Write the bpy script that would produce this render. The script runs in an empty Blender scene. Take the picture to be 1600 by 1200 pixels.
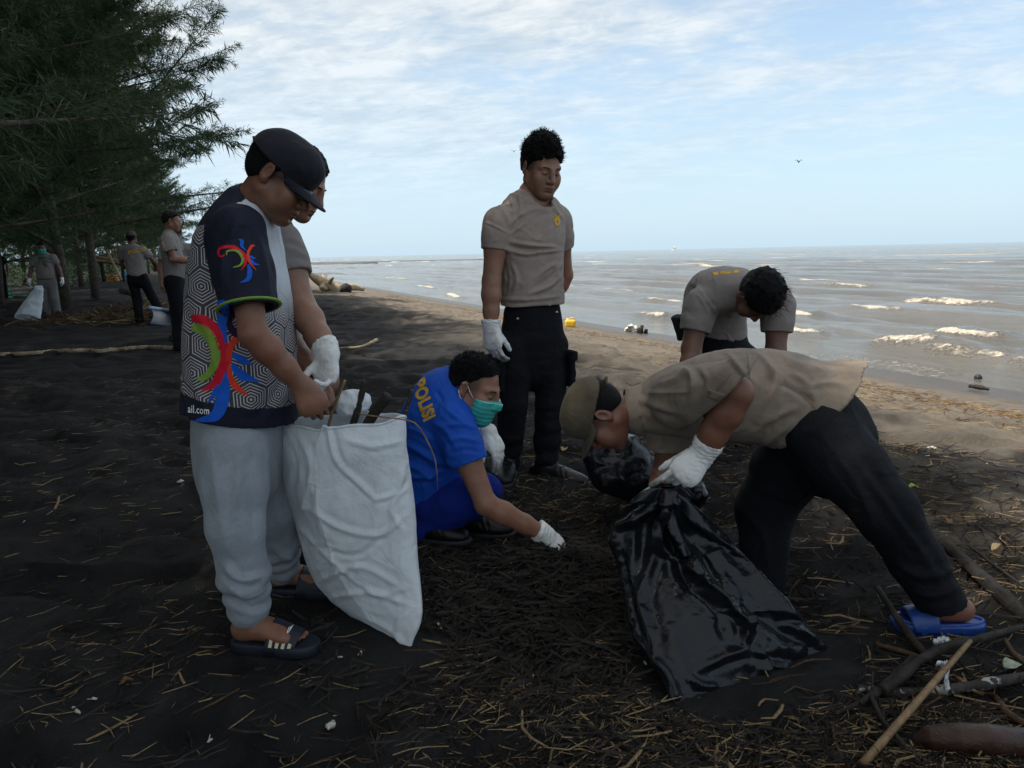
import bpy, math, random
import numpy as np
from mathutils import Vector, Matrix
from mathutils.bvhtree import BVHTree
R=math.radians
scene=bpy.context.scene
COL=scene.collection
rng=np.random.default_rng(7); random.seed(7)

# ------------------------------------------------------------------ camera

FPX=1202.0; PITCH=math.radians(9.68); ROLL=math.radians(1.28); CAMZ=1.30
_F=np.array([0,math.cos(PITCH),-math.sin(PITCH)]); _U0=np.array([0,math.sin(PITCH),math.cos(PITCH)]); _X=np.array([1.,0,0])
CU=_U0*math.cos(ROLL)+_X*math.sin(ROLL); CR=_X*math.cos(ROLL)-_U0*math.sin(ROLL)
CAM=np.array([0,0,CAMZ])
def ray(px,py): return _F*FPX+CR*(px-800)+CU*(600-py)
def P(px,py,Y):
    d=ray(px,py); return CAM+d*(Y/d[1])
def ss(a,b,x):
    t=np.clip((x-a)/(b-a),0,1); return t*t*(3-2*t)
NX,NY=0.93,0.37
def gbase(x,y):
    x=np.asarray(x,float); y=np.asarray(y,float)
    s=x*NX+y*NY
    z=0.13*ss(2.3,4.2,y)*(1-0.0*s)
    return z-(0.52*ss(3.2,9.2,s)*1.0+ 0.02*np.clip(s-9.2,0,300))
def G(px,py):
    d=ray(px,py); t=1.0/FPX
    for i in range(200):
        p=CAM+d*t
        h=p[2]-gbase(p[0],p[1])
        if abs(h)<1e-4: break
        t+= h/ -d[2] *0.5
    return p
def V3(*a): return np.array(a,float)
def nrm(v): v=np.asarray(v,float); return v/(np.linalg.norm(v)+1e-12)
def PIX(p):
    q=np.asarray(p)-CAM; f=q@_F; return 800+FPX*(q@CR)/f, 600-FPX*(q@CU)/f

cam=bpy.data.cameras.new('camera'); camo=bpy.data.objects.new('camera',cam); COL.objects.link(camo)
cam.sensor_width=36; cam.lens=36*FPX/1600; cam.clip_start=.05; cam.clip_end=20000
M=Matrix.Identity(4)
for i in range(3):
    M[i][0]=CR[i]; M[i][1]=CU[i]; M[i][2]=-_F[i]; M[i][3]=CAM[i]
camo.matrix_world=M
scene.camera=camo

# ------------------------------------------------------------------ light and sky
SUN_EL=R(61); 
SUNDIR=nrm(V3(-0.93,-0.22,0))*math.cos(SUN_EL)+V3(0,0,math.sin(SUN_EL))   # towards the sun
world=bpy.data.worlds.new('World'); scene.world=world; world.use_nodes=True
def N(nt,t,**kw):
    n=nt.nodes.new(t)
    for k,v in kw.items(): setattr(n,k,v)
    return n
class NB:
    """small helper to wire shader nodes"""
    def __init__(s,nt): s.nt=nt
    def link(s,v,sock):
        if hasattr(v,'is_output') : s.nt.links.new(v,sock)
        elif v is not None: sock.default_value=v
    def m(s,op,a,b=None,c=None,clamp=False):
        n=N(s.nt,'ShaderNodeMath',operation=op); n.use_clamp=clamp
        s.link(a,n.inputs[0])
        if b is not None: s.link(b,n.inputs[1])
        if c is not None: s.link(c,n.inputs[2])
        return n.outputs[0]
    def vm(s,op,a,b=None,sc=None):
        n=N(s.nt,'ShaderNodeVectorMath',operation=op); s.link(a,n.inputs[0])
        if b is not None: s.link(b,n.inputs[1])
        if sc is not None: s.link(sc,n.inputs['Scale'])
        return n.outputs['Value'] if op in('DOT_PRODUCT','LENGTH') else n.outputs[0]
    def noise(s,vec,scale,detail=4,rough=.55,dist=0,out=0):
        n=N(s.nt,'ShaderNodeTexNoise'); s.link(vec,n.inputs['Vector'])
        n.inputs['Scale'].default_value=scale; n.inputs['Detail'].default_value=detail
        n.inputs['Roughness'].default_value=rough; n.inputs['Distortion'].default_value=dist
        return n.outputs[out]
    def ramp(s,f,stops,interp='LINEAR'):
        n=N(s.nt,'ShaderNodeValToRGB'); s.link(f,n.inputs[0]); cr=n.color_ramp; cr.interpolation=interp
        while len(cr.elements)<len(stops): cr.elements.new(.5)
        for e,(p,c) in zip(cr.elements,stops):
            e.position=p; e.color=(c,c,c,1) if np.isscalar(c) else (*c,1)
        return n.outputs[0]
    def mix(s,f,a,b,blend='MIX'):
        n=N(s.nt,'ShaderNodeMix',data_type='RGBA',blend_type=blend); s.link(f,n.inputs[0])
        for v,i in ((a,6),(b,7)):
            s.link((*v,1) if isinstance(v,(tuple,list)) and len(v)==3 else v,n.inputs[i])
        return n.outputs[2]
    def sep(s,v):
        n=N(s.nt,'ShaderNodeSeparateXYZ'); s.link(v,n.inputs[0]); return n.outputs
    def comb(s,x,y,z):
        n=N(s.nt,'ShaderNodeCombineXYZ')
        for v,i in zip((x,y,z),n.inputs): s.link(v,i)
        return n.outputs[0]
    def attr(s,name,o='Fac'):
        n=N(s.nt,'ShaderNodeAttribute',attribute_name=name); return n.outputs[o]
    def bump(s,h,strength=.3,dist=.01,normal=None):
        n=N(s.nt,'ShaderNodeBump'); n.inputs['Strength'].default_value=strength; n.inputs['Distance'].default_value=dist
        s.link(h,n.inputs['Height'])
        if normal is not None: s.link(normal,n.inputs['Normal'])
        return n.outputs[0]
wn=world.node_tree; wn.nodes.clear(); B=NB(wn)
sky=N(wn,'ShaderNodeTexSky',sky_type='NISHITA'); sky.sun_disc=False
sky.sun_elevation=SUN_EL; sky.sun_rotation=math.atan2(SUNDIR[0],SUNDIR[1])
sky.air_density=1.0; sky.dust_density=1.2; sky.ozone_density=1.5; sky.altitude=0
tc=N(wn,'ShaderNodeTexCoord')
x,y,z=B.sep(tc.outputs['Generated'])
zc=B.m('MAXIMUM',z,.0)
k=B.m('DIVIDE',1.0,B.m('ADD',zc,.13))
# cloud sheet on a plane above: rows of small altocumulus running off towards the horizon
pu=B.m('MULTIPLY',x,k); pv=B.m('MULTIPLY',y,k)
a=R(-18)
cu=B.m('ADD',B.m('MULTIPLY',pu,math.cos(a)),B.m('MULTIPLY',pv,math.sin(a)))
cv=B.m('SUBTRACT',B.m('MULTIPLY',pv,math.cos(a)),B.m('MULTIPLY',pu,math.sin(a)))
vec=B.comb(B.m('MULTIPLY',cu,1.0),B.m('MULTIPLY',cv,1.5),0.37)
big=B.noise(vec,.55,4,.55,.3)
mid=B.noise(vec,2.6,6,.6,.5)
small=B.noise(vec,9,5,.62,.35)
cl=B.m('ADD',B.m('ADD',B.m('MULTIPLY',big,.62),B.m('MULTIPLY',mid,.26)),B.m('MULTIPLY',small,.15))
# the sheet thins out to the right (east) and towards the horizon
cl=B.m('ADD',cl,B.m('MULTIPLY',B.m('MULTIPLY',x,-1.0),.16))
cl=B.m('ADD',cl,B.m('MULTIPLY',B.m('SUBTRACT',B.m('MINIMUM',z,.5),.24),.30))
cov=B.ramp(cl,[(.35,0),(.44,.55),(.53,.9),(.68,1)])
cov=B.m('MULTIPLY',cov,B.ramp(z,[(0,.0),(.05,.08),(.15,.6),(.25,1)]))
bright=B.ramp(B.m('ADD',B.m('MULTIPLY',small,.4),B.m('MULTIPLY',mid,.6)),[(.38,(3.0,3.4,3.7)),(.60,(4.8,4.95,4.9))])
haze=B.ramp(z,[(0,.85),(.05,.78),(.16,.58),(.4,.25),(1,.08)])
skyc=B.mix(haze,sky.outputs[0],(3.15,4.2,5.0))
skyc=B.mix(B.m('MULTIPLY',cov,.9),skyc,bright)
bg=N(wn,'ShaderNodeBackground'); wn.links.new(skyc,bg.inputs[0]); bg.inputs[1].default_value=.1
wo=N(wn,'ShaderNodeOutputWorld'); wn.links.new(bg.outputs[0],wo.inputs[0])
sl=bpy.data.lights.new('sun','SUN'); sl.energy=3.8; sl.angle=R(.53); sl.color=(1,.93,.82)
so=bpy.data.objects.new('sun',sl); COL.objects.link(so)
so.rotation_euler=Vector(SUNDIR).to_track_quat('Z','Y').to_euler(); so.location=(-20,-5,25)
vs=scene.view_settings; vs.view_transform='Standard'; vs.look='None'; vs.exposure=1.0; vs.gamma=1; vs.use_curve_mapping=False

# ------------------------------------------------------------------ objects, tags, mesh building
def root(name,label,cat,loc,group=None):
    o=bpy.data.objects.new(name,None); COL.objects.link(o); o.location=tuple(loc)
    o.empty_display_size=.1; o['label']=label; o['category']=cat
    if group: o['group']=group
    return o
def wloc(o):
    l=np.zeros(3)
    while o is not None: l=l+np.array(o.location); o=o.parent
    return l
def mk(name,V,Fq,mat,parent=None,smooth=True,loc=None,attrs=None,label=None,cat=None,group=None,kind=None):
    """V nx3 world coords; Fq: array (n,4)/(n,3) or list of arrays of those. parent keeps world position"""
    V=np.asarray(V,float)
    me=bpy.data.meshes.new(name)
    if isinstance(Fq,np.ndarray): Fq=[Fq]
    Fq=[np.asarray(f,np.int32) for f in Fq if len(f)]
    org=wloc(parent) if parent is not None else (np.asarray(loc,float) if loc is not None else np.zeros(3))
    v=(V-org).astype(np.float32)
    me.vertices.add(len(v)); me.vertices.foreach_set('co',v.ravel())
    nl=sum(f.size for f in Fq); npol=sum(len(f) for f in Fq)
    me.loops.add(nl); me.loops.foreach_set('vertex_index',np.concatenate([f.ravel() for f in Fq]))
    me.polygons.add(npol)
    tot=np.concatenate([np.full(len(f),f.shape[1],np.int32) for f in Fq])
    me.polygons.foreach_set('loop_start',np.concatenate([[0],np.cumsum(tot)[:-1]]).astype(np.int32))
    me.polygons.foreach_set('loop_total',tot)
    me.polygons.foreach_set('use_smooth',np.full(npol,bool(smooth)))
    me.update(calc_edges=True); me.validate()
    if attrs:
        for k_,a_ in attrs.items():
            a_=np.asarray(a_,np.float32)
            if a_.ndim==1:
                t=me.attributes.new(k_,'FLOAT','POINT'); t.data.foreach_set('value',a_)
            else:
                t=me.attributes.new(k_,'FLOAT_VECTOR','POINT'); t.data.foreach_set('vector',a_.ravel())
    if mat is not None: me.materials.append(mat)
    o=bpy.data.objects.new(name,me); COL.objects.link(o)
    if parent is not None: o.parent=parent
    else: o.location=tuple(org)
    if label: o['label']=label
    if cat: o['category']=cat
    if group: o['group']=group
    if kind: o['kind']=kind
    return o
class MB:
    """collects simple shapes into one mesh"""
    def __init__(s): s.V=[]; s.Q=[]; s.T=[]; s.n=0
    def add(s,V,Q=None,T=None):
        V=np.asarray(V,float)
        if Q is not None and len(Q): s.Q.append(np.asarray(Q,np.int64)+s.n)
        if T is not None and len(T): s.T.append(np.asarray(T,np.int64)+s.n)
        s.V.append(V); s.n+=len(V)
    def tube(s,pts,rad,n=8,cap=True,flat=1.0,up=None):
        pts=np.asarray(pts,float); k=len(pts); rad=np.broadcast_to(np.asarray(rad,float),(k,))
        tan=np.gradient(pts,axis=0); tan/=np.linalg.norm(tan,axis=1)[:,None]+1e-12
        u=np.asarray(up,float) if up is not None else (V3(0,0,1) if abs(tan[0][2])<.9 else V3(1,0,0))
        an=np.arange(n)*2*math.pi/n; rings=[]
        for i in range(k):
            a_=nrm(np.cross(tan[i],u)); b_=np.cross(a_,tan[i]); u=b_
            rings.append(pts[i]+rad[i]*(np.cos(an)[:,None]*a_+flat*np.sin(an)[:,None]*b_))
        V=np.concatenate(rings); i=np.arange(n); j=(i+1)%n; Q=[]
        for r in range(k-1): Q.append(np.stack([r*n+i,r*n+j,(r+1)*n+j,(r+1)*n+i],1))
        Q=np.concatenate(Q); T=[]
        if cap:
            V=np.concatenate([V,pts[:1],pts[-1:]]); c0=k*n; c1=c0+1
            T=np.concatenate([np.stack([j,i,np.full(n,c0)],1),np.stack([(k-1)*n+i,(k-1)*n+j,np.full(n,c1)],1)])
        s.add(V,Q,T)
    def box(s,c,ax,half):
        c=np.asarray(c,float); ax=np.asarray(ax,float); V=[]
        for sx in(-1,1):
            for sy in(-1,1):
                for sz in(-1,1): V.append(c+ax[0]*sx*half[0]+ax[1]*sy*half[1]+ax[2]*sz*half[2])
        s.add(V,[[0,1,3,2],[4,6,7,5],[0,4,5,1],[2,3,7,6],[0,2,6,4],[1,5,7,3]])
    def sheet(s,Gd,th,normal=None):
        """grid of points -> thin closed solid"""
        Gd=np.asarray(Gd,float); a_,b_=Gd.shape[:2]
        du=np.gradient(Gd,axis=0); dv=np.gradient(Gd,axis=1); nn=np.cross(du,dv); nn/=np.linalg.norm(nn,axis=2)[...,None]+1e-12
        top=(Gd+nn*th*.5).reshape(-1,3); bot=(Gd-nn*th*.5).reshape(-1,3); n=a_*b_
        idx=np.arange(n).reshape(a_,b_); q=np.stack([idx[:-1,:-1],idx[1:,:-1],idx[1:,1:],idx[:-1,1:]],-1).reshape(-1,4)
        Q=[q,q[:,::-1]+n]
        for e in (idx[0,:],idx[-1,::-1],idx[::-1,0],idx[:,-1]):
            Q.append(np.stack([e[:-1],e[1:],e[1:]+n,e[:-1]+n],1))
        s.add(np.concatenate([top,bot]),np.concatenate(Q))
    def build(s,name,mat,parent=None,**kw):
        F=[]
        if s.Q: F.append(np.concatenate(s.Q))
        if s.T: F.append(np.concatenate(s.T))
        return mk(name,np.concatenate(s.V),F,mat,parent,**kw)
def catmull(pts,n):
    pts=np.asarray(pts,float); k=len(pts)
    if k==2: return pts[0]+(pts[1]-pts[0])*np.linspace(0,1,n)[:,None]
    ext=np.concatenate([[2*pts[0]-pts[1]],pts,[2*pts[-1]-pts[-2]]])
    t=np.linspace(0,k-1,n); i=np.minimum(t.astype(int),k-2); f=(t-i)[:,None]
    p0,p1,p2,p3=ext[i],ext[i+1],ext[i+2],ext[i+3]
    return .5*((2*p1)+(-p0+p2)*f+(2*p0-5*p1+4*p2-p3)*f*f+(-p0+3*p1-3*p2+p3)*f**3)

# ------------------------------------------------------------------ noise
_tab=rng.random(4096).astype(np.float32)*2-1
def vnoise(p,seed=0):
    p=np.asarray(p,np.float32); i=np.floor(p).astype(np.int64); f=p-i; f=f*f*(3-2*f)
    def hsh(a,b,c): return _tab[(a*73856093 ^ b*19349663 ^ c*83492791 ^ (seed*2654435)) & 4095]
    r=0
    for dx in(0,1):
        wx=f[:,0] if dx else 1-f[:,0]
        for dy in(0,1):
            wy=f[:,1] if dy else 1-f[:,1]
            for dz in(0,1):
                wz=f[:,2] if dz else 1-f[:,2]
                r=r+wx*wy*wz*hsh(i[:,0]+dx,i[:,1]+dy,i[:,2]+dz)
    return r
def fbm(p,o=3,seed=0):
    r=0; a=1
    for k_ in range(o): r=r+a*vnoise(np.asarray(p)*2**k_,seed+k_*17); a*=.5
    return r
def ridge(p,o=3,seed=0):
    r=0; a=1
    for k_ in range(o): r=r+a*(1-2*np.abs(vnoise(np.asarray(p)*2**k_,seed+k_*17))); a*=.5
    return r

# ------------------------------------------------------------------ signed distance bodies -> one continuous mesh
class Sdf:
    def __init__(s): s.ops=[]
    def _u(s,fn,lo,hi,k,op='u'): s.ops.append((op,fn,np.asarray(lo,float),np.asarray(hi,float),k))
    def cone(s,a,b,ra,rb,k=.02,op='u'):
        a=np.asarray(a,float); b=np.asarray(b,float); d=b-a; L2=d@d+1e-12
        def fn(X,Y,Z):
            x=X-a[0]; y=Y-a[1]; z=Z-a[2]
            t=np.clip((x*d[0]+y*d[1]+z*d[2])/L2,0,1)
            return np.sqrt((x-t*d[0])**2+(y-t*d[1])**2+(z-t*d[2])**2)-(ra+(rb-ra)*t)
        m=max(ra,rb); s._u(fn,np.minimum(a,b)-m,np.maximum(a,b)+m,k,op)
    def chain(s,pts,rad,k=.02,op='u'):
        for i in range(len(pts)-1): s.cone(pts[i],pts[i+1],rad[i],rad[i+1],k,op)
    def ell(s,c,r,rot=None,k=.02,op='u'):
        c=np.asarray(c,float); r=np.asarray(r,float); rot=np.eye(3) if rot is None else np.asarray(rot,float)  # columns = axes
        def fn(X,Y,Z):
            x=X-c[0]; y=Y-c[1]; z=Z-c[2]
            q=[(x*rot[0,i]+y*rot[1,i]+z*rot[2,i]) for i in range(3)]
            k0=np.sqrt(sum((q[i]/r[i])**2 for i in range(3))); k1=np.sqrt(sum((q[i]/r[i]**2)**2 for i in range(3)))+1e-9
            return k0*(k0-1)/k1
        ext=np.sqrt(((rot*r[None,:])**2).sum(1)); s._u(fn,c-ext,c+ext,k,op)
    def box(s,c,r,rot=None,rd=.005,k=.01,op='u'):
        c=np.asarray(c,float); r=np.asarray(r,float); rot=np.eye(3) if rot is None else np.asarray(rot,float)
        def fn(X,Y,Z):
            x=X-c[0]; y=Y-c[1]; z=Z-c[2]
            q=[np.abs(x*rot[0,i]+y*rot[1,i]+z*rot[2,i])-(r[i]-rd) for i in range(3)]
            return np.sqrt(sum(np.maximum(w,0)**2 for w in q))+np.minimum(np.maximum(np.maximum(q[0],q[1]),q[2]),0)-rd
        ext=(np.abs(rot)*r[None,:]).sum(1); s._u(fn,c-ext,c+ext,k,op)
    def tube(s,pts,W,D,S,k=.02,n=None,pw=2.0):
        """elliptic chain: half widths W along side vectors S, half depths D"""
        pts=np.asarray(pts,float); m=len(pts); n=n or (m-1)*3+1; tt=np.linspace(0,m-1,n)
        Pn=catmull(pts,n); Wn=np.interp(tt,range(m),W); Dn=np.interp(tt,range(m),D)
        S=np.asarray(S,float); Sn=np.stack([np.interp(tt,range(m),S[:,i]) for i in range(3)],1)
        def fn(X,Y,Z):
            best=None
            for i in range(n-1):
                a=Pn[i]; d=Pn[i+1]-a; L2=d@d+1e-12; tan=d/math.sqrt(L2)
                x=X-a[0]; y=Y-a[1]; z=Z-a[2]
                t=np.clip((x*d[0]+y*d[1]+z*d[2])/L2,0,1)
                sd=nrm(Sn[i]-tan*(Sn[i]@tan)); fr=np.cross(tan,sd)
                x=x-t*d[0]; y=y-t*d[1]; z=z-t*d[2]
                qs=x*sd[0]+y*sd[1]+z*sd[2]; qf=x*fr[0]+y*fr[1]+z*fr[2]; qa=x*tan[0]+y*tan[1]+z*tan[2]
                w=Wn[i]+(Wn[i+1]-Wn[i])*t; h=Dn[i]+(Dn[i+1]-Dn[i])*t; r=np.minimum(w,h)
                if pw!=2: k0=((np.abs(qs)/w)**pw+(np.abs(qf)/h)**pw+(np.abs(qa)/r)**pw)**(1/pw)
                else: k0=np.sqrt((qs/w)**2+(qf/h)**2+(qa/r)**2)
                k1=np.sqrt((qs/w**2)**2+(qf/h**2)**2+(qa/r**2)**2)+1e-9
                dd=np.where(k0<.3,-.7*r,k0*(k0-1)/k1)
                if best is None: best=dd
                else:
                    hh=np.maximum(.02-np.abs(best-dd),0)/.02; best=np.minimum(best,dd)-hh*hh*.005
            return best
        mx=max(max(W),max(D)); s._u(fn,Pn.min(0)-mx,Pn.max(0)+mx,k)
    def sleeve(s,sh,se,r0,r1,wall=.009,n=None,m=None,k=.035,bow=0.0):
        """open ended sleeve from the shoulder to se, ending on a plane"""
        sh=np.asarray(sh,float); se=np.asarray(se,float); ax=nrm(se-sh); n=ax if n is None else nrm(n)
        m=(sh+se)/2 if m is None else np.asarray(m,float); e=se+ax*.09; rm=(r0+r1)/2
        def cn(X,Y,Z,a,b,ra,rb):
            d=b-a; L2=d@d+1e-12; x=X-a[0]; y=Y-a[1]; z=Z-a[2]; t=np.clip((x*d[0]+y*d[1]+z*d[2])/L2,0,1)
            return np.sqrt((x-t*d[0])**2+(y-t*d[1])**2+(z-t*d[2])**2)-(ra+(rb-ra)*t)
        i0=se-ax*.015; i1=se+ax*.10
        def fn(X,Y,Z):
            a=cn(X,Y,Z,sh,m,r0,rm); b=cn(X,Y,Z,m,e,rm,r1); hh=np.maximum(.03-np.abs(a-b),0)/.03; d=np.minimum(a,b)-hh*hh*.0075
            pl=(X-se[0])*n[0]+(Y-se[1])*n[1]+(Z-se[2])*n[2]
            d=np.maximum(d,pl)
            return np.maximum(d,-cn(X,Y,Z,i0,i1,(r1-wall)*.84,r1-wall*.5))
        mx=max(r0,r1); s._u(fn,np.minimum(sh,e)-mx,np.maximum(sh,e)+mx,k)
    def cut(s,p,n,k=0.0):
        """remove everything on the side n points to"""
        p=np.asarray(p,float); n=nrm(n)
        s.ops.append(('c',lambda X,Y,Z:(X-p[0])*n[0]+(Y-p[1])*n[1]+(Z-p[2])*n[2],None,None,k))
    def func(s,fn,op='c',k=0.0): s.ops.append((op,fn,None,None,k))
    def mesh(s,h,bounds=None,disp=None,pad=None):
        h=h*1.4
        if bounds is None:
            lo=np.min([o[2] for o in s.ops if o[0]=='u'],0); hi=np.max([o[3] for o in s.ops if o[0]=='u'],0)
        else: lo,hi=np.asarray(bounds[0],float),np.asarray(bounds[1],float)
        pad=3*h+(.02 if pad is None else pad); lo=lo-pad; hi=hi+pad
        n=np.ceil((hi-lo)/h).astype(int)+1
        ax=[(lo[i]+h*np.arange(n[i])).astype(np.float32) for i in range(3)]
        D=np.full(n,.25,np.float32)
        for op,fn,l,u,k in s.ops:
            if l is None: i0=np.zeros(3,int); i1=n
            else:
                e=k+4*h
                i0=np.maximum(np.floor((l-e-lo)/h).astype(int),0); i1=np.minimum(np.ceil((u+e-lo)/h).astype(int)+1,n)
                if (i1<=i0).any(): continue
            sl_=tuple(slice(i0[i],i1[i]) for i in range(3))
            d=fn(ax[0][sl_[0]][:,None,None],ax[1][sl_[1]][None,:,None],ax[2][sl_[2]][None,None,:]).astype(np.float32)
            A=D[sl_]
            if op=='u':
                if k>0:
                    hh=np.maximum(k-np.abs(A-d),0)/k; D[sl_]=np.minimum(A,d)-hh*hh*k*.25
                else: D[sl_]=np.minimum(A,d)
            else:
                if op=='s': d=-d
                if k>0:
                    hh=np.maximum(k-np.abs(A-d),0)/k; D[sl_]=np.maximum(A,d)+hh*hh*k*.25
                else: D[sl_]=np.maximum(A,d)
        if disp is not None:
            fn,amp=disp
            idx=np.argwhere(np.abs(D)<amp+3*h)
            p=np.stack([ax[i][idx[:,i]] for i in range(3)],1)
            D[tuple(idx.T)]+=fn(p)
        D[0]=D[-1]=.1; D[:,0]=D[:,-1]=.1; D[:,:,0]=D[:,:,-1]=.1
        return surfnet(D,lo,h)
def surfnet(D,lo,h):
    S=D<0; a=slice(None,-1); b=slice(1,None)
    cnt=np.zeros(tuple(np.array(D.shape)-1),np.int8)
    for i in(a,b):
        for j in(a,b):
            for k in(a,b): cnt+=S[i,j,k]
    act=(cnt>0)&(cnt<8); idx=np.argwhere(act); vid=np.full(act.shape,-1,np.int64); vid[act]=np.arange(len(idx))
    acc=np.zeros((len(idx),3)); num=np.zeros(len(idx))
    for axis in range(3):
        o=[i for i in range(3) if i!=axis]
        for u in(0,1):
            for v in(0,1):
                p0=idx.copy(); p0[:,o[0]]+=u; p0[:,o[1]]+=v; p1=p0.copy(); p1[:,axis]+=1
                d0=D[tuple(p0.T)]; d1=D[tuple(p1.T)]; m=(d0<0)!=(d1<0)
                t=d0[m]/(d0[m]-d1[m]); q=p0[m].astype(float); q[:,axis]+=t
                acc[m]+=q; num[m]+=1
    V=lo+h*acc/num[:,None]
    F=[]
    for axis in range(3):
        sl0=[slice(None)]*3; sl1=[slice(None)]*3; sl0[axis]=a; sl1[axis]=b
        s0=S[tuple(sl0)]; s1=S[tuple(sl1)]
        e=np.argwhere(s0!=s1); inside=s0[tuple(e.T)]
        o=[(axis+1)%3,(axis+2)%3]
        ok=(e[:,o[0]]>0)&(e[:,o[1]]>0)&(e[:,o[0]]<D.shape[o[0]]-1)&(e[:,o[1]]<D.shape[o[1]]-1); e=e[ok]; inside=inside[ok]
        c=[]
        for du,dv in((-1,-1),(0,-1),(0,0),(-1,0)):
            q=e.copy(); q[:,o[0]]+=du; q[:,o[1]]+=dv; c.append(vid[tuple(q.T)])
        q=np.stack(c,1); q[~inside]=q[~inside][:,::-1]; F.append(q)
    return V,np.concatenate(F)
def vnormals(V,F):
    a=V[F[:,0]]; b=V[F[:,1]]; c=V[F[:,2]]; d=V[F[:,-1]]
    n=np.cross(c-a,d-b) if F.shape[1]==4 else np.cross(b-a,c-a)
    N_=np.zeros_like(V)
    for i in range(F.shape[1]): 
        for x_ in range(3): N_[:,x_]+=np.bincount(F[:,i],n[:,x_],len(V))
    return N_/(np.linalg.norm(N_,axis=1)[:,None]+1e-12)
def smooth(V,F,it=1,lam=.5):
    e=np.concatenate([F[:,[i,(i+1)%F.shape[1]]] for i in range(F.shape[1])])
    for _ in range(it):
        s=np.zeros_like(V); c=np.bincount(e[:,0],minlength=len(V))+np.bincount(e[:,1],minlength=len(V))
        for x_ in range(3): s[:,x_]=np.bincount(e[:,0],V[e[:,1],x_],len(V))+np.bincount(e[:,1],V[e[:,0],x_],len(V))
        V=V+lam*(s/np.maximum(c,1)[:,None]-V)
    return V
def joinVF(parts):
    V=[];F=[];n=0
    for v,f in parts: V.append(v); F.append(f+n); n+=len(v)
    return np.concatenate(V),np.concatenate(F)
def seglines(q,lines):
    """q: nx2 pixel coordinates; folds: (polyline, half width px, height m); positive = ridge. returns displacement"""
    out=np.zeros(len(q))
    for pl,w,amp in lines:
        pl=np.asarray(pl,float)
        if len(pl)>2: pl=catmull(pl,len(pl)*4)
        lo=pl.min(0)-3*w; hi=pl.max(0)+3*w
        m=np.where((q[:,0]>lo[0])&(q[:,0]<hi[0])&(q[:,1]>lo[1])&(q[:,1]<hi[1]))[0]
        if not len(m): continue
        best=np.full(len(m),1e9); bt=np.zeros(len(m)); n=len(pl)-1
        for i in range(n):
            a=pl[i]; d=pl[i+1]-a; x=q[m]-a; t=np.clip(x@d/(d@d+1e-9),0,1)
            dd=np.hypot(*(x-t[:,None]*d).T); u=dd<best; best[u]=dd[u]; bt[u]=(i+t[u])/n
        ends=np.clip(4*np.minimum(bt,1-bt)+.25,0,1)
        prof=1.15*np.exp(-(best/w)**1.25)-.30*np.exp(-((best-2.1*w)/(.9*w))**2)
        out[m]+=amp*ends*prof
    return out
def folds(V,F,lines,both=False):
    """press creases into cloth on the side that is turned to the camera"""
    if not lines: return V
    n=vnormals(V,F); x_,y_=PIX(V); q=np.stack([x_,y_],1)
    d=seglines(q,lines)
    vd=CAM-V; vd/=np.linalg.norm(vd,axis=1)[:,None]
    f=ss(0.0,.35,(n*vd).sum(1))
    return V+n*(d*f)[:,None]
def frame(fwd,up):
    f=nrm(fwd); r=nrm(np.cross(f,up)); u=np.cross(r,f); return np.stack([r,f,u],1)   # columns right, fwd, up
def mid(a,b,t=.5): return np.asarray(a)+(np.asarray(b)-np.asarray(a))*t
# ------------------------------------------------------------------ materials
def newmat(name):
    m=bpy.data.materials.new(name); m.use_nodes=True; nt=m.node_tree
    b=nt.nodes['Principled BSDF']; return m,nt,b,NB(nt)
def objco(nt): return N(nt,'ShaderNodeTexCoord').outputs['Object']
def setp(b,**kw):
    for k_,v in kw.items(): b.inputs[k_.replace('_',' ')].default_value=v
def m_skin(name,base,lip=(.16,.06,.05)):
    m,nt,b,B=newmat(name); co=objco(nt)
    n1=B.noise(co,28,4,.6); n2=B.noise(co,7,3,.5); n3=B.noise(co,420,2,.5)
    c=B.mix(B.ramp(n1,[(.3,0),(.7,1)]),tuple(v*.82 for v in base),tuple(v*1.15 for v in base))
    c=B.mix(B.m('MULTIPLY',B.ramp(n2,[(.45,0),(.75,1)]),.5),c,(base[0]*1.12,base[1]*.86,base[2]*.8))
    c=B.mix(B.attr('lip'),c,lip)
    c=B.mix(B.attr('stub'),c,(base[0]*.32,base[1]*.36,base[2]*.42))
    nt.links.new(c,b.inputs['Base Color'])
    setp(b,Roughness=.48); b.inputs['Specular IOR Level'].default_value=.42
    b.inputs['Subsurface Weight'].default_value=.12; b.inputs['Subsurface Radius'].default_value=(.012,.004,.002); b.inputs['Subsurface Scale'].default_value=.6
    h=B.m('ADD',B.m('MULTIPLY',n3,.5),B.m('MULTIPLY',n1,.5))
    nt.links.new(B.bump(h,.25,.003),b.inputs['Normal']); return m
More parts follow.
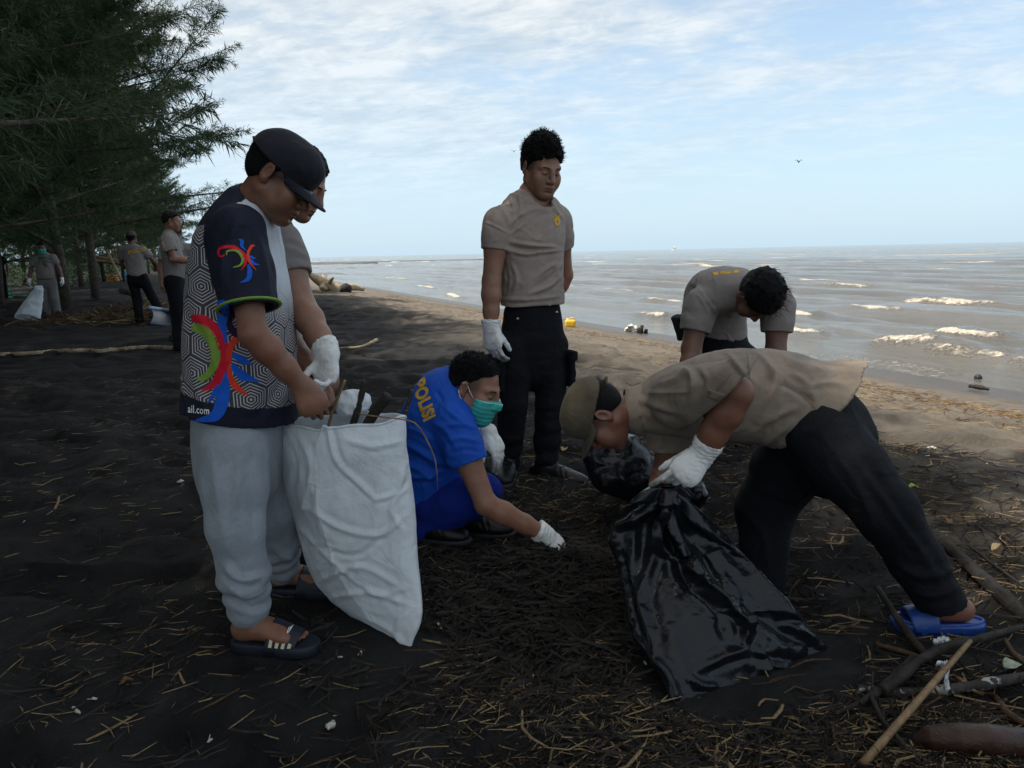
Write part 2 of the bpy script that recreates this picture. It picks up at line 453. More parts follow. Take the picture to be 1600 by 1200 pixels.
def m_cloth(name,base,rough=.85,weave=900,fold=.5,vary=.18,sheen=.2,second=None,grain=0):
    m,nt,b,B=newmat(name); co=objco(nt)
    big=B.noise(co,5,4,.6,.4); med=B.noise(co,24,4,.6,.8)
    f=B.m('ADD',B.m('MULTIPLY',big,.6),B.m('MULTIPLY',med,.4))
    c=B.mix(B.ramp(f,[(.3,0),(.7,1)]),tuple(v*(1-vary) for v in base),tuple(v*(1+vary) for v in base))
    if grain:
        g=B.noise(B.vm('MULTIPLY',co,(260,260,60)),1,2,.6)
        c=B.mix(B.m('MULTIPLY',B.ramp(g,[(.42,0),(.62,1)]),grain),c,tuple(v*.55 for v in base))
    if second is not None:
        c=B.mix(B.attr('col'),c,second)
    nt.links.new(c,b.inputs['Base Color'])
    setp(b,Roughness=rough); b.inputs['Specular IOR Level'].default_value=.25
    b.inputs['Sheen Weight'].default_value=sheen*.25; b.inputs['Sheen Roughness'].default_value=.5
    w=B.noise(co,weave,2,.5); fl=B.noise(co,11,5,.6,1.2)
    n1=B.bump(w,.22,.002); n2=B.bump(fl,fold,.02,n1)
    nt.links.new(n2,b.inputs['Normal']); return m
def m_plain(name,base,rough=.5,spec=.5,metal=0,bump=.0,bs=60,vary=.12,coat=0):
    m,nt,b,B=newmat(name); co=objco(nt); n=B.noise(co,bs,5,.6)
    c=B.mix(B.ramp(n,[(.3,0),(.7,1)]),tuple(v*(1-vary) for v in base),tuple(min(v*(1+vary),1) for v in base))
    nt.links.new(c,b.inputs['Base Color']); setp(b,Roughness=rough,Metallic=metal); b.inputs['Specular IOR Level'].default_value=spec
    b.inputs['Coat Weight'].default_value=coat
    if bump: nt.links.new(B.bump(n,bump,.01),b.inputs['Normal'])
    return m
def m_hair(name,base=(.0028,.0028,.0036),rough=.55):
    m,nt,b,B=newmat(name); co=objco(nt)
    n=B.noise(B.vm('MULTIPLY',co,(1,1,1)),160,4,.7); n2=B.noise(co,520,3,.7)
    c=B.mix(B.ramp(n,[(.35,0),(.7,1)]),base,tuple(v*2.6 for v in base)); nt.links.new(c,b.inputs['Base Color'])
    setp(b,Roughness=rough); b.inputs['Specular IOR Level'].default_value=.16
    nt.links.new(B.bump(B.m('ADD',n,B.m('MULTIPLY',n2,.6)),.9,.012),b.inputs['Normal']); return m
def m_glove(name):
    m,nt,b,B=newmat(name); co=objco(nt)
    n=B.noise(co,60,5,.65,1.5); d=B.noise(co,22,5,.65)
    c=B.mix(B.ramp(d,[(.52,0),(.75,.75)]),(.74,.74,.72),(.34,.31,.27))
    c=B.mix(B.attr('dirt'),c,(.05,.045,.04))
    nt.links.new(c,b.inputs['Base Color']); setp(b,Roughness=.5); b.inputs['Specular IOR Level'].default_value=.4
    b.inputs['Subsurface Weight'].default_value=.05; b.inputs['Subsurface Radius'].default_value=(.01,.008,.006)
    nt.links.new(B.bump(n,.55,.006),b.inputs['Normal']); return m
def m_wood(name,dark,light,scale=1.0,rough=.8,white=0):
    m,nt,b,B=newmat(name); co=objco(nt)
    n=B.noise(co,18*scale,6,.65,.6); n2=B.noise(co,90*scale,4,.6)
    c=B.mix(B.ramp(n,[(.32,0),(.68,1)]),dark,light)
    c=B.mix(B.m('MULTIPLY',B.ramp(n2,[(.5,0),(.7,1)]),.5),c,tuple(v*.4 for v in dark))
    if white: c=B.mix(B.m('MULTIPLY',B.ramp(B.noise(co,22,4,.6),[(.56,0),(.62,1)]),white),c,(.42,.42,.4))
    nt.links.new(c,b.inputs['Base Color']); setp(b,Roughness=rough); b.inputs['Specular IOR Level'].default_value=.25
    nt.links.new(B.bump(B.m('ADD',n,B.m('MULTIPLY',n2,.4)),.7,.012),b.inputs['Normal']); return m
MT={}
MT['skinA']=m_skin('skin_brown',(.20,.092,.055)); MT['skinB']=m_skin('skin_warm',(.26,.125,.078)); MT['skinC']=m_skin('skin_light_brown',(.26,.135,.088))
MT['skinE']=m_skin('skin_ruddy',(.19,.082,.052)); MT['skinF']=m_skin('skin_dark',(.15,.075,.05))
MT['hair']=m_hair('hair_black')
MT['taupe']=m_cloth('taupe_jersey',(.285,.232,.200),.75,700,.25)
MT['taupe2']=m_cloth('grey_taupe_jersey',(.215,.190,.178),.75,700,.25)
MT['khaki']=m_cloth('khaki_twill',(.225,.180,.140),.8,800,.35)
MT['blue']=m_cloth('royal_blue_knit',(.008,.075,.44),.7,700,.4,.2,0)
MT['blue2']=m_cloth('deep_blue_cotton',(.005,.02,.20),.85,700,.4,.2,0)
MT['black']=m_cloth('black_cotton',(.0052,.0058,.0085),.85,800,.7,.25,0); MT['black'].node_tree.nodes['Principled BSDF'].inputs['Specular IOR Level'].default_value=.2
MT['capblack']=m_cloth('black_cap_cloth',(.010,.011,.017),.8,600,.3)
MT['olive']=m_cloth('olive_cap_cloth',(.075,.062,.040),.85,700,.3)
MT['sweat']=m_cloth('heather_grey_fleece',(.265,.29,.32),.92,420,.4,.16,.3,None,.15)
MT['greytr']=m_cloth('grey_twill',(.16,.155,.15),.85,700,.4)
MT['leather']=m_plain('black_leather',(.006,.006,.007),.38,.3,0,.25,70,.3)
MT['rubber']=m_plain('black_rubber',(.014,.015,.018),.6,.4,0,.2,120)
MT['navyrub']=m_plain('navy_rubber',(.012,.016,.026),.55,.4,0,.2,120)
MT['cream']=m_plain('cream_rubber',(.55,.5,.34),.6,.4)
MT['bluerub']=m_plain('blue_foam_rubber',(.010,.05,.24),.42,.5,0,.08,90,.15)
MT['glove']=m_glove('white_latex')
MT['mask']=m_plain('turquoise_mask_cloth',(.05,.42,.37),.8,.2,0,.2,90,.12)
MT['maskw']=m_plain('pale_mask_edge',(.5,.62,.64),.8,.2)
MT['gold']=m_plain('yellow_print',(.62,.36,.045),.7,.2,0,.1,200,.2)
MT['white']=m_plain('white_print',(.75,.75,.75),.7,.2)
MT['pred']=m_plain('red_print',(.62,.012,.035),.7,.2); MT['por']=m_plain('orange_red_print',(.72,.05,.02),.7,.2)
MT['pgreen']=m_plain('green_print',(.20,.33,.05),.7,.2); MT['pblue']=m_plain('blue_print',(.010,.10,.55),.7,.2)
MT['ppurple']=m_plain('dark_purple_print',(.03,.012,.04),.7,.2)
MT['metal']=m_plain('dull_metal',(.4,.4,.4),.35,.5,1)
MT['lens']=m_plain('dark_lens',(.006,.006,.007),.08,.5); MT['eye']=m_plain('eye_dark',(.012,.008,.006),.15,.5)
def m_jersey():
    """printed jersey: navy sleeves and hem, pale chest fading to rings of hexagons"""
    m,nt,b,B=newmat('printed_jersey'); co=objco(nt)
    at=N(nt,'ShaderNodeAttribute',attribute_name='juv'); u,v,_=B.sep(at.outputs['Vector'])
    sc=.104                                   # hexagon pitch in metres
    sx,sy=1.0,math.sqrt(3)
    ux=B.m('DIVIDE',u,sc); vy=B.m('DIVIDE',v,sc)
    def cell(ox,oy):
        a=B.m('SUBTRACT',B.m('FLOORED_MODULO',B.m('ADD',ux,ox),sx),sx/2); c=B.m('SUBTRACT',B.m('FLOORED_MODULO',B.m('ADD',vy,oy),sy),sy/2)
        aa=B.m('ABSOLUTE',a); ca=B.m('ABSOLUTE',c)
        return B.m('MAXIMUM',aa,B.m('ADD',B.m('MULTIPLY',aa,.5),B.m('MULTIPLY',ca,math.sqrt(3)/2))),B.m('ADD',B.m('MULTIPLY',a,a),B.m('MULTIPLY',c,c))
    h1,r1=cell(0,0); h2,r2=cell(sx/2,sy/2)
    near=B.m('LESS_THAN',r1,r2)
    hd=B.m('ADD',B.m('MULTIPLY',near,h1),B.m('MULTIPLY',B.m('SUBTRACT',1.0,near),h2))
    st=B.m('SINE',B.m('MULTIPLY',hd,2*math.pi*12.0))
    line=B.ramp(st,[(.44,0),(.56,1)])
    pale=B.attr('pale')
    bright=B.mix(pale,(.52,.49,.48),(.58,.61,.66))
    dark=B.mix(pale,(.055,.052,.065),(.58,.61,.66))
    c=B.mix(line,dark,bright)
    nz=B.noise(co,60,5,.7); na=B.m('ADD',B.attr('navy'),B.m('MULTIPLY',B.m('SUBTRACT',nz,.5),.55))
    c=B.mix(B.ramp(na,[(.49,0),(.51,1)]),c,(.010,.012,.026))
    c=B.mix(B.ramp(B.attr('trim'),[(.49,0),(.51,1)]),c,(.19,.30,.045))
    nt.links.new(c,b.inputs['Base Color']); setp(b,Roughness=.75); b.inputs['Specular IOR Level'].default_value=.25
    fl=B.noise(co,12,5,.6,1.2); nt.links.new(B.bump(fl,.35,.02),b.inputs['Normal']); return m
MT['jersey']=m_jersey()
def m_bag():
    m,nt,b,B=newmat('black_bin_bag_film'); co=objco(nt)
    n=B.noise(co,16,6,.6,1.5); n2=B.noise(co,70,4,.6,1)
    c=B.mix(n,(.004,.0045,.006),(.010,.011,.014)); nt.links.new(c,b.inputs['Base Color'])
    nt.links.new(B.ramp(n2,[(.3,.16),(.7,.30)]),b.inputs['Roughness']); b.inputs['Specular IOR Level'].default_value=.32
    nt.links.new(B.bump(B.m('ADD',n,B.m('MULTIPLY',n2,.15)),.16,.012),b.inputs['Normal']); return m
MT['bag']=m_bag()
def m_sack():
    m,nt,b,B=newmat('white_woven_sack'); co=objco(nt)
    x,y,z=B.sep(co)
    wv=B.m('ADD',B.m('SINE',B.m('MULTIPLY',z,1500)),B.m('SINE',B.m('MULTIPLY',B.m('ADD',x,y),1500)))
    streak=B.noise(B.vm('MULTIPLY',co,(420,420,14)),1,3,.6); streak2=B.noise(B.vm('MULTIPLY',co,(16,16,420)),1,3,.6)
    d=B.noise(co,6,5,.65,.5)
    c=B.mix(B.ramp(streak,[(.4,0),(.75,.35)]),(.80,.84,.88),(.66,.70,.73))
    c=B.mix(B.ramp(streak2,[(.4,0),(.75,.3)]),c,(.86,.88,.90))
    c=B.mix(B.ramp(d,[(.5,0),(.8,.55)]),c,(.46,.46,.43))
    nt.links.new(c,b.inputs['Base Color']); setp(b,Roughness=.5); b.inputs['Specular IOR Level'].default_value=.35
    n1=B.bump(B.m('ADD',streak,streak2),.25,.004); cr=B.noise(co,9,5,.55,1.2)
    nt.links.new(B.bump(cr,.4,.03,n1),b.inputs['Normal'])
    # woven film lets some light through
    tr=N(nt,'ShaderNodeBsdfTranslucent'); nt.links.new(c,tr.inputs[0]); mx=N(nt,'ShaderNodeMixShader'); mx.inputs[0].default_value=.22
    nt.links.new(b.outputs[0],mx.inputs[1]); nt.links.new(tr.outputs[0],mx.inputs[2])
    out=[n for n in nt.nodes if n.type=='OUTPUT_MATERIAL'][0]; nt.links.new(mx.outputs[0],out.inputs[0]); return m
MT['sack']=m_sack()
MT['driftdark']=m_wood('dark_driftwood',(.012,.010,.009),(.045,.037,.03))
MT['driftwhite']=m_wood('lichen_driftwood',(.02,.017,.015),(.06,.05,.045),1,.8,.8)
MT['bamboo']=m_wood('tan_bamboo',(.14,.085,.04),(.30,.20,.10),.6,.55)
MT['redlog']=m_wood('reddish_log',(.012,.009,.008),(.062,.029,.018),.45,.42)
MT['paledrift']=m_wood('bleached_driftwood',(.25,.18,.11),(.48,.38,.25),.6)
MT['straw']=m_wood('straw',(.13,.085,.04),(.38,.265,.14),1.5,.7)
MT['straw2']=m_wood('brown_straw',(.035,.02,.01),(.11,.062,.03),1.5,.7)
MT['shell']=m_plain('pale_shell',(.5,.47,.41),.5,.4,0,.3,50,.3)
MT['bark']=m_wood('grey_bark',(.03,.024,.018),(.12,.098,.075),.5)
# ------------------------------------------------------------------ ground
def gfine(x,y):
    """ground height with hollows, old footprints and trampled lumps"""
    x=np.asarray(x,float); y=np.asarray(y,float)
    p=np.stack([x.ravel(),y.ravel(),np.zeros(x.size)],1).astype(np.float32)
    s=(x*NX+y*NY).ravel()
    z=gbase(x,y).ravel()
    d=np.hypot(p[:,0],p[:,1]); near=np.exp(-d/14)
    dry=ss(6.6,5.2,s)                                     # smooth where the swash runs
    lump=.046*vnoise(p*1.7,3)+.040*ridge(p*np.array([2.4,3.4,1])+.3,2,5)*.6+.034*vnoise(p*np.array([4.2,5.6,1])+2,4)
    fp=-.058*ss(.22,.5,vnoise(p*np.array([3.1,4.4,1]),9))+.034*ss(.25,.55,vnoise(p*np.array([3.3,4.8,1])+7,11))
    fine=.009*vnoise(p*11,21)+.006*vnoise(p*26,22)
    for ax_,ay_,ra_ in ((.78,2.25,.42),(.48,2.05,.32),(-.36,2.38,.2),(-.48,2.5,.25),(-.84,2.5,.25),(1.42,2.42,.25),(-.2,3.2,.3)): dry=dry*(1-.8*np.exp(-(((p[:,0]-ax_)**2+(p[:,1]-ay_)**2)/ra_**2)))
    z=z+dry*(lump*(.45+.55*near)+fp*.9+fine*near)
    return z.reshape(x.shape)
def m_sand():
    m,nt,b,B=newmat('volcanic_sand'); geo=N(nt,'ShaderNodeNewGeometry'); co=geo.outputs['Position']
    x,y,z=B.sep(co); s=B.m('ADD',B.m('MULTIPLY',x,NX),B.m('MULTIPLY',y,NY))
    n0=B.noise(co,.9,5,.6,.6); n1=B.noise(co,5,6,.65,.4); n2=B.noise(co,60,5,.7); n3=B.noise(co,700,2,.6)
    dark=B.mix(B.ramp(n1,[(.35,0),(.7,1)]),(.0056,.0055,.0061),(.0235,.0225,.023))
    dark=B.mix(B.m('MULTIPLY',B.ramp(n0,[(.45,0),(.7,1)]),.6),dark,(.021,.018,.015))
    tan=B.mix(B.ramp(n1,[(.3,0),(.7,1)]),(.098,.081,.064),(.170,.144,.113))
    f=B.ramp(B.m('ADD',s,B.m('MULTIPLY',B.m('SUBTRACT',n0,.5),2.2)),[(0,0),(1,1)])
    mr=N(nt,'ShaderNodeMapRange'); nt.links.new(B.m('ADD',s,B.m('MULTIPLY',B.m('SUBTRACT',n0,.5),2.4)),mr.inputs[0]); mr.inputs[1].default_value=2.6; mr.inputs[2].default_value=5.0
    c=B.mix(mr.outputs[0],dark,tan)
    wet=N(nt,'ShaderNodeMapRange'); nt.links.new(B.m('ADD',s,B.m('MULTIPLY',B.m('SUBTRACT',n0,.5),.9)),wet.inputs[0]); wet.inputs[1].default_value=7.1; wet.inputs[2].default_value=7.7
    c=B.mix(wet.outputs[0],c,(.060,.047,.035))
    c=B.mix(B.m('MULTIPLY',B.ramp(n2,[(.62,0),(.72,1)]),.55),c,(.09,.062,.036))      # crumbs of plant matter
    c=B.mix(B.m('MULTIPLY',B.ramp(n3,[(.66,0),(.72,1)]),.35),c,(.16,.15,.14))        # pale grains
    nt.links.new(c,b.inputs['Base Color'])
    nt.links.new(B.m('SUBTRACT',.9,B.m('MULTIPLY',wet.outputs[0],.6)),b.inputs['Roughness']); b.inputs['Specular IOR Level'].default_value=.25
    h=B.m('ADD',B.m('MULTIPLY',n2,.7),B.m('MULTIPLY',n1,.6)); h=B.m('ADD',h,B.m('MULTIPLY',n3,.12))
    nt.links.new(B.bump(h,.9,.025),b.inputs['Normal']); return m
MT['sand']=m_sand()
def axis(segs):
    out=[]
    for a,b,st in segs: out.append(np.arange(a,b,st))
    return np.concatenate(out+[[segs[-1][1]]])
gx=axis([(-400,-60,30),(-60,-16,1.2),(-16,-5,.2),(-5,-2.6,.05),(-2.6,3.4,.034),(3.4,8,.06),(8,20,.4),(20,60,4),(60,400,40)])
gy=axis([(-60,-8,4),(-8,1.0,.5),(1.0,1.5,.08),(1.5,5.6,.034),(5.6,10,.06),(10,24,.16),(24,60,1.),(60,900,30)])
GX,GY=np.meshgrid(gx,gy,indexing='ij'); GZ=gfine(GX,GY)
idx=np.arange(GX.size).reshape(GX.shape); q=np.stack([idx[:-1,:-1],idx[1:,:-1],idx[1:,1:],idx[:-1,1:]],-1).reshape(-1,4)
mk('ground',np.stack([GX,GY,GZ],-1).reshape(-1,3),q,MT['sand'],kind='structure')
def gz(x,y): return float(gfine(np.array([x]),np.array([y]))[0])

# ------------------------------------------------------------------ sea
SEA=-.365
def m_water():
    m,nt,b,B=newmat('silty_sea_water'); geo=N(nt,'ShaderNodeNewGeometry'); co=geo.outputs['Position']
    x,y,z=B.sep(co)
    ca,sa=NX,NY
    sc=B.comb(B.m('ADD',B.m('MULTIPLY',x,ca),B.m('MULTIPLY',y,sa)),B.m('MULTIPLY',B.m('SUBTRACT',B.m('MULTIPLY',y,ca),B.m('MULTIPLY',x,sa)),.45),0.0)
    n1=B.noise(sc,3.6,6,.65,.3); n2=B.noise(sc,14,4,.6); n0=B.noise(sc,.35,3,.5)
    c=B.mix(B.ramp(n0,[(.35,0),(.65,1)]),(.074,.069,.061),(.112,.103,.089))
    foam=B.attr('foam'); fn=B.noise(co,9,6,.7,.4)
    ff=B.ramp(B.m('ADD',foam,B.m('MULTIPLY',B.m('SUBTRACT',fn,.5),1.9)),[(.36,0),(.70,1)])
    c=B.mix(ff,c,B.mix(B.ramp(B.noise(co,22,4,.7),[(.35,0),(.62,1)]),(.30,.25,.19),(.72,.66,.56))); nt.links.new(c,b.inputs['Base Color'])
    nt.links.new(B.m('ADD',.11,B.m('MULTIPLY',ff,.6)),b.inputs['Roughness']); b.inputs['IOR'].default_value=1.33
    h=B.m('ADD',B.m('MULTIPLY',n1,1.0),B.m('MULTIPLY',n2,.25)); h=B.m('ADD',h,B.m('MULTIPLY',B.m('MULTIPLY',ff,fn),1.2))
    nt.links.new(B.bump(h,.8,.14),b.inputs['Normal']); return m
MT['water']=m_water()
def seaheight(s,t):
    """s across shore (metres from the camera's foot towards the sea), t along it. returns height, foam"""
    z=np.zeros_like(s); foam=np.zeros_like(s)
    p=np.stack([s.ravel(),t.ravel(),0*s.ravel()],1).astype(np.float32)
    def n(sx,sy,seed): return vnoise(p*np.array([sx,sy,1],np.float32),seed).reshape(s.shape)
    deep=ss(7.6,16,s)
    # swell rows parallel to the beach, broken along their length
    for wl,a,sd in((5.2,.105,1),(3.1,.066,2),(1.7,.038,3),(1.05,.020,4)):
        ph=s/wl*2*math.pi+2.2*n(.12/wl*3,.05,sd)+1.3*n(.3,.16,sd+5)
        am=(.35+.65*ss(-.35,.5,n(.10,.045,sd+9)))*deep
        w=np.sin(ph); z+=a*am*(w+.35*np.sin(2*ph+.6))
    fade=np.exp(-np.maximum(s-30,0)/260)
    z=z*fade+.03*n(1.9,1.0,31)*deep*fade
    # breaking crests: (distance s0, from t0 to t1, height)
    for s0,t0,t1,h in BREAK:
        w_=t1-t0; c=s0+.30*n(.2,.25,int(s0*7)%50)+.12*n(.8,1.1,int(s0*5)%50); e=ss(t0-.1*w_,t0+.15*w_,t)*ss(t1+.05*w_,t1-.2*w_,t); e2=ss(t0-1.1*w_,t0+.2*w_,t)*ss(t1+1.1*w_,t1-.2*w_,t)
        d=(s-c); prof=np.where(d<0,np.exp(-(d/.32)**2),np.exp(-(d/.95)**2))
        z+=h*(.55*e2+.55*e)*prof*(1+.35*n(2.2,2.2,40)+.2*n(6,5,41)); 
        foam=np.maximum(foam,e*np.where(d<-.12,np.exp(-((d+.12)/.22)**2),np.exp(-((d+.12)/.10)**2))*(.92+.45*n(3.5,2.2,44)))
    # distant white caps
    cap=n(.33,.06,61)*.6+n(.9,.16,62)*.5
    foam=np.maximum(foam,ss(.40,.62,cap)*ss(22,34,s)*(.85)*np.exp(-np.maximum(s-120,0)/300))
    # wash line
    wl_=7.95+.25*n(.2,.35,71)+.12*n(.9,1.1,72)
    foam=np.maximum(foam,.62*np.exp(-((s-wl_)/.07)**2))
    foam=np.maximum(foam,.42*ss(.15,.5,n(.8,.25,75))*ss(12.5,9,s)*ss(8,8.6,s))
    return z,foam
def st(px,py):
    d=ray(px,py); p=CAM+d*((SEA-CAM[2])/d[2]); return p[0]*NX+p[1]*NY, p[1]*NX-p[0]*NY
BREAK=[]
for (x0,y0),(x1,y1),h in [((1345,540),(1478,550),.13),((1470,550),(1590,566),.13),((1570,570),(1640,580),.12),((1230,516),(1320,520),.10),((1310,481),(1420,488),.09),((1235,493),(1285,497),.10),
                          ((1000,490),(1060,494),.09),((760,470),(820,476),.07),((640,447),(700,450),.06),((880,445),(900,447),.06),((1500,412),(1580,413),.12),((1265,410),(1300,411),.1),((1080,414),(1115,415),.1),((1330,409),(1375,410),.1),((1290,445),(1370,449),.07),((1420,470),(1560,480),.08),((940,452),(1010,455),.06),((1240,435),(1330,438),.06),((1480,520),(1580,531),.10),((690,460),(755,467),.06),((600,432),(640,436),.06),((1150,405),(1200,405),.1),((950,403),(1040,401),.1),((1440,397),(1540,396),.1),((1010,470),(1080,474),.07)]:
    (sa_,ta),(sb,tb)=st(x0,y0),st(x1,y1)
    lo_,hi_=min(ta,tb),max(ta,tb); BREAK.append(((sa_+sb)/2,lo_,hi_,h))
sv=axis([(7.4,14,.06),(14,30,.18),(30,70,.45),(70,200,2.2),(200,1000,20),(1000,6000,250)])
tv=axis([(-900,-60,30),(-60,-10,1.0),(-10,0,.22),(0,22,.20),(22,60,.55),(60,200,2.),(200,1000,20),(1000,6000,250)])
Sg,Tg=np.meshgrid(sv,tv,indexing='ij'); Zg,Fo=seaheight(Sg,Tg)
idx=np.arange(Sg.size).reshape(Sg.shape); q=np.stack([idx[:-1,:-1],idx[1:,:-1],idx[1:,1:],idx[:-1,1:]],-1).reshape(-1,4)
mk('sea',np.stack([Sg*NX-Tg*NY,Sg*NY+Tg*NX,SEA+Zg],-1).reshape(-1,3),q,MT['water'],attrs={'foam':Fo.ravel()},kind='structure')
# low spit of sand far off, and the flat water shining behind it
def spit(x0,y0,x1,y1,wid):
    a=CAM+ray(x0,y0)*((SEA-CAM[2])/ray(x0,y0)[2]); b_=CAM+ray(x1,y1)*((SEA-CAM[2])/ray(x1,y1)[2])
    n=60; L=np.linspace(0,1,n)[:,None]; c=a+(b_-a)*L; c[:,2]=SEA
    nn=nrm(np.cross(b_-a,V3(0,0,1))); w=wid*(.6+.4*np.sin(L*9)**2)*np.minimum(1,np.minimum(L,1-L)*8+.02)
    ring=[c+nn*w-V3(0,0,.2),c+nn*w*.6+V3(0,0,.25),c-nn*w*.6+V3(0,0,.25),c-nn*w-V3(0,0,.2)]
    return np.stack(ring,1)
mb=MB()
for a in ((380,413.5,800,405.2,9),(300,417,590,411.5,5)):
    g=spit(*a); k_=g.shape[0]; i=np.arange(k_*4).reshape(k_,4)
    mb.add(g.reshape(-1,3),np.stack([i[:-1,:-1],i[1:,:-1],i[1:,1:],i[:-1,1:]],-1).reshape(-1,4))
mb.build('sand_spit',MT['sand'],kind='structure')
# ------------------------------------------------------------------ people: anatomy
def head_ops(S,c,Mx,sc=1.0,nose=1.0,eyes='down',ear=True,inflate=0.0):
    """Mx columns right, forward, up. c = centre of the skull between the ears"""
    T=lambda x,y,z: c+Mx@(np.array([x,y,z])*sc)
    e=lambda p,r,k=.02,rot=None,op='u': S.ell(T(*p),np.array(r)*sc+(inflate if op=='u' else 0),Mx if rot is None else Mx@rot,k,op)
    i=inflate
    e((0,-.016,.038),(.074,.094,.080)); e((0,.030,-.022),(.062,.060,.080),.03)
    e((0,.042,-.078),(.044,.043,.036),.03)
    for s in(-1,1):
        S.cone(T(s*.052,-.004,-.052),T(s*.020,.070,-.094),.023*sc+i,.018*sc+i,.03)
        e((s*.043,.058,-.022),(.024,.022,.022),.02)
        S.cone(T(s*.044,.068,.022),T(s*.010,.082,.020),.0105*sc+i,.010*sc+i,.016); e((s*.037,.062,-.045),(.028,.026,.032),.022)
    e((0,.074,-.098),(.019,.016,.014),.02)
    if not inflate:
        for s in(-1,1):
            e((s*.031,.0975,.000),(.018,.0135,.0095),.012,None,'s')
            e((s*.031,.0755,.000),(.0145,.0125,.0120),.005)
            S.cone(T(s*.018,.0865,-.004),T(s*.045,.079,-.003),.0012*sc,.0012*sc,.003,'s')
    e((0,.088,.000),(.010,.014,.022),.012)
    S.cone(T(0,.088,.010),T(0,.108,-.030),.0075*sc+i,.0125*sc*nose+i,.010)
    for s in(-1,1): e((s*.0135*nose,.096,-.034),(.0095,.011,.0085),.007)
    if not inflate:
        for s in(-1,1): e((s*.0075,.106,-.0425),(.0042,.005,.003),.003,None,'s')
    e((0,.084,-.062),(.026,.014,.018),.015)
    e((0,.0935,-.0585),(.021,.0085,.0058),.005); e((0,.0915,-.0705),(.018,.0090,.0068),.005)
    if not inflate:
        S.cone(T(-.021,.0925,-.0645),T(0,.1035,-.0640),.0014*sc,.0020*sc,.003,'s'); S.cone(T(.021,.0925,-.0645),T(0,.1035,-.0640),.0014*sc,.0020*sc,.003,'s')
        e((0,.096,-.0815),(.015,.007,.0045),.008,None,'s')
    if ear:
        for s in(-1,1):
            a=R(22)*s; rz=np.array([[math.cos(a),math.sin(a),0],[-math.sin(a),math.cos(a),0],[0,0,1]])
            b=R(-12); rx=np.array([[1,0,0],[0,math.cos(b),-math.sin(b)],[0,math.sin(b),math.cos(b)]])
            e((s*.079,-.012,.000),(.0085,.019,.032),.006,rz@rx); e((s*.076,-.008,-.022),(.008,.012,.013),.006)
            e((s*.0865,-.008,.003),(.0065,.0105,.019),.004,rz@rx,'s')
    return T
def mesh_head(c,Mx,neck,h=.0026,sc=1.0,nose=1.0,nr=.054,lo_neck=None):
    S=Sdf(); T=head_ops(S,c,Mx,sc,nose)
    S.cone(T(0,-.020,-.045),neck,nr*sc,nr*1.08,.03)
    V,F=S.mesh(h); V=smooth(V,F,1,.35)
    L=(V-c)@Mx/sc
    lip=np.exp(-((L[:,0]/.021)**4+((L[:,2]+.0645)/.0105)**2*1.4))*(L[:,1]>.083)
    stub=ss(-.062,-.085,L[:,2])*ss(.03,.06,L[:,1])*.25
    stub=np.maximum(stub,.8*ss(.050,.062,np.abs(L[:,0]))*ss(-.030,.018,L[:,2])*ss(.052,.030,L[:,1])*(np.abs(L[:,0])<.0795))
    stub=np.maximum(stub,.7*ss(-.05,-.07,L[:,1])*ss(-.085,-.05,L[:,2]))
    return V,F,lip,stub
def hair_mesh(c,Mx,sc=1.0,top=.016,side=.007,front=(.062,.066),low=-.045,amp=.004,freq=90,seed=1,h=.003,curly=0):
    S=Sdf(); T=lambda x,y,z: c+Mx@(np.array([x,y,z])*sc)
    S.ell(T(0,-.018,.040),np.array([.075+side,.095+side,.079+top])*sc,Mx,0)
    S.ell(T(0,-.026,-.005),np.array([.071+side*.8,.080+side*.5,.06])*sc,Mx,.02)
    n1=Mx@nrm(V3(0,.62,-.78)); S.cut(T(0,front[0],front[1]),n1,.006)             # forehead / face
    n2=Mx@nrm(V3(0,.93,-.36)); S.cut(T(0,.020,0.0),n2,.004) if False else None
    for s in(-1,1): S.ell(T(s*.085,.034,-.018),np.array([.045,.034,.052])*sc,Mx,.006,'s'); S.ell(T(s*.086,-.010,-.012),np.array([.03,.020,.034])*sc,Mx,.004,'s')
    S.cut(T(0,-.06,low),Mx@nrm(V3(0,.35,-.94)),.006)
    S.ell(T(0,-.016,.038),np.array([.0725,.0925,.0785])*sc,Mx,0,'s')
    def dsp(p):
        L=(p-c)@Mx/sc
        up=ss(-.02,.07,L[:,2])
        d=amp*(fbm(L*freq,3,seed))*(.35+.65*up)
        if curly: d=d-curly*(ridge(L*58+2*vnoise(L*20,seed+3)[:,None],2,seed)*.6)*up
        return d
    return S.mesh(h,disp=(dsp,amp*2+curly*1.5))
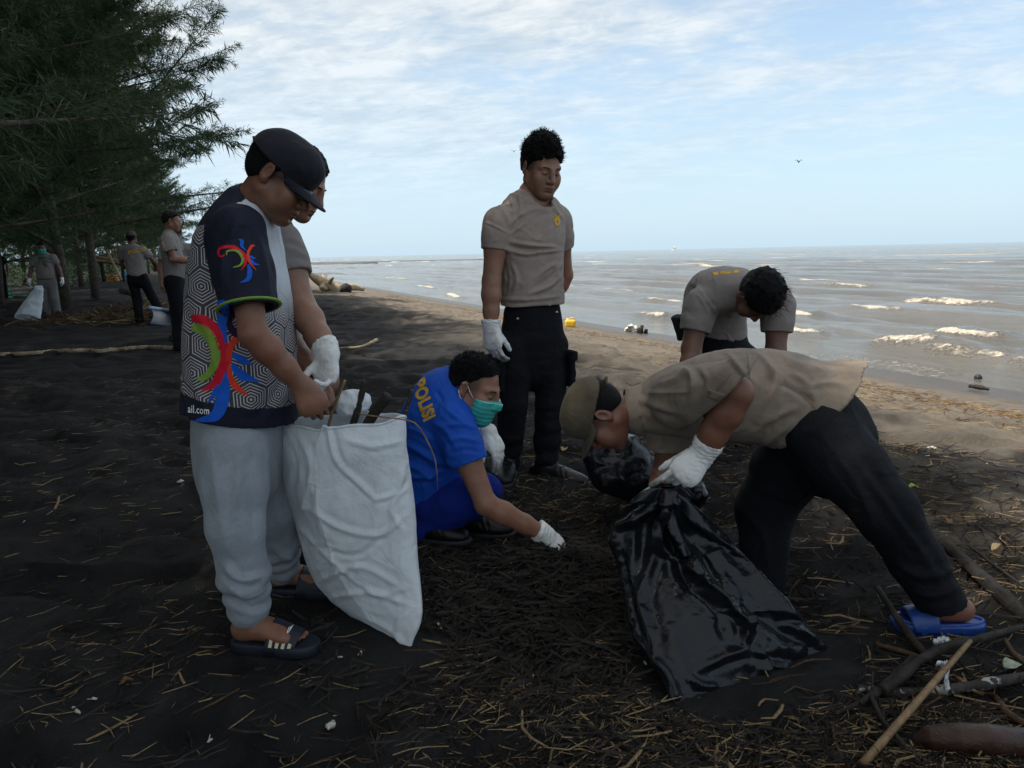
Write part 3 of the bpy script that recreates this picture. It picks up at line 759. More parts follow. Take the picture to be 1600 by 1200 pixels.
def hand_ops(S,w,d,n,right,curl,sc=1.0,inf=0.0,thumb=(.5,.3,.35),spread=1.0):
    """w wrist, d along the hand, n where the palm looks. curl: 4 x (mcp,pip,dip) degrees; thumb=(out, towards palm, bend)"""
    d=nrm(d); n=nrm(n-d*(np.dot(n,d))); t=np.cross(d,n)*(1 if right else -1)
    Q=lambda a,b,c_: w+(d*a+t*b+n*c_)*sc
    pts=[Q(-.012,0,0),Q(.02,.002,0),Q(.055,.002,0),Q(.088,.001,.002)]
    S.tube(pts,np.array([.027,.032,.041,.041])*sc+inf,np.array([.020,.0175,.0155,.0125])*sc+inf,[t]*4,.012)
    S.cone(Q(.012,.020,.006),Q(.060,.036,.010),.016*sc+inf,.013*sc+inf,.012)
    L=[(.041,.024,.021),(.045,.028,.022),(.042,.026,.022),(.033,.020,.020)]
    off=[.030,.0105,-.0095,-.0285]; base=[.088,.093,.089,.080]; rad=[.0092,.0095,.0090,.0080]
    for i in range(4):
        p=Q(base[i],off[i],.001); sp=R((1.5-i)*5.0*spread)
        dd=d*math.cos(sp)+t*math.sin(sp); a=0
        S.cone(Q(.05,off[i]*.7,0),p,(.0105)*sc+inf,(rad[i]+.0012)*sc+inf,.008)
        for j in range(3):
            a+=R(curl[i][j]); v=dd*math.cos(a)+n*math.sin(a)
            q_=p+v*L[i][j]*sc; r0=rad[i]*(1-.09*j); S.cone(p,q_,r0*sc+inf,r0*.9*sc+inf,.0035); p=q_
    o,pa,be=thumb
    p=Q(.022,.026,.006); v=nrm(d*.75+t*o+n*pa); q_=p+v*.044*sc; S.cone(p,q_,.0135*sc+inf,.0112*sc+inf,.012)
    v2=nrm(v+d*be*.6+n*be*.5-t*be*.5); q2=q_+v2*.032*sc; S.cone(q_,q2,.0108*sc+inf,.0098*sc+inf,.004)
    v3=nrm(v2+d*be*.5+n*be*.4-t*be*.4); S.cone(q2,q2+v3*.025*sc,.0098*sc+inf,.0082*sc+inf,.004)
RELAX=[(25,30,18),(28,34,20),(32,38,22),(36,40,22)]
GRIP=[(62,80,40),(66,84,42),(70,86,42),(72,84,40)]
def glove(parent,w,elb,d,n,right,curl,thumb=(.5,.3,.35),sc=1.0,h=.0026,cuff=.055,dirtdir=None,label=None,inf=.0012):
    S=Sdf(); hand_ops(S,w,d,n,right,curl,sc,inf,thumb)
    ax=nrm(elb-w); t=np.cross(nrm(d),nrm(n))
    m=w+ax*cuff
    S.tube([w-ax*.015,w+ax*cuff*.5,m,m+ax*.006],[.030*sc,.0305*sc,.034*sc,.037*sc],[.0235*sc,.026*sc,.029*sc,.032*sc],[t]*4,.012)
    S.cone(m-ax*.012,m+ax*.05,.027*sc,.032*sc,.003,'s'); S.cut(m+ax*.004,ax)
    dn=nrm(d)
    def dsp(p):
        x=(p-w)@ax; q=(p-w)
        wr=np.exp(-((x-.02)/.04)**2)
        return .0016*np.sin(x*420+3*vnoise(p*60,5))*wr+.0010*vnoise(p*120,6)
    V,F=S.mesh(h,disp=(dsp,.004))
    dist=(V-w)@dn
    dirt=ss(.10,.17,dist+.02*fbm(V*60,2,4))*.75
    if dirtdir is not None: dirt=dirt*dirtdir
    return mk('glove',V,F,MT['glove'],parent,attrs={'dirt':dirt},label=label)
def arm_ops(S,sh,el,wr,r=(.055,.043,.029),inf=0.0,k=.02):
    a=np.asarray(sh,float); b=np.asarray(el,float); c=np.asarray(wr,float)
    S.chain([a,a+(b-a)*.45,b],[r[0]+inf,r[0]*.93+inf,r[1]+inf],k)
    S.chain([b,b+(c-b)*.28,b+(c-b)*.65,c],[r[1]+inf,r[1]*1.06+inf,r[1]*.86+inf,r[2]+inf],k)
def blade(name,parent,c,Mx,sc,pts,rad,mat,flat=.35):
    mb=MB(); mb.tube([c+Mx@(np.array(p)*sc) for p in pts],np.array(rad)*sc,7,flat=flat); return mb.build(name,mat,parent)
def face_bits(parent,c,Mx,sc=1.0,eyes=True):
    for s in(-1,1):
        blade('eyebrow',parent,c,Mx,sc,[(s*.014,.0925,.0195),(s*.028,.0895,.0245),(s*.042,.081,.0235),(s*.050,.073,.0180)],[.0026,.0038,.0030,.0012],MT['hair'],.6)
        if eyes: blade('eyelash',parent,c,Mx,sc,[(s*.018,.0850,-.0035),(s*.031,.0872,-.0062),(s*.045,.0790,-.0035)],[.0010,.0019,.0012],MT['hair'],.7)
def cap_mesh(c,Mx,sc=1.0,h=.003,backward=False,lift=0.0):
    """baseball cap: dome cut by the head, and a bent brim"""
    S=Sdf(); T=lambda x,y,z: c+Mx@(np.array([x,y,z])*sc)
    S.ell(T(0,-.014,.036+lift),np.array([.087,.107,.093])*sc,Mx,0)
    S.ell(T(0,.035,.062+lift),np.array([.072,.062,.055])*sc,Mx,.03)
    S.cut(T(0,0,.026+lift),Mx@nrm(V3(0,-.14,-1)))
    S.ell(T(0,-.014,.030+lift),np.array([.0775,.0975,.0830])*sc,Mx,0,'s')
    if backward or True:
        S.ell(T(0,-.118,.030+lift),np.array([.036,.035,.030])*sc,Mx,.003,'s') if backward else None
    def dsp(p):
        L=(p-c)@Mx/sc
        an=np.arctan2(L[:,0],L[:,1]+.014); seam=np.abs(((an/(math.pi/3)+.5)%1)-.5)*math.pi/3*np.hypot(L[:,0],L[:,1])
        return -.0008*np.exp(-(seam/.0025)**2)+.0022*fbm(L*26,2,8)
    V,F=S.mesh(h,disp=(dsp,.004))
    return smooth(V,F,1,.3),F
def brim_obj(parent,c,Mx,mat,sc=1.0,length=.075,drop=.3,th=.004,curve=.020):
    g=[]
    for u in np.linspace(-1,1,27):
        row=[]
        for v in np.linspace(0,1,10):
            an=u*R(66); x=.0855*math.sin(an); y0=-.014+.106*math.cos(an)
            ext=length*v*(max(math.cos(u*math.pi/2*.96),0)**.5)+.004*v
            z=.026-.14*y0+.006-drop*ext-curve*u*u*v-.25*ext*abs(u)*0
            row.append(c+Mx@(np.array([x*(1-.10*v*abs(u)),y0+ext*math.cos(drop*.5)-.006,z])*sc))
        g.append(row)
    mb=MB(); mb.sheet(g,th); return mb.build('brim',mat,parent)
def deform_cloth(V,F,seed,amp=.004,sc=7,stretch=(1,1,1)):
    n=vnormals(V,F); q=V*np.array(stretch)
    d=amp*(ridge(q*sc+1.2*vnoise(q*sc*.6,seed+9)[:,None],2,seed))*.5
    return V+n*d[:,None]
def raycaster(V,F):
    return BVHTree.FromPolygons([tuple(v) for v in V],[tuple(int(i) for i in f) for f in F])
def project(bvh,px,py,lift=.0015):
    d=ray(px,py); d=d/np.linalg.norm(d)
    h=bvh.ray_cast(Vector(CAM),Vector(d),20)
    if h[0] is None: return None
    n=np.array(h[1]); n=n if n@d<0 else -n
    return np.array(h[0])+n*lift
def decal_strip(name,bvh,pl,w,mat,parent,n=40,across=5,lift=.0026,mb=None):
    """printed swoosh: centre line in photo pixels with half widths, laid onto the cloth"""
    pl=catmull(np.asarray(pl,float),n); wn_=np.interp(np.linspace(0,1,n),np.linspace(0,1,len(w)),w)
    tan=np.gradient(pl,axis=0); tan/=np.linalg.norm(tan,axis=1)[:,None]+1e-9; nn=np.stack([-tan[:,1],tan[:,0]],1)
    V=[];ok=[]
    for i in range(n):
        for j in range(across):
            q=pl[i]+nn[i]*wn_[i]*(2*j/(across-1)-1); p=project(bvh,q[0],q[1],lift); ok.append(p is not None); V.append(p if p is not None else np.zeros(3))
    ok=np.array(ok).reshape(n,across); V=np.array(V); idx=np.arange(n*across).reshape(n,across)
    Q=np.stack([idx[:-1,:-1],idx[:-1,1:],idx[1:,1:],idx[1:,:-1]],-1).reshape(-1,4)
    okq=np.array([ok.ravel()[f].all() for f in Q]); Q=Q[okq]
    if len(Q):
        L=np.linalg.norm(V[Q[:,0]]-V[Q[:,2]],axis=1); Q=Q[L<.05]
    if not len(Q): return None
    used=np.unique(Q); rm=np.full(len(V),-1); rm[used]=np.arange(len(used)); 
    if mb is not None: mb.add(V[used],rm[Q]); return None
    return mk(name,V[used],rm[Q],mat,parent)
def text_geo(txt,bold=.02,res=3):
    cu=bpy.data.curves.new('text','FONT'); cu.body=txt; cu.size=1; cu.offset=bold; cu.resolution_u=res; cu.extrude=0; cu.fill_mode='FRONT'; cu.space_character=1.06
    o=bpy.data.objects.new('text',cu); COL.objects.link(o); dg=bpy.context.evaluated_depsgraph_get(); dg.update()
    me=o.evaluated_get(dg).to_mesh(); 
    import bmesh
    bm=bmesh.new(); bm.from_mesh(me); o.evaluated_get(dg).to_mesh_clear()
    bmesh.ops.triangulate(bm,faces=bm.faces[:])
    bmesh.ops.subdivide_edges(bm,edges=[e for e in bm.edges if e.calc_length()>.12],cuts=2,use_grid_fill=True)
    bmesh.ops.triangulate(bm,faces=bm.faces[:])
    V=np.array([v.co[:] for v in bm.verts]); F=np.array([[v.index for v in f.verts] for f in bm.faces]); bm.free()
    bpy.data.objects.remove(o); bpy.data.curves.remove(cu)
    lo=V.min(0); hi=V.max(0); V=(V-lo)/(hi-lo+1e-9)   # u,v in 0..1
    return V[:,:2],F
def decal_text(name,bvh,txt,quad,mat,parent,bold=.02,lift=.0016,label=None,arc=0.0):
    """quad: bottom left, bottom right, top right, top left of the line of lettering, in photo pixels"""
    uv,F=text_geo(txt,bold); q=np.asarray(quad,float); u=uv[:,:1]; v=uv[:,1:]
    p=(1-u)*(1-v)*q[0]+u*(1-v)*q[1]+u*v*q[2]+(1-u)*v*q[3]; p[:,1]-=arc*4*(u*(1-u))[:,0]
    W=[project(bvh,a,b,lift) for a,b in p]; ok=np.array([w is not None for w in W])
    W=np.array([w if w is not None else np.zeros(3) for w in W]); F=F[ok[F].all(1)]
    if not len(F): return None
    L=np.maximum(np.linalg.norm(W[F[:,0]]-W[F[:,1]],axis=1),np.linalg.norm(W[F[:,0]]-W[F[:,2]],axis=1)); F=F[L<.06]
    used=np.unique(F); rm=np.full(len(W),-1); rm[used]=np.arange(len(used))
    # counter turn so the faces look outwards
    a,b,c=W[F[0,0]],W[F[0,1]],W[F[0,2]]
    if np.cross(b-a,c-a)@(CAM-a)<0: F=F[:,::-1]
    return mk(name,W[used],rm[F],mat,parent,label=label)
def spine_frames(sp,s0,s1):
    n=len(sp); return [nrm(np.asarray(s0)*(1-i/(n-1))+np.asarray(s1)*i/(n-1)) for i in range(n)]
def hem_band(name,V,F,mat): pass
def boot(parent,ank,toe,zg,right,shaft=.20,h=.0035,mat='leather',knee=None,low=False):
    ank=np.asarray(ank,float); f=nrm(V3(toe[0]-ank[0],toe[1]-ank[1],0)); s=np.cross(f,V3(0,0,1))
    heel=V3(ank[0],ank[1],zg)-f*.055; Q=lambda a,b,c: heel+f*a+s*b+V3(0,0,c)
    S=Sdf()
    S.tube([Q(.0,0,.045),Q(.06,0,.060),Q(.13,.004,.052),Q(.20,.004,.040),Q(.265,.0,.032)],[.036,.038,.044,.049,.036],[.045,.058,.046,.034,.024],[s]*5,.02)
    if not low:
        up=nrm(np.asarray(knee)-ank) if knee is not None else V3(0,0,1)
        S.chain([Q(.045,0,.07),ank+up*.06,ank+up*shaft],[.046,.050,.058],.03)
    else: S.ell(Q(.04,0,.062),(.05,.05,.03),np.stack([f,s,V3(0,0,1)],1),.03)
    S.cut(V3(0,0,zg+.018),V3(0,0,-1))
    def dsp(p): 
        x=(p-heel)@f; z=p[:,2]-zg
        return .0022*np.sin((z*130)+2.5*vnoise(p*24,3))*ss(.07,.11,z)*(0 if low else 1)+.0018*np.sin((x+z*.5)*240)*np.exp(-((x-.17)/.03)**2)
    V,F=S.mesh(h,disp=(dsp,.005)); o=mk('shoe' if low else 'boot',V,F,MT[mat],parent)
    S=Sdf(); S.tube([Q(-.005,0,.012),Q(.06,0,.012),Q(.13,.004,.012),Q(.20,.004,.012),Q(.272,.0,.012)],[.040,.040,.045,.052,.038],[.03]*5,[s]*5,.02)
    S.cut(V3(0,0,zg+.024),V3(0,0,1)); S.cut(V3(0,0,zg-.004),V3(0,0,-1))
    V,F=S.mesh(.005); mk('sole',V,F,MT['rubber'],o)
    mb=MB()
    if not low:
        for k_ in range(5):
            z=.085+.026*k_; yy=.150-.020*k_
            mb.tube([Q(yy-.012,-.024,z+.004),Q(yy+.010,-.006,z+.012),Q(yy-.006,.024,z+.016)],.0024,5)
        mb.build('lace',MT['rubber'],o)
    return o
def foot_ops(S,ank,f,zg,right,sc=1.0):
    """bare foot standing at height zg; f forward"""
    f=nrm(V3(f[0],f[1],0)); s=np.cross(f,V3(0,0,1))*(1 if right else -1)   # s = to the little-toe side
    heel=V3(ank[0],ank[1],zg)-f*.045*sc; Q=lambda a,b,c: heel+(f*a+s*b)*sc+V3(0,0,c*sc)
    S.ell(Q(.012,0,.030),np.array([.034,.031,.032])*sc,np.stack([f,s,V3(0,0,1)],1),.02)
    S.cone(Q(.03,0,.05),ank+V3(0,0,.03),.038*sc,.036*sc,.03)
    S.tube([Q(.02,.0,.036),Q(.08,0.004,.042),Q(.14,.004,.030),Q(.185,.004,.020)],np.array([.030,.034,.042,.044])*sc,np.array([.034,.034,.026,.017])*sc,[s]*4,.02)
    for b,l,r,ln in((-.028,.200,.0125,.034),(-.007,.204,.0092,.030),(.010,.196,.0088,.026),(.024,.187,.0084,.023),(.037,.176,.0080,.019)):
        S.cone(Q(l-.03,b*.9,.015),Q(l+.004,b,.0125),r*1.05*sc,r*sc,.006); S.ell(Q(l+ln*.45,b,.011),np.array([ln*.45,r,r*.92])*sc,np.stack([f,s,V3(0,0,1)],1),.004)
    S.ell(Q(.045,-.030,.085),np.array([.014]*3)*sc,None,.02); S.ell(Q(.04,.030,.078),np.array([.013]*3)*sc,None,.02)
    return Q
# ------------------------------------------------------------------ she-oak trees along the landward side
def m_needles():
    m,nt,b,B=newmat('she_oak_needles'); co=objco(nt)
    t=B.attr('tone')
    c=B.mix(t,(.028,.056,.036),(.080,.120,.055)); nt.links.new(c,b.inputs['Base Color']); setp(b,Roughness=.75); b.inputs['Specular IOR Level'].default_value=.25
    tr=N(nt,'ShaderNodeBsdfTranslucent'); nt.links.new(B.mix(t,(.03,.06,.03),(.10,.14,.05)),tr.inputs[0]); mx=N(nt,'ShaderNodeMixShader'); mx.inputs[0].default_value=.3
    nt.links.new(b.outputs[0],mx.inputs[1]); nt.links.new(tr.outputs[0],mx.inputs[2])
    out=[n for n in nt.nodes if n.type=='OUTPUT_MATERIAL'][0]; nt.links.new(mx.outputs[0],out.inputs[0]); return m
MT['needles']=m_needles()
def sheoak(seed,H=11,nb=46,spread=4.2,first=1.4,needle=.17,per=46,lean=(0,0),side=None,lowlong=1.0):
    r=np.random.default_rng(seed); wood=MB(); NV=[]; tone=[]
    z=np.linspace(0,1,12); tr=np.stack([lean[0]*z**1.5+.18*np.sin(z*5+seed),lean[1]*z**1.5+.18*np.cos(z*4+seed)-.18,H*z],1); tr[0,2]=-.25
    wood.tube(tr,.105*(1-z)**.8+.018,9)
    def at(h): return np.array([np.interp(h,tr[:,2],tr[:,i]) for i in range(3)])
    for i in range(nb):
        f=(i+.5)/nb; h=first+(H-first-.3)*f**.9
        an=i*2.399+r.uniform(-.4,.4)
        if side is not None and f<.6 and r.random()<.45: an=side+r.normal()*.55
        L=spread*(lowlong*(1-f)**.75*.95+.16)*r.uniform(.7,1.12)
        el=R(r.uniform(8,34))+f*R(28)
        p0=at(h); d=V3(math.cos(an)*math.cos(el),math.sin(an)*math.cos(el),math.sin(el))
        k=8; t=np.linspace(0,1,k); sag=-.11*L*t**2*(1.2-f)+.10*L*t**3
        wob=np.stack([np.sin(t*5+i),np.cos(t*4.3+i*2),np.zeros(k)],1)*.035*L*t[:,None]
        br=p0+d*L*t[:,None]+wob; br[:,2]+=sag
        wood.tube(br,np.linspace(.042*(1-f*.6)*L/4+.006,.004,k),5)
        ns=int(7+L*6.2)
        for j in range(ns):
            tt=.16+.84*(j+r.random())/ns; q=np.array([np.interp(tt,t,br[:,x]) for x in range(3)])
            a2=r.choice([-1,1])*r.uniform(.35,1.05); ca,sa_=math.cos(a2),math.sin(a2)
            dd=nrm(V3(d[0]*ca-d[1]*sa_,d[0]*sa_+d[1]*ca,d[2]*.6+r.uniform(-.45,.6)))
            if tt>.95: dd=nrm(d+V3(0,0,.12))
            l2=(.30+.75*(1-tt)*min(L/3,1)+.22)*r.uniform(.7,1.2)
            e=q+dd*l2; e[2]-=.05*l2
            wood.tube([q,mid(q,e)+V3(0,0,.03*l2),e],[.007,.005,.002],3,cap=False)
            n=int(per*(.55+l2)); u=r.random(n)**.85; base=q+(e-q)*u[:,None]
            nd=dd*r.uniform(.25,.9,n)[:,None]+r.normal(size=(n,3))*.50; nd[:,2]+=r.uniform(-.75,.2,n)
            nd/=np.linalg.norm(nd,axis=1)[:,None]; ln=needle*r.uniform(.6,1.3,n)[:,None]
            sd=np.cross(nd,r.normal(size=(n,3))); sd/=np.linalg.norm(sd,axis=1)[:,None]
            w=r.uniform(.0048,.0095,n)[:,None]
            m_=base+nd*ln*.5; tip=base+nd*ln; tip[:,2]-=.02
            # a soft brush of needles at the end of each spray
            nb_=int(n*.45); bb=e+r.normal(size=(nb_,3))*.035; b2=r.normal(size=(nb_,3))+dd*.9-V3(0,0,.35); b2/=np.linalg.norm(b2,axis=1)[:,None]; lb=needle*r.uniform(.45,1.0,nb_)[:,None]; s2=np.cross(b2,r.normal(size=(nb_,3))); s2/=np.linalg.norm(s2,axis=1)[:,None]; w2=r.uniform(.004,.008,nb_)[:,None]
            NV.append(np.stack([bb,bb+b2*lb*.5+s2*w2,bb+b2*lb,bb+b2*lb*.5-s2*w2],1).reshape(-1,3)); tone.append(np.repeat(np.clip(r.uniform(.1,.6,nb_)+r.uniform(0,.4),0,1),4))
            NV.append(np.stack([base,m_+sd*w,tip,m_-sd*w],1).reshape(-1,3)); tone.append(np.repeat(np.clip(r.uniform(0,.5,n)+r.uniform(0,.5),0,1),4))
    Vn=np.concatenate(NV); Q=np.arange(len(Vn)).reshape(-1,4)
    return wood,Vn,Q,np.concatenate(tone)
TREES=[]
def mk_tree(seed,**kw):
    w,Vn,Q,tn=sheoak(seed,**kw)
    r_=bpy.data.objects.new('she_oak_tree',None); COL.objects.link(r_)
    a=w.build('trunk',MT['bark'],r_); b=mk('crown',Vn,Q,MT['needles'],r_,smooth=False,attrs={'tone':tn}); return r_,a,b
PROT=[mk_tree(3,H=12,spread=5.0,side=R(-25),nb=64,per=62,lowlong=1.0,first=2.7),mk_tree(11,H=11,spread=4.6,nb=58,per=42,first=2.3),mk_tree(23,H=12.5,spread=4.8,nb=60,per=44,first=1.0,lean=(.8,-.3))]
used=set()
def put_tree(x,y,rot,kind,sc,label,szz=1.0):
    r_,a,b=PROT[kind]
    if kind not in used: used.add(kind); o=r_
    else:
        o=bpy.data.objects.new('she_oak_tree',None); COL.objects.link(o)
        for c_ in (a,b): q_=c_.copy(); COL.objects.link(q_); q_.parent=o
    o.location=(x,y,float(gbase(x,y))); o.rotation_euler=(0,0,rot); o.scale=(sc,sc,sc*szz)
    o['label']=label; o['category']='tree'; o['group']='she-oak trees along the beach'
u=V3(-.37,.93,0); b0=V3(-7.6,9.2,0)
def tl(k,off=0): p=b0+u*k-V3(NX,NY,0)*off; return p[0],p[1]
rows=[(4.6,0.5,0,0.9,1.0,'large she-oak nearest the camera, its feathery boughs reaching over the sky'),
 (10.8,-.2,2,2.1,1.12,'she-oak with leaning trunk just behind the man carrying the white sack'),
 (16.5,-.4,1,4.0,1.1,'she-oak beside the leaning grey post'),(23,1.3,0,5.4,1.0,'she-oak behind the bamboo rack and yellow crate'),
 (30,1.6,2,1.2,1.0,'she-oak behind the cap wearing man lettered POLISI'),(38,0,1,3.3,.95,'she-oak behind the man standing in profile'),(48,.3,0,.4,.80,'pale green she-oak last in the row, seen above the masked man in black cap')]
for k,off,kd,rot,sc,lb in rows: x,y=tl(k,off); put_tree(x,y,rot,kd,sc,lb)
hid='dark she-oak deep in the grove behind the front row of trunks'
for k,off,kd,rot,sc in [(7,5,1,1,1),(15,6,0,2.5,1),(22,5.5,2,4.4,1),(30,6,1,.5,1),(38,5.5,0,3,.95),(47,5,2,5,.9),(13,11,2,.2,.95),(24,12,1,1.9,.95),(36,12,0,4.2,.95),(50,12,1,2.2,.95),(62,6,0,2.2,.9),(60,14,2,.9,.95),(75,12,1,3.9,.95),(4,8.5,2,3.1,1.05),(7.6,1.2,0,4.4,1.12),(2.2,1.8,2,.6,1.1),(6.2,3.4,2,2.9,1.15),(5.6,1.9,1,2.0,1.12),(9.4,2.8,0,2.7,1.1),(13.2,1.3,1,5.1,1.05),(-1,9,0,1.1,1.1),(10,3,0,5.5,.95),(19,3,2,.9,.95),(27,3,0,2.6,.95),(34,3,1,4.6,.95),(43,2.5,2,2.2,.9),(53,2.5,0,3.8,.9),(58,.6,1,5.1,.85),(68,.8,2,1.3,.85),(80,1.0,0,2.9,.85),(95,1.5,1,.3,.9),(112,2,2,4.4,.9)]:
    x,y=tl(k,off); put_tree(x,y,rot,kd,sc,hid)
sh='she-oak of the same row standing behind the photographer, shading the litter pickers'
for k,off,kd,rot,sc in [(-3.2,.5,1,.7,1),(-7.2,-.1,2,2.6,1),(-11,.6,0,4.2,1.02),(1,2.5,2,5.2,1.05),(-5.2,2.4,1,1.9,1.1),(-9,2.6,2,.6,1.08),(-5,5.4,0,4.9,1.1)]:
    x,y=tl(k,off); put_tree(x,y,rot,kd,sc,sh)
# undergrowth and leaf litter deep in the grove, one mass
r=np.random.default_rng(77); Vs=[]; tn=[]
for i in range(420):
    k=r.uniform(8,110); off=r.uniform(4.5,13) if k<30 else r.uniform(1.2,11); x,y=tl(k,off); c=V3(x,y,r.uniform(.1,1.9)); n=90
    d=r.normal(size=(n,3)); d/=np.linalg.norm(d,axis=1)[:,None]; base=c+d*r.uniform(.1,.75,n)[:,None]*V3(1,1,.8); nd=d+r.normal(size=(n,3))*.5; nd/=np.linalg.norm(nd,axis=1)[:,None]
    sd=np.cross(nd,r.normal(size=(n,3))); sd/=np.linalg.norm(sd,axis=1)[:,None]; l=r.uniform(.12,.3,n)[:,None]
    Vs.append(np.stack([base,base+nd*l*.5+sd*.030,base+nd*l,base+nd*l*.5-sd*.030],1).reshape(-1,3)); tn.append(np.repeat(r.uniform(0,.7,n),4))
Vs=np.concatenate(Vs); mk('undergrowth',Vs,np.arange(len(Vs)).reshape(-1,4),MT['needles'],smooth=False,attrs={'tone':np.concatenate(tn)},kind='stuff')
# ------------------------------------------------------------------ bags
def Gf(px,py):
    p=G(px,py)
    for _ in range(6):
        d=ray(px,py); z=max(gz(p[0],p[1]),SEA-.02); p=CAM+d*((z-CAM[2])/d[2])
    return p
def loft(left,right,thick,rows,n=150,expo=2.0,bow=0.0):
    """left/right: (v,px,py,Y) edges of a bag from mouth to foot; thick: (v,half thickness)"""
    def interp(E,v):
        E=np.array(E); P3=np.array([P(*e[1:]) for e in E]); 
        vv=np.linspace(0,1,60); C=catmull(P3,len(P3)*12); tv=np.interp(np.linspace(0,len(E)-1,len(C)),range(len(E)),E[:,0])
        return np.stack([np.interp(v,tv,C[:,i]) for i in range(3)],1)
    v=np.linspace(0,1,rows); Lp=interp(left,v); Rp=interp(right,v); th=np.interp(v,[t[0] for t in thick],[t[1] for t in thick])
    a=np.linspace(0,2*math.pi,n,endpoint=False); V=[]
    for i in range(rows):
        c=(Lp[i]+Rp[i])/2; h=(Rp[i]-Lp[i])/2; 
        dn=(Lp[min(i+1,rows-1)]+Rp[min(i+1,rows-1)]-Lp[max(i-1,0)]-Rp[max(i-1,0)])
        f=nrm(np.cross(h,dn)); 
        if f[1]<0: f=-f
        ca=np.cos(a); sa=np.sin(a)
        ca=np.sign(ca)*np.abs(ca)**expo; sa=np.sign(sa)*np.abs(sa)**1.0
        V.append(c+h*ca[:,None]-f*(sa*th[i])[:,None])
    V=np.array(V); idx=np.arange(rows*n).reshape(rows,n); nx=np.roll(idx,-1,axis=1)
    Q=np.stack([idx[:-1],nx[:-1],nx[1:],idx[1:]],-1).reshape(-1,4)
    return V.reshape(-1,3),Q,np.repeat(v,n),np.tile(a,rows),idx
def crumple(p,sc,seed,o=3):
    """sharp creases between flat facets"""
    d=0; a=1
    for k_ in range(o):
        q=p*sc*2**k_; q=q+.35*np.stack([vnoise(q*.7,seed+k_),vnoise(q*.7,seed+k_+3),vnoise(q*.7,seed+k_+6)],1)
        i=np.floor(q).astype(np.int64); f1=np.full(len(p),9.); f2=np.full(len(p),9.)
        for dx in(-1,0,1):
            for dy in(-1,0,1):
                for dz in(-1,0,1):
                    j=i+np.array([dx,dy,dz]); h=(j[:,0]*73856093^j[:,1]*19349663^j[:,2]*83492791)+seed*977
                    c=j+.5+.45*np.stack([_tab[(h)&4095],_tab[(h*31+7)&4095],_tab[(h*17+3)&4095]],1)
                    dd=np.abs(q-c)@V3(1,1.0,1.0) ; dd=np.linalg.norm(q-c,axis=1)
                    nf=dd<f1; f2=np.where(nf,f1,np.minimum(f2,dd)); f1=np.where(nf,dd,f1)
        d=d+a*(f2-f1); a*=.45
    return d
def thicken(V,Q,idx,rows_in,th,outer_n):
    return None
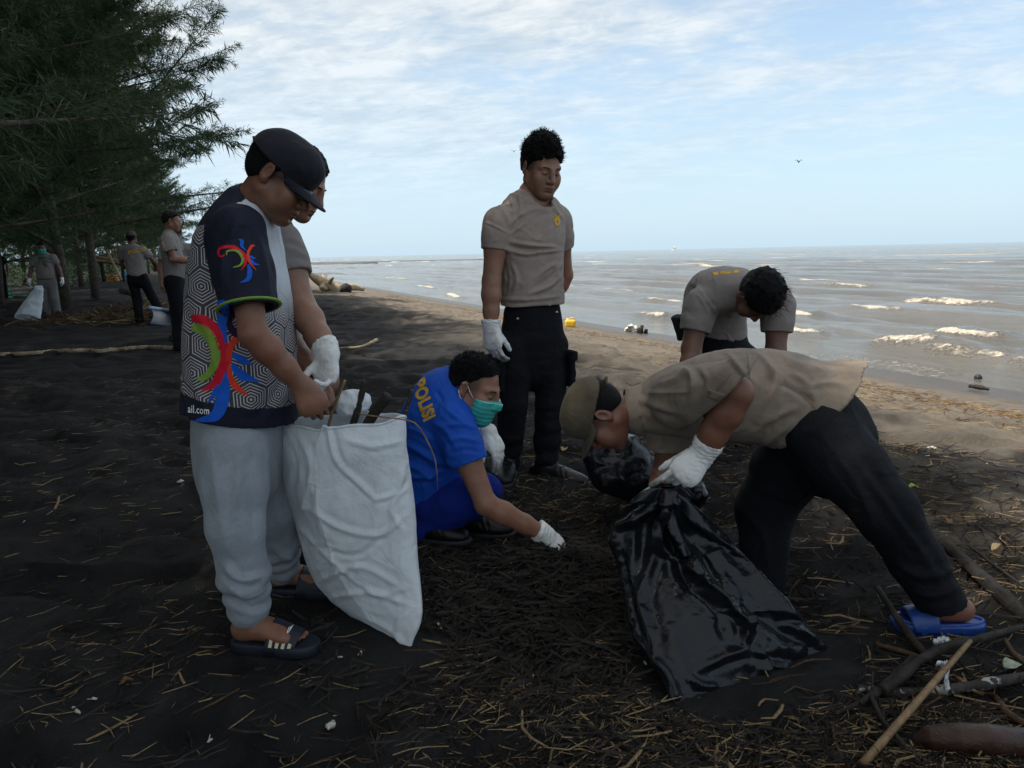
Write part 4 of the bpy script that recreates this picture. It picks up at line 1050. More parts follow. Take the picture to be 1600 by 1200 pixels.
def white_sack():
    L=[(0,437,660,2.66),(.12,430,690,2.70),(.3,445,745,2.74),(.5,467,808,2.76),(.7,490,880,2.76),(.82,508,918,2.74),(1,560,978,2.62)]
    Rr=[(0,633,650,2.52),(.12,629,695,2.50),(.25,632,727,2.50),(.5,641,800,2.48),(.7,647,860,2.46),(.88,658,950,2.43),(1,640,1014,2.41)]
    V,Q,v,a,idx=loft(L,Rr,[(0,.11),(.15,.125),(.4,.15),(.7,.13),(.9,.06),(1,.008)],150,200)
    n=vnormals(V,Q); out=np.sign((n*(V-V.mean(0))).sum(1).mean()); n=n*out
    if out<0: Q=Q[:,::-1]
    # mouth: the near edge droops in the middle and is pulled up where it is held
    top=ss(.16,0,v); V=V+np.outer(top*(.004*np.sin(a*5+1)+.004*np.sin(a*9)),V3(0,0,1))
    V=V+n*(-.011*(crumple(V*np.array([1,1,.5]),5.5,3,2)-.45)*ss(-.02,.14,v)*(1-.6*ss(.9,1,v)))[:,None]+n*(.012*vnoise(V*4,8)*ss(0,.1,v)-.0030*(crumple(V*np.array([1,1,.5]),15,14,2)-.4)*ss(.0,.08,v))[:,None]
    k=lambda pts:[(270+x*430/1032,560+y*500/1200) for x,y in pts]
    V=folds(V,Q,[(k([(580,200),(590,300),(620,390),(700,470),(760,530)]),3.6,0.0099),(k([(600,260),(620,350),(650,420)]),2.9,-0.0074),(k([(760,530),(840,500),(870,400)]),3.6,0.0081),(k([(640,300),(740,330),(860,310)]),4.3,0.0062),(k([(500,560),(640,640),(780,660),(870,590)]),4.3,0.0074),
        (k([(520,700),(680,740),(800,660)]),3.6,-0.0062),(k([(540,840),(700,780),(860,860)]),4.3,0.0074),(k([(560,900),(740,880),(900,930)]),4.3,0.0062),(k([(480,640),(600,760),(760,880),(880,860)]),3.6,0.0062),(k([(700,960),(800,1010),(880,1080)]),3.6,0.0062),(k([(900,930),(840,1010),(870,1090)]),3.6,0.0062),
        (k([(880,480),(820,560),(870,660)]),3.6,0.0062),(k([(470,280),(520,420),(470,620)]),4.3,0.0062),(k([(430,300),(460,400),(450,500)]),3.6,-0.0056)])
    o=root('garbage_sack','tall white woven sack of beach litter held open by the man in the printed jersey','sack',V[v>.97].mean(0))
    body=mk('sack_cloth',V,Q,MT['sack'],o)
    # inside lining and rolled hem so that the mouth has thickness
    k_=int(.34*150); Vi=V.copy(); Vi=Vi-vnormals(V,Q)*.006; ii=idx[:k_]; nx=np.roll(ii,-1,axis=1)
    Qi=np.stack([ii[:-1],nx[:-1],nx[1:],ii[1:]],-1).reshape(-1,4)
    if out>0: Qi=Qi[:,::-1]
    mk('lining',Vi[:k_*200],Qi,MT['sack'],body)
    mb=MB(); mb.tube(np.concatenate([V[idx[1]],V[idx[1]][:1]]),.0042,6,cap=False); mb.build('hem',MT['sack'],body)
    mb=MB(); p=P(641,1015,2.405); mb.tube([p,p+V3(.004,-.004,-.012),p+V3(.014,-.01,-.006),p+V3(.006,-.008,-.022)],.004,6); mb.build('knot',MT['sack'],o)
    # litter filling the sack
    c=V[idx[34]].mean(0); S=Sdf(); S.tube([mid(V[idx[38]].mean(0),V[idx[70]].mean(0)),V[idx[38]].mean(0)],[.15,.14],[.09,.08],[nrm(P(632,650,2.5)-P(437,660,2.66))]*2,.01)
    v_,f_=S.mesh(.009,disp=(lambda p:.02*ridge(p*24,2,6),.05)); mk('litter_filling',v_,f_,MT['straw2'],kind='stuff')
    def stick(name,label,pl,rad,mat,n=8):
        pts=[P(*q) for q in pl]; mb=MB(); C=catmull(pts,12); rd=np.interp(np.linspace(0,1,12),np.linspace(0,1,len(rad)),rad)*(1+.10*vnoise(C*30,3)); mb.tube(C,rd,n); mb.build(name,mat,loc=C[0],label=label,cat='stick')
    stick('stick','charred straight stick standing up from the mouth of the white sack',[(538,700,2.60),(556,650,2.62),(570,596,2.64)],[.012,.013,.011],MT['driftdark'])
    stick('stick','short thick blackened stick leaning over the rim of the white sack',[(560,690,2.52),(582,650,2.50),(606,618,2.48)],[.016,.018,.019],MT['driftdark'],10)
    stick('stick','tan reed under the gloved hand at the mouth of the white sack',[(505,700,2.62),(519,645,2.62),(539,594,2.62)],[.0045,.006,.005],MT['bamboo'])
    stick('stick','flat grey splinter at the right corner of the white sack',[(624,690,2.56),(632,650,2.55),(644,610,2.54)],[.006,.008,.009],MT['driftwhite'])
    stick('twig','thin bent twig hanging out of the sack in front of the blue shirt',[(560,647,2.48),(600,652,2.46),(634,656,2.45),(652,664,2.45),(668,690,2.45),(681,722,2.46),(684,766,2.47)],[.002,.0024,.0026,.0026,.0024,.0022,.0014],MT['straw'],6)
    S=Sdf(); p=P(548,632,2.66); S.ell(p,(.055,.045,.05),None,.01); S.ell(p+V3(.035,0,.012),(.035,.03,.035),None,.02)
    v_,f_=S.mesh(.005,disp=(lambda q:.016*(crumple(q,22,5,2)-.4),.03)); mk('plastic_bag',v_,f_,MT['sack'],loc=p,label='crumpled pale plastic bag inside the mouth of the white sack',cat='bag')
white_sack()
def black_bag():
    Lf=[(0,1036,772,2.40),(.08,1000,796,2.44),(.2,958,832,2.47),(.34,964,876,2.44),(.5,976,930,2.36),(.7,991,985,2.24),(.85,1015,1030,2.14),(1,1057,1109,2.03)]
    Rr=[(0,1060,770,2.39),(.08,1082,796,2.41),(.2,1116,832,2.44),(.34,1154,868,2.46),(.5,1196,910,2.46),(.7,1244,964,2.42),(.85,1274,998,2.38),(1,1297,1018,2.34)]
    V,Q,v,a,idx=loft(Lf,Rr,[(0,.025),(.1,.06),(.25,.10),(.5,.14),(.75,.13),(.92,.06),(1,.006)],150,190)
    n=vnormals(V,Q); out=np.sign((n*(V-V.mean(0))).sum(1).mean()); n=n*out
    if out<0: Q=Q[:,::-1]
    V=V+n*(.016*np.sin(a*7+3*vnoise(V*3,4))*ss(.62,.05,v)*ss(0,.04,v))[:,None]
    V=V+n*((-.018*(crumple(V*np.array([1,1,.6]),4.2,9,2)-.45)-.007*(crumple(V,11,19,2)-.4))*ss(.02,.25,v))[:,None]
    k=lambda pts:[(930+x*400/1021,660+y*470/1200) for x,y in pts]
    V=folds(V,Q,[(k([(300,310),(420,400),(560,540),(700,690),(860,850)]),9,.030),(k([(300,330),(380,430),(470,580),(620,730),(800,870)]),9,-.026),(k([(268,320),(320,440),(380,560),(490,680),(600,800),(590,900)]),7,.030),(k([(300,400),(340,600),(480,760),(520,870)]),7,-.020),
        (k([(345,680),(430,730),(500,800)]),5,.018),(k([(520,690),(590,720),(620,840)]),6,.020),(k([(640,980),(700,970),(780,985)]),6,.018),(k([(650,900),(680,960),(640,1020)]),5,.014),(k([(220,935),(290,1010),(330,1130)]),7,.020),(k([(370,1010),(420,1050),(490,1055)]),5,.018),
        (k([(250,330),(240,500),(180,700),(230,900)]),8,.020),(k([(160,350),(150,480),(150,640)]),7,.016),(k([(70,420),(160,380),(260,320)]),6,.016),(k([(100,500),(130,700),(200,880)]),6,-.014),(k([(420,980),(520,930),(600,910)]),6,.016),(k([(740,800),(800,830),(930,905)]),5,.016),(k([(330,1150),(400,1110),(480,1085)]),5,.012)])
    o=root('bin_bag','large shiny black plastic bin bag held by the man in khaki, trailing on the sand','bag',V[v>.97].mean(0))
    body=mk('bag_film',V,Q,MT['bag'],o)
    # gathered rim, folded out over the grip
    g=[]
    for u_ in np.linspace(0,1,70):
        a_=u_*2*math.pi; row=[]
        for w in np.linspace(0,1,10):
            c=P(1044,772,2.42); rr=.018+.050*w**1.2*(1+.40*math.sin(a_*4+.6)+.20*math.sin(a_*7+1)); row.append(c+V3(math.cos(a_)*rr*1.3-.02*w,math.sin(a_)*rr+.02*w,.020+.040*w-.085*w*w))
        g.append(row)
    mb=MB(); mb.sheet(g,.002); mb.build('bag_rim',MT['bag'],body)
black_bag()
def blob_bag(name,label,parts,seed,h=.006,sc=6.5,amp=.024,mat='bag',cat='bag'):
    S=Sdf()
    for c,r_ in parts: S.ell(c,r_,None,.05)
    v_,f_=S.mesh(h,disp=(lambda p:amp*(crumple(p,sc,seed,3)-.5)*-1,.06)); c=v_.mean(0); c[2]=v_[:,2].min()
    return mk(name,v_,f_,MT[mat],loc=c,label=label,cat=cat)
blob_bag('bin_bag','crumpled black bin bag lying on the sand behind the olive cap',[(P(975,728,3.35),(.12,.13,.15)),(P(1000,745,3.35),(.11,.13,.12)),(P(955,740,3.3),(.09,.1,.10)),(P(1040,735,3.4),(.13,.12,.10)),(P(930,712,3.3),(.06,.06,.085)),(P(1085,770,3.2),(.06,.09,.07))],31)
# ------------------------------------------------------------------ driftwood, litter and the things far down the beach
def gp(px,py,up=0.0):
    p=Gf(px,py); p=p.copy(); p[2]+=up; return p
def zoomk(x0,y0,sc): return lambda pts:[(x0+x/sc,y0+y/sc) for x,y in pts]
def branch(name,label,px,rad,mat,lift=(0,),n=9,seed=1,knob=.14,cat='driftwood',res=None,group=None,flat=1.0):
    """stick lying on the sand along photo pixels; rad = radii along it; lift = extra height along it"""
    pts=np.array([gp(*q) for q in px]); m=len(pts); t=np.linspace(0,1,m)
    R_=np.interp(t,np.linspace(0,1,len(rad)),rad); pts[:,2]+=R_*.75+np.interp(t,np.linspace(0,1,len(lift)),lift)
    k_=res or max(10,m*7); C=catmull(pts,k_); rr=np.interp(np.linspace(0,1,k_),np.linspace(0,1,len(rad)),rad)
    rr=rr*(1+knob*vnoise(C*26,seed)+knob*.6*vnoise(C*70,seed+3))
    mb=MB(); mb.tube(C,rr,n,flat=flat); return mb.build(name,mat,loc=C[0],label=label,cat=cat,group=group)
k=zoomk(1200,820,3.1575)
branch('beam','long dark squared beam lying behind the blue sandal','' or k([(815,60),(1000,235),(1140,370),(1300,520)]),[.024,.028,.030],MT['driftdark'],(.0,),6,3,.06)
branch('slat','thin dark slat beside the long dark beam at the right edge',k([(985,118),(1100,205),(1290,345)]),[.012,.010],MT['driftdark'],(.008,),5,4,.05,flat=.5)
branch('stick','dark stick propped up from the pile, pointing at the blue sandal',k([(535,385),(640,520),(720,610),(795,672)]),[.010,.013,.014],MT['driftdark'],(.05,.02,.0),9,5)
branch('stick','short brown stick lying against the propped dark stick',k([(528,600),(690,650),(800,690)]),[.008,.009,.007],MT['straw2'],(.004,),8,6)
branch('branch','long grey forked branch across the driftwood pile',k([(560,860),(640,810),(760,720),(900,650),(1060,610),(1170,570),(1290,530)]),[.018,.016,.013,.011,.010],MT['driftdark'],(.012,.03,.03,.02),10,7,.2)
branch('branch','grey splintered branch ending left of the driftwood pile',k([(330,940),(480,885),(590,810),(710,690)]),[.006,.011,.014,.012],MT['driftdark'],(.0,.006,.012,.01),9,8,.22)
branch('branch','white speckled branch lying flat under the tan bamboo pole',k([(440,820),(600,845),(760,840),(900,830),(1100,800),(1290,765)]),[.010,.014,.015,.016,.015],MT['driftwhite'],(.002,),10,9,.2)
branch('pole','tan bamboo pole crossing over the driftwood pile',k([(465,1205),(990,668)]),[.0115,.0105,.0095,.0075],MT['bamboo'],(.004,.06),10,10,.03,res=16)
branch('stick','thin dark stick crossing under the lower end of the bamboo pole',k([(508,890),(560,990),(640,1080),(745,1205)]),[.007,.008,.0075],MT['driftdark'],(.02,.008,.008),8,11)
branch('log','reddish brown peeled log in the lower right corner',k([(715,1085),(860,1095),(1050,1110),(1300,1140)]),[.012,.033,.036,.038,.039,.040],MT['redlog'],(.0,),16,12,.07,cat='log')
branch('root','curved brown root at the right edge above the reddish log',k([(1005,850),(1110,865),(1180,950),(1290,1015)]),[.009,.012,.011],MT['straw2'],(.004,),9,13,.15)
branch('reed','thin orange reed on the right side of the driftwood pile',k([(915,875),(1080,905),(1290,938)]),[.0026,.003],MT['bamboo'],(.02,.012),6,14,.05)
branch('stick','short pale stick at the right edge touching the forked branch',k([(1165,590),(1215,665),(1290,730)]),[.008,.009],MT['straw2'],(.01,),8,15)
branch('twig','thin upright twig rising out of the driftwood pile beside the sandal',k([(800,690),(815,640)]),[.004,.003],MT['driftdark'],(.0,.05),6,16)
branch('twig','tan twig beneath the bamboo pole, right of the white speckled branch',k([(915,750),(1000,820),(1060,850)]),[.006,.007],MT['bamboo'],(.004,),7,18)
branch('twig','dark twig standing at the left fork of the driftwood pile',k([(505,880),(512,820)]),[.004,.003],MT['driftdark'],(.01,.06),6,17)
branch('branch','dark splinters half buried left of the bamboo pole',k([(110,1000),(260,1020),(430,1045)]),[.005,.008,.005],MT['driftdark'],(.0,),7,19,.2)
branch('stick','pale stick half buried between the bin bag and the driftwood pile',k([(250,720+290),(330,1030),(440,1040)]),[.003,.004,.003],MT['driftwhite'],(.0,),6,20,.2)
# white rag knotted round the pile
def rag(label,pl,w,seed):
    r=np.random.default_rng(seed); C=catmull([gp(*q) for q in pl],26); C[:,2]+=.05+.01*np.sin(np.arange(26)); g=[]
    for i in range(26): g.append([C[i]+V3(1,.4,0)*w*(j-3)/3+V3(0,0,.006*math.sin(j*1.9+i*.7)) for j in range(7)])
    mb=MB(); mb.sheet(g,.002); mb.build('rag',MT['sack'],loc=C[0],label=label,cat='rag')
rag('pale torn rag strip wound over the bamboo pole',k([(830,770),(865,760),(880,800),(870,850),(885,885)]),.007,3)
rag('small white rag lying over the forked branch near the sandal',k([(815,655),(850,640),(890,650)]),.006,4)
def leafy(name,label,px,py,L,W,mat,rot=0,cat='leaf',curl=.3):
    c=gp(px,py,.010); g=[]
    for u in np.linspace(0,1,9):
        w=W*math.sin(math.pi*min(u*.96+.03,1))**.7
        g.append([c+V3(math.cos(rot)*(u-.5)*L-math.sin(rot)*w*v,math.sin(rot)*(u-.5)*L+math.cos(rot)*w*v,curl*W*abs(v)+.012*math.sin(u*3)+.004*math.sin(u*9+v*4)) for v in np.linspace(-1,1,5)])
    mb=MB(); mb.sheet(g,.0016); mb.build(name,mat,loc=c,label=label,cat=cat)
MT['leafgreen']=m_plain('yellow_green_leaf',(.28,.36,.06),.6,.3,0,.2,90,.3); MT['leafpale']=m_plain('pale_green_scrap',(.32,.36,.26),.7,.3,0,.3,60,.4); MT['leafbrown']=m_plain('dry_brown_leaf',(.14,.075,.03),.7,.3,0,.3,60,.4)
MT['leaftan']=m_plain('dry_tan_leaf',(.30,.22,.11),.7,.3,0,.3,60,.3)
leafy('scrap','pale green crumpled scrap at the right edge among the driftwood',1581,1048,.06,.024,MT['leafpale'],.3)
leafy('leaf','yellow green leaf fragment on the dark sand right of the black trousers',1426,766,.05,.020,MT['leafgreen'],-.2)
leafy('leaf','curled pale husk lying right of the long dark beam',1556,860,.09,.013,MT['leaftan'],.7)
leafy('leaf','green yellow scrap left of the squatting man\'s outstretched glove',762,876,.028,.008,MT['leafgreen'],.8)
leafy('leaf','dry brown leaf on the sand in front of the slide sandals, left of centre',198,1072,.04,.012,MT['leafbrown'],.6)
leafy('leaf','tan husk piece on the sand between the squatting man and the bin bag',800,903,.16,.008,MT['leaftan'],-.25,curl=.1)
leafy('leaf','brown curled leaf right of the beam in the dark sand',1482,820,.05,.014,MT['leafbrown'],1.3)
leafy('leaf','tan leaf scrap under the centre man\'s boots',882,706,.07,.02,MT['leaftan'],1.2)
# ---- straw: the largest pieces one by one, the rest as one mass
rs=np.random.default_rng(41)
def straw_mesh(seed,L=1.0,bend=.25,r=.012,mat='straw'):
    r_=np.random.default_rng(seed); k_=4; t=np.linspace(-.5,.5,k_); a=r_.normal(0,bend,k_).cumsum()*.1
    pts=np.stack([t,a,np.abs(r_.normal(0,.02,k_))],1); mb=MB(); mb.tube(pts,[r*.7,r,r*.95,r*.6],4,flat=.6); mb.tube
    V=np.concatenate(mb.V); o=mk('straw_stalk',V,[np.concatenate(mb.Q),np.concatenate(mb.T)],MT[mat],smooth=False); return o
protos=[straw_mesh(i,1,.3+.25*(i%3),.010+.004*(i%2),'straw' if i%3 else 'straw2') for i in range(8)]
def scatter_density(x,y):
    s=x*NX+y*NY
    d=.35+.65*ss(-.7,.4,x)*ss(5.2,3.6,y)
    return d*(.45+.9*max(0,float(vnoise(np.array([[x*1.3,y*1.3,0]]),55)[0])+.45))
first=set(); cnt=0; LB='pale dry straw stalk lying loose on the black sand'
named=[((905,1115),(970,1178),.005,'straw'),((300,1118),(375,1078),.004,'straw2'),((135,1160),(215,1118),.004,'straw'),((660,1002),(760,1016),.004,'straw'),((1010,1000),(1100,960),.003,'straw'),((880,1050),(935,900),.004,'straw2'),((250,1025),(350,1010),.003,'straw2'),((380,1040),(490,1005),.0035,'straw'),((920,1020),(917,1085),.004,'straw'),((800,1020),(870,1010),.004,'straw2'),((820,925),(900,940),.003,'straw2'),((1090,1172),(1170,1198),.005,'straw'),((690,940),(760,935),.003,'straw'),((1345,870),(1440,960),.004,'straw2'),((1265,975),(1320,955),.003,'straw'),((1220,895),(1280,900),.004,'straw')]
def place_straw(px0,py0,r0,kind,L,ang,z=0):
    global cnt
    pr=protos[kind]
    if kind not in first: first.add(kind); o=pr
    else: o=pr.copy(); COL.objects.link(o)
    o.location=(px0,py0,gz(px0,py0)+r0*.6+z); o.rotation_euler=(rs.normal(0,.10),rs.normal(0,.12),ang); o.scale=(L,L*r0/.012*1.0 if L<0 else r0/.012,r0/.012)
    o['label']=LB; o['category']='straw'; o['group']='loose straw stalks on the black sand'; cnt+=1
while cnt<288:
    y=1.55+4.6*rs.random()**1.6; x=rs.uniform(-.70,.70)*y
    if rs.random()>scatter_density(x,y)*1.2: continue
    place_straw(x,y,rs.uniform(.0022,.0055),int(rs.integers(8)),rs.uniform(.06,.20)*(1.5 if rs.random()<.08 else 1),rs.normal(.35,.8)+(math.pi if rs.random()<.5 else 0),rs.uniform(0,.012))
ST=['long tan straw pointing to the bottom edge, below the bin bag','long brown stalk in the lower left corner','pale stalk beside a white scrap at lower left','tan stalk touching the foot of the white sack']
for i,((a,b),(c_,d_),r0,mt) in enumerate(named[:4]):
    branch('reed',ST[i],[(a,b),((a+c_)/2,(b+d_)/2+2),(c_,d_)],[r0*.8,r0,r0*.7],MT[mt],(.003,),6,30+i,.1,cat='straw')
def mass(name,n,xr,yr,pw,seed,Lr,rr,dens,mat,zmax=.01,angs=.8,pile=None):
    r=np.random.default_rng(seed); V=[]; m=0
    N_=n*4; y=yr[0]+(yr[1]-yr[0])*r.random(N_)**pw; x=r.uniform(xr[0],xr[1],N_)*np.maximum(y,.1) if pile is None else r.normal(0,1,N_)
    if pile is not None:
        y=pile[1]+pile[3]*r.normal(0,1,N_); x=pile[0]+pile[2]*x
    s=x*NX+y*NY
    keep=r.random(N_)<dens(x,y,s)
    for ex,ey,er in ((-.37,2.40,.15),(-.5,2.58,.17),(.62,2.18,.26),(.85,2.3,.24),(.17,3.03,.07),(-.85,2.45,.16)): keep&=np.hypot(x-ex,y-ey)>er
    x=x[keep][:n]; y=y[keep][:n]; k_=len(x)
    z=gfine(x,y); 
    if pile is not None: z=z+pile[4]*np.exp(-((x-pile[0])/pile[2])**2*.6-((y-pile[1])/pile[3])**2*.6)*r.random(k_)
    z=z+r.uniform(.001,zmax,k_); L=r.uniform(*Lr,k_); w=r.uniform(*rr,k_); a=r.normal(.35,angs,k_); el=r.normal(0,.16 if pile is None else .3,k_)
    d=np.stack([np.cos(a)*np.cos(el),np.sin(a)*np.cos(el),np.sin(el)],1); sd=np.stack([-np.sin(a),np.cos(a),0*a],1); up=np.cross(d,sd)
    c=np.stack([x,y,z],1); b=r.normal(0,.10,k_)[:,None]*sd*L[:,None]
    P0=c-d*L[:,None]/2; P1=c+b; P2=c+d*L[:,None]/2; ring=[]
    for p_,f in((P0,.7),(P1,1),(P2,.5)):
        for q in(0,1,2):
            an=math.pi/2+q*2*math.pi/3; ring.append(p_+(sd*math.cos(an)+up*math.sin(an))*(w*f)[:,None])
    Vv=np.stack(ring,1).reshape(-1,3); base=(np.arange(k_)*9)[:,None]
    q=np.array([[0,1,4,3],[2,0,3,5],[3,4,7,6],[5,3,6,8]]); Q=(base[:,:,None]+q[None]).reshape(-1,4)
    return mk(name,Vv,Q,MT[mat],smooth=False,kind='stuff')
den=lambda x,y,s:(.25+.75*ss(-.8,.3,x)*ss(6,3.6,y))*(.25+1.1*np.clip(vnoise(np.stack([x*1.6,y*1.6,0*x],1),55)+.35,0,1))*ss(4.2,3.3,s)
mass('straw_litter',4200,(-.72,.72),(1.5,7.5),1.5,5,(.025,.11),(.0009,.0024),den,'straw',.014)
mass('plant_litter',2600,(-.72,.72),(1.5,8),1.5,6,(.015,.07),(.0008,.0024),den,'straw2',.012,1.5)
mass('twig_litter',6500,(-.72,.72),(1.5,8),1.4,7,(.03,.18),(.0012,.0042),den,'driftdark',.016,1.5)
wr=lambda x,y,s:np.exp(-((s-6.3-.3*np.sin(y*.7))/.45)**2)+.5*np.exp(-((s-4.9)/.5)**2)*(vnoise(np.stack([x*.8,y*.8,0*x],1),12)>.1)
mass('wrack_litter',14000,(-.6,.72),(4.5,30),1.5,8,(.03,.13),(.0012,.0035),wr,'straw2',.022,1.4)
mass('wrack_straw',8000,(-.6,.72),(4.5,24),1.5,9,(.03,.13),(.001,.0028),wr,'straw',.026,1.3)
wet=Gf(880,900); mass('muck',4000,None,(0,1),1,10,(.03,.16),(.0018,.007),lambda x,y,s:np.ones_like(x),'driftdark',.012,1.5,(wet[0]+.05,wet[1]-.1,.42,.34,.05))
# ---- shells, pebbles and pale scraps one by one
def lump(seed,r,flat,mat):
    S=Sdf(); S.ell((0,0,0),(r,r*.75,r*flat),None,0); v,f=S.mesh(r/5,disp=(lambda p:r*.32*ridge(p/r*.9,2,seed),r*.5)); return mk('shell' if flat<.5 else 'pebble',v,f,MT[mat])
lp=[lump(1,.014,.4,'shell'),lump(2,.011,.35,'shell'),lump(3,.016,.7,'shell')]
first_l=set()
def put_lump(i,p,sc,label,group=None,cat='shell'):
    if i not in first_l: first_l.add(i); o=lp[i]
    else: o=lp[i].copy(); COL.objects.link(o)
    o.location=(p[0],p[1],p[2]+.004*sc); o.rotation_euler=(rs.normal(0,.4),rs.normal(0,.4),rs.uniform(0,6)); o.scale=(sc,sc*rs.uniform(.6,1),sc); o['label']=label; o['category']=cat
    if group: o['group']=group
for (x,y),sc,i,lb in [((283,753),1.2,2,'cream stone on bare black sand left of the grey sweatpants'),((120,1112),1.3,0,'white scrap lying lowest at the left beside a long pale stalk'),((146,1095),1.3,1,'white shell just above the white scrap at lower left'),((517,1138),1.9,2,'large grey white crumpled lump at the bottom, below the white sack'),((565,1021),.9,1,'cream shell beside the foot of the white sack'),((531,1028),.8,0,'grey white shell left of the foot of the white sack'),
    ((798,950),1.1,0,'white shell with a dark spot on the sand below the reaching glove'),((687,979),.9,0,'round white shell right of the foot of the white sack'),((1012,1102),1.2,1,'long white shell left of the lowest corner of the bin bag'),((1218,893),1.5,0,'white scrap between the black trouser legs'),((275,1193),1.5,1,'white scrap at the bottom edge under the printed jersey man'),
    ((1458,702),2.,2,'largest white stone on the sand right of the black trousers'),((1465,717),1.5,1,'white pebble just right below the largest white stone'),((1450,713),1.,0,'small white pebble just left below the largest white stone'),((1530,686),1.3,1,'white pebble alone near the sunlit sand at right'),((1345,862),1.2,0,'white ring shaped shell behind the black trouser leg'),((683,870),1.1,0,'white flake near the squatting man\'s shoe'),((327,1158),1.2,1,'pale shell low in the picture below the slides'),((783,862),1.,0,'thin white flake left of the reaching glove'),((38,816),.9,1,'pale shell at the left edge on bare sand')]:
    put_lump(i,gp(x,y),sc,lb)
n=0
while n<70:
    y=1.6+4.5*rs.random()**1.5; x=rs.uniform(-.68,.68)*y
    if rs.random()>scatter_density(x,y): continue
    put_lump(int(rs.integers(3)),V3(x,y,gz(x,y)),rs.uniform(.25,.7),'tiny pale shell bit strewn over the black sand','tiny shell bits on the black sand'); n+=1
# ---- rope, drift log and other things farther along the beach
mb=MB(); C=np.array([gp(q,561-.042*(q+60)+1.5*math.sin(q*.05)) for q in np.linspace(-60,276,60)]); C[1:-1]=(C[:-2]+C[1:-1]+C[2:])/3; C[:,2]+=.045+.012*vnoise(C*5,3)
for j in range(5):
    a=np.arange(60)*.9+j*1.26; mb.tube(C+np.stack([0*a,np.cos(a)*.016,np.sin(a)*.016],1),.011,5)
mb.build('rope',MT['paledrift'],loc=C[0],label='long pale frayed rope stretched over the black sand at the left',cat='rope')
branch('stick','bleached curved stick on the sand right of the gloved hand over the sack',[(528,546),(556,546),(575,541),(589,535)],[.012,.018,.02,.03],MT['paledrift'],(.01,),7,40,.3)
k=zoomk(470,380,1600/290)
t=root('drift_log','bleached driftwood trunk with broken roots by the waterline, behind the taupe sleeve','driftwood',Gf(515,455))
def dl(name,pl,rad,mat=None,Y=27.5):
    p=[P(a,b,Y+o_) for (a,b),o_ in pl]; C=catmull(p,14); rd=np.interp(np.linspace(0,1,14),np.linspace(0,1,len(rad)),rad)*(1+.15*vnoise(C*4,7)); mb=MB(); mb.tube(C,rd,8); mb.build(name,mat or MT['paledrift'],t)
kk=lambda x,y,o_=0:(k([(x,y)])[0],o_)
dl('trunk',[kk(70,262),kk(150,320),kk(230,360),kk(340,420)],[.10,.16,.22,.26]); dl('bough',[kk(230,360),kk(205,310,.3),kk(188,272,.5)],[.10,.07,.03]); dl('bough',[kk(245,365),kk(262,320,-.3),kk(280,298,-.5)],[.09,.06,.03]); dl('bough',[kk(200,360),kk(185,385,-.5),kk(215,390,-.9)],[.12,.10,.07])
dl('root',[kk(340,420),kk(390,385,.4),kk(460,380,.8),kk(545,400,1.)],[.16,.13,.12,.07]); dl('root',[kk(330,400),kk(350,370,.6),kk(450,360,1.)],[.10,.08,.04]); dl('root',[kk(340,420),kk(370,400),kk(400,385),kk(405,425)],[.16,.17,.15,.12],MT['driftdark']); dl('root',[kk(70,262),kk(40,240),kk(10,220)],[.10,.08,.04],MT['driftdark'])
# yellow can and posts near the waterline
MT['yellow']=m_plain('yellow_plastic',(.72,.40,.02),.4,.5,0,.1,30,.1); MT['orange']=m_plain('orange_yellow_plastic',(.55,.22,.02),.5,.4); MT['greenp']=m_plain('green_plastic',(.02,.16,.09),.5,.4); MT['bluep']=m_plain('light_blue_plastic',(.10,.32,.55),.5,.4)
c=Gf(891,511); r_=root('jerrycan','yellow plastic jerrycan lying by the waterline right of the standing man','jerrycan',c)
S=Sdf(); S.box(c+V3(0,0,.07),(.11,.07,.075),None,.03); S.ell(c+V3(-.05,0,.16),(.03,.03,.03),None,.02); v,f=S.mesh(.012); mk('can',v,f,MT['yellow'],r_)
mb=MB(); mb.tube(catmull([c+V3(-.01,0,.14),c+V3(.01,0,.185),c+V3(.07,0,.185),c+V3(.09,0,.14)],12),.012,7); mb.build('handle',MT['yellow'],r_)
for x,y0,y1,lb in((1002,521,508,'tallest dark stump of the three posts at the waterline behind the khaki shirt'),(998,520,512,'short dark stump left of the tallest post at the waterline'),(1009,521,514,'short dark stump right of the tallest post at the waterline')):
    p=Gf(x,y0); mb=MB(); h_=(y0-y1)/1202*p[1]; C=np.array([p-V3(0,0,.05),p+V3(.0,0,h_*.5),p+V3(.02,0,h_)]); mb.tube(C,[.045,.04,.032],8); mb.build('post',MT['driftdark'],loc=p,label=lb,cat='post')
p=Gf(987,518); S=Sdf(); S.ell((0,0,.05),(.16,.12,.13),None,0); v,f=S.mesh(.02,disp=(lambda q:.05*ridge(q*8,2,3),.08)); mk('rock',v+p,f,MT['shell'],loc=p,label='pale rock beside the three stumps at the waterline',cat='rock')
p=Gf(1528,594); S=Sdf(); S.ell((0,0,.03),(.045,.045,.045),None,0); v,f=S.mesh(.007,disp=(lambda q:.003*vnoise(q*60,3),.01)); mk('float_ball',v+p,f,MT['rubber'],loc=p,label='black round net float at the edge of the water on the right',cat='float')
branch('branch','dark driftwood piece in the wrack line on the right',[(1515,608),(1530,611),(1545,613)],[.02,.03,.015],MT['driftdark'],(.02,),7,44,.3)
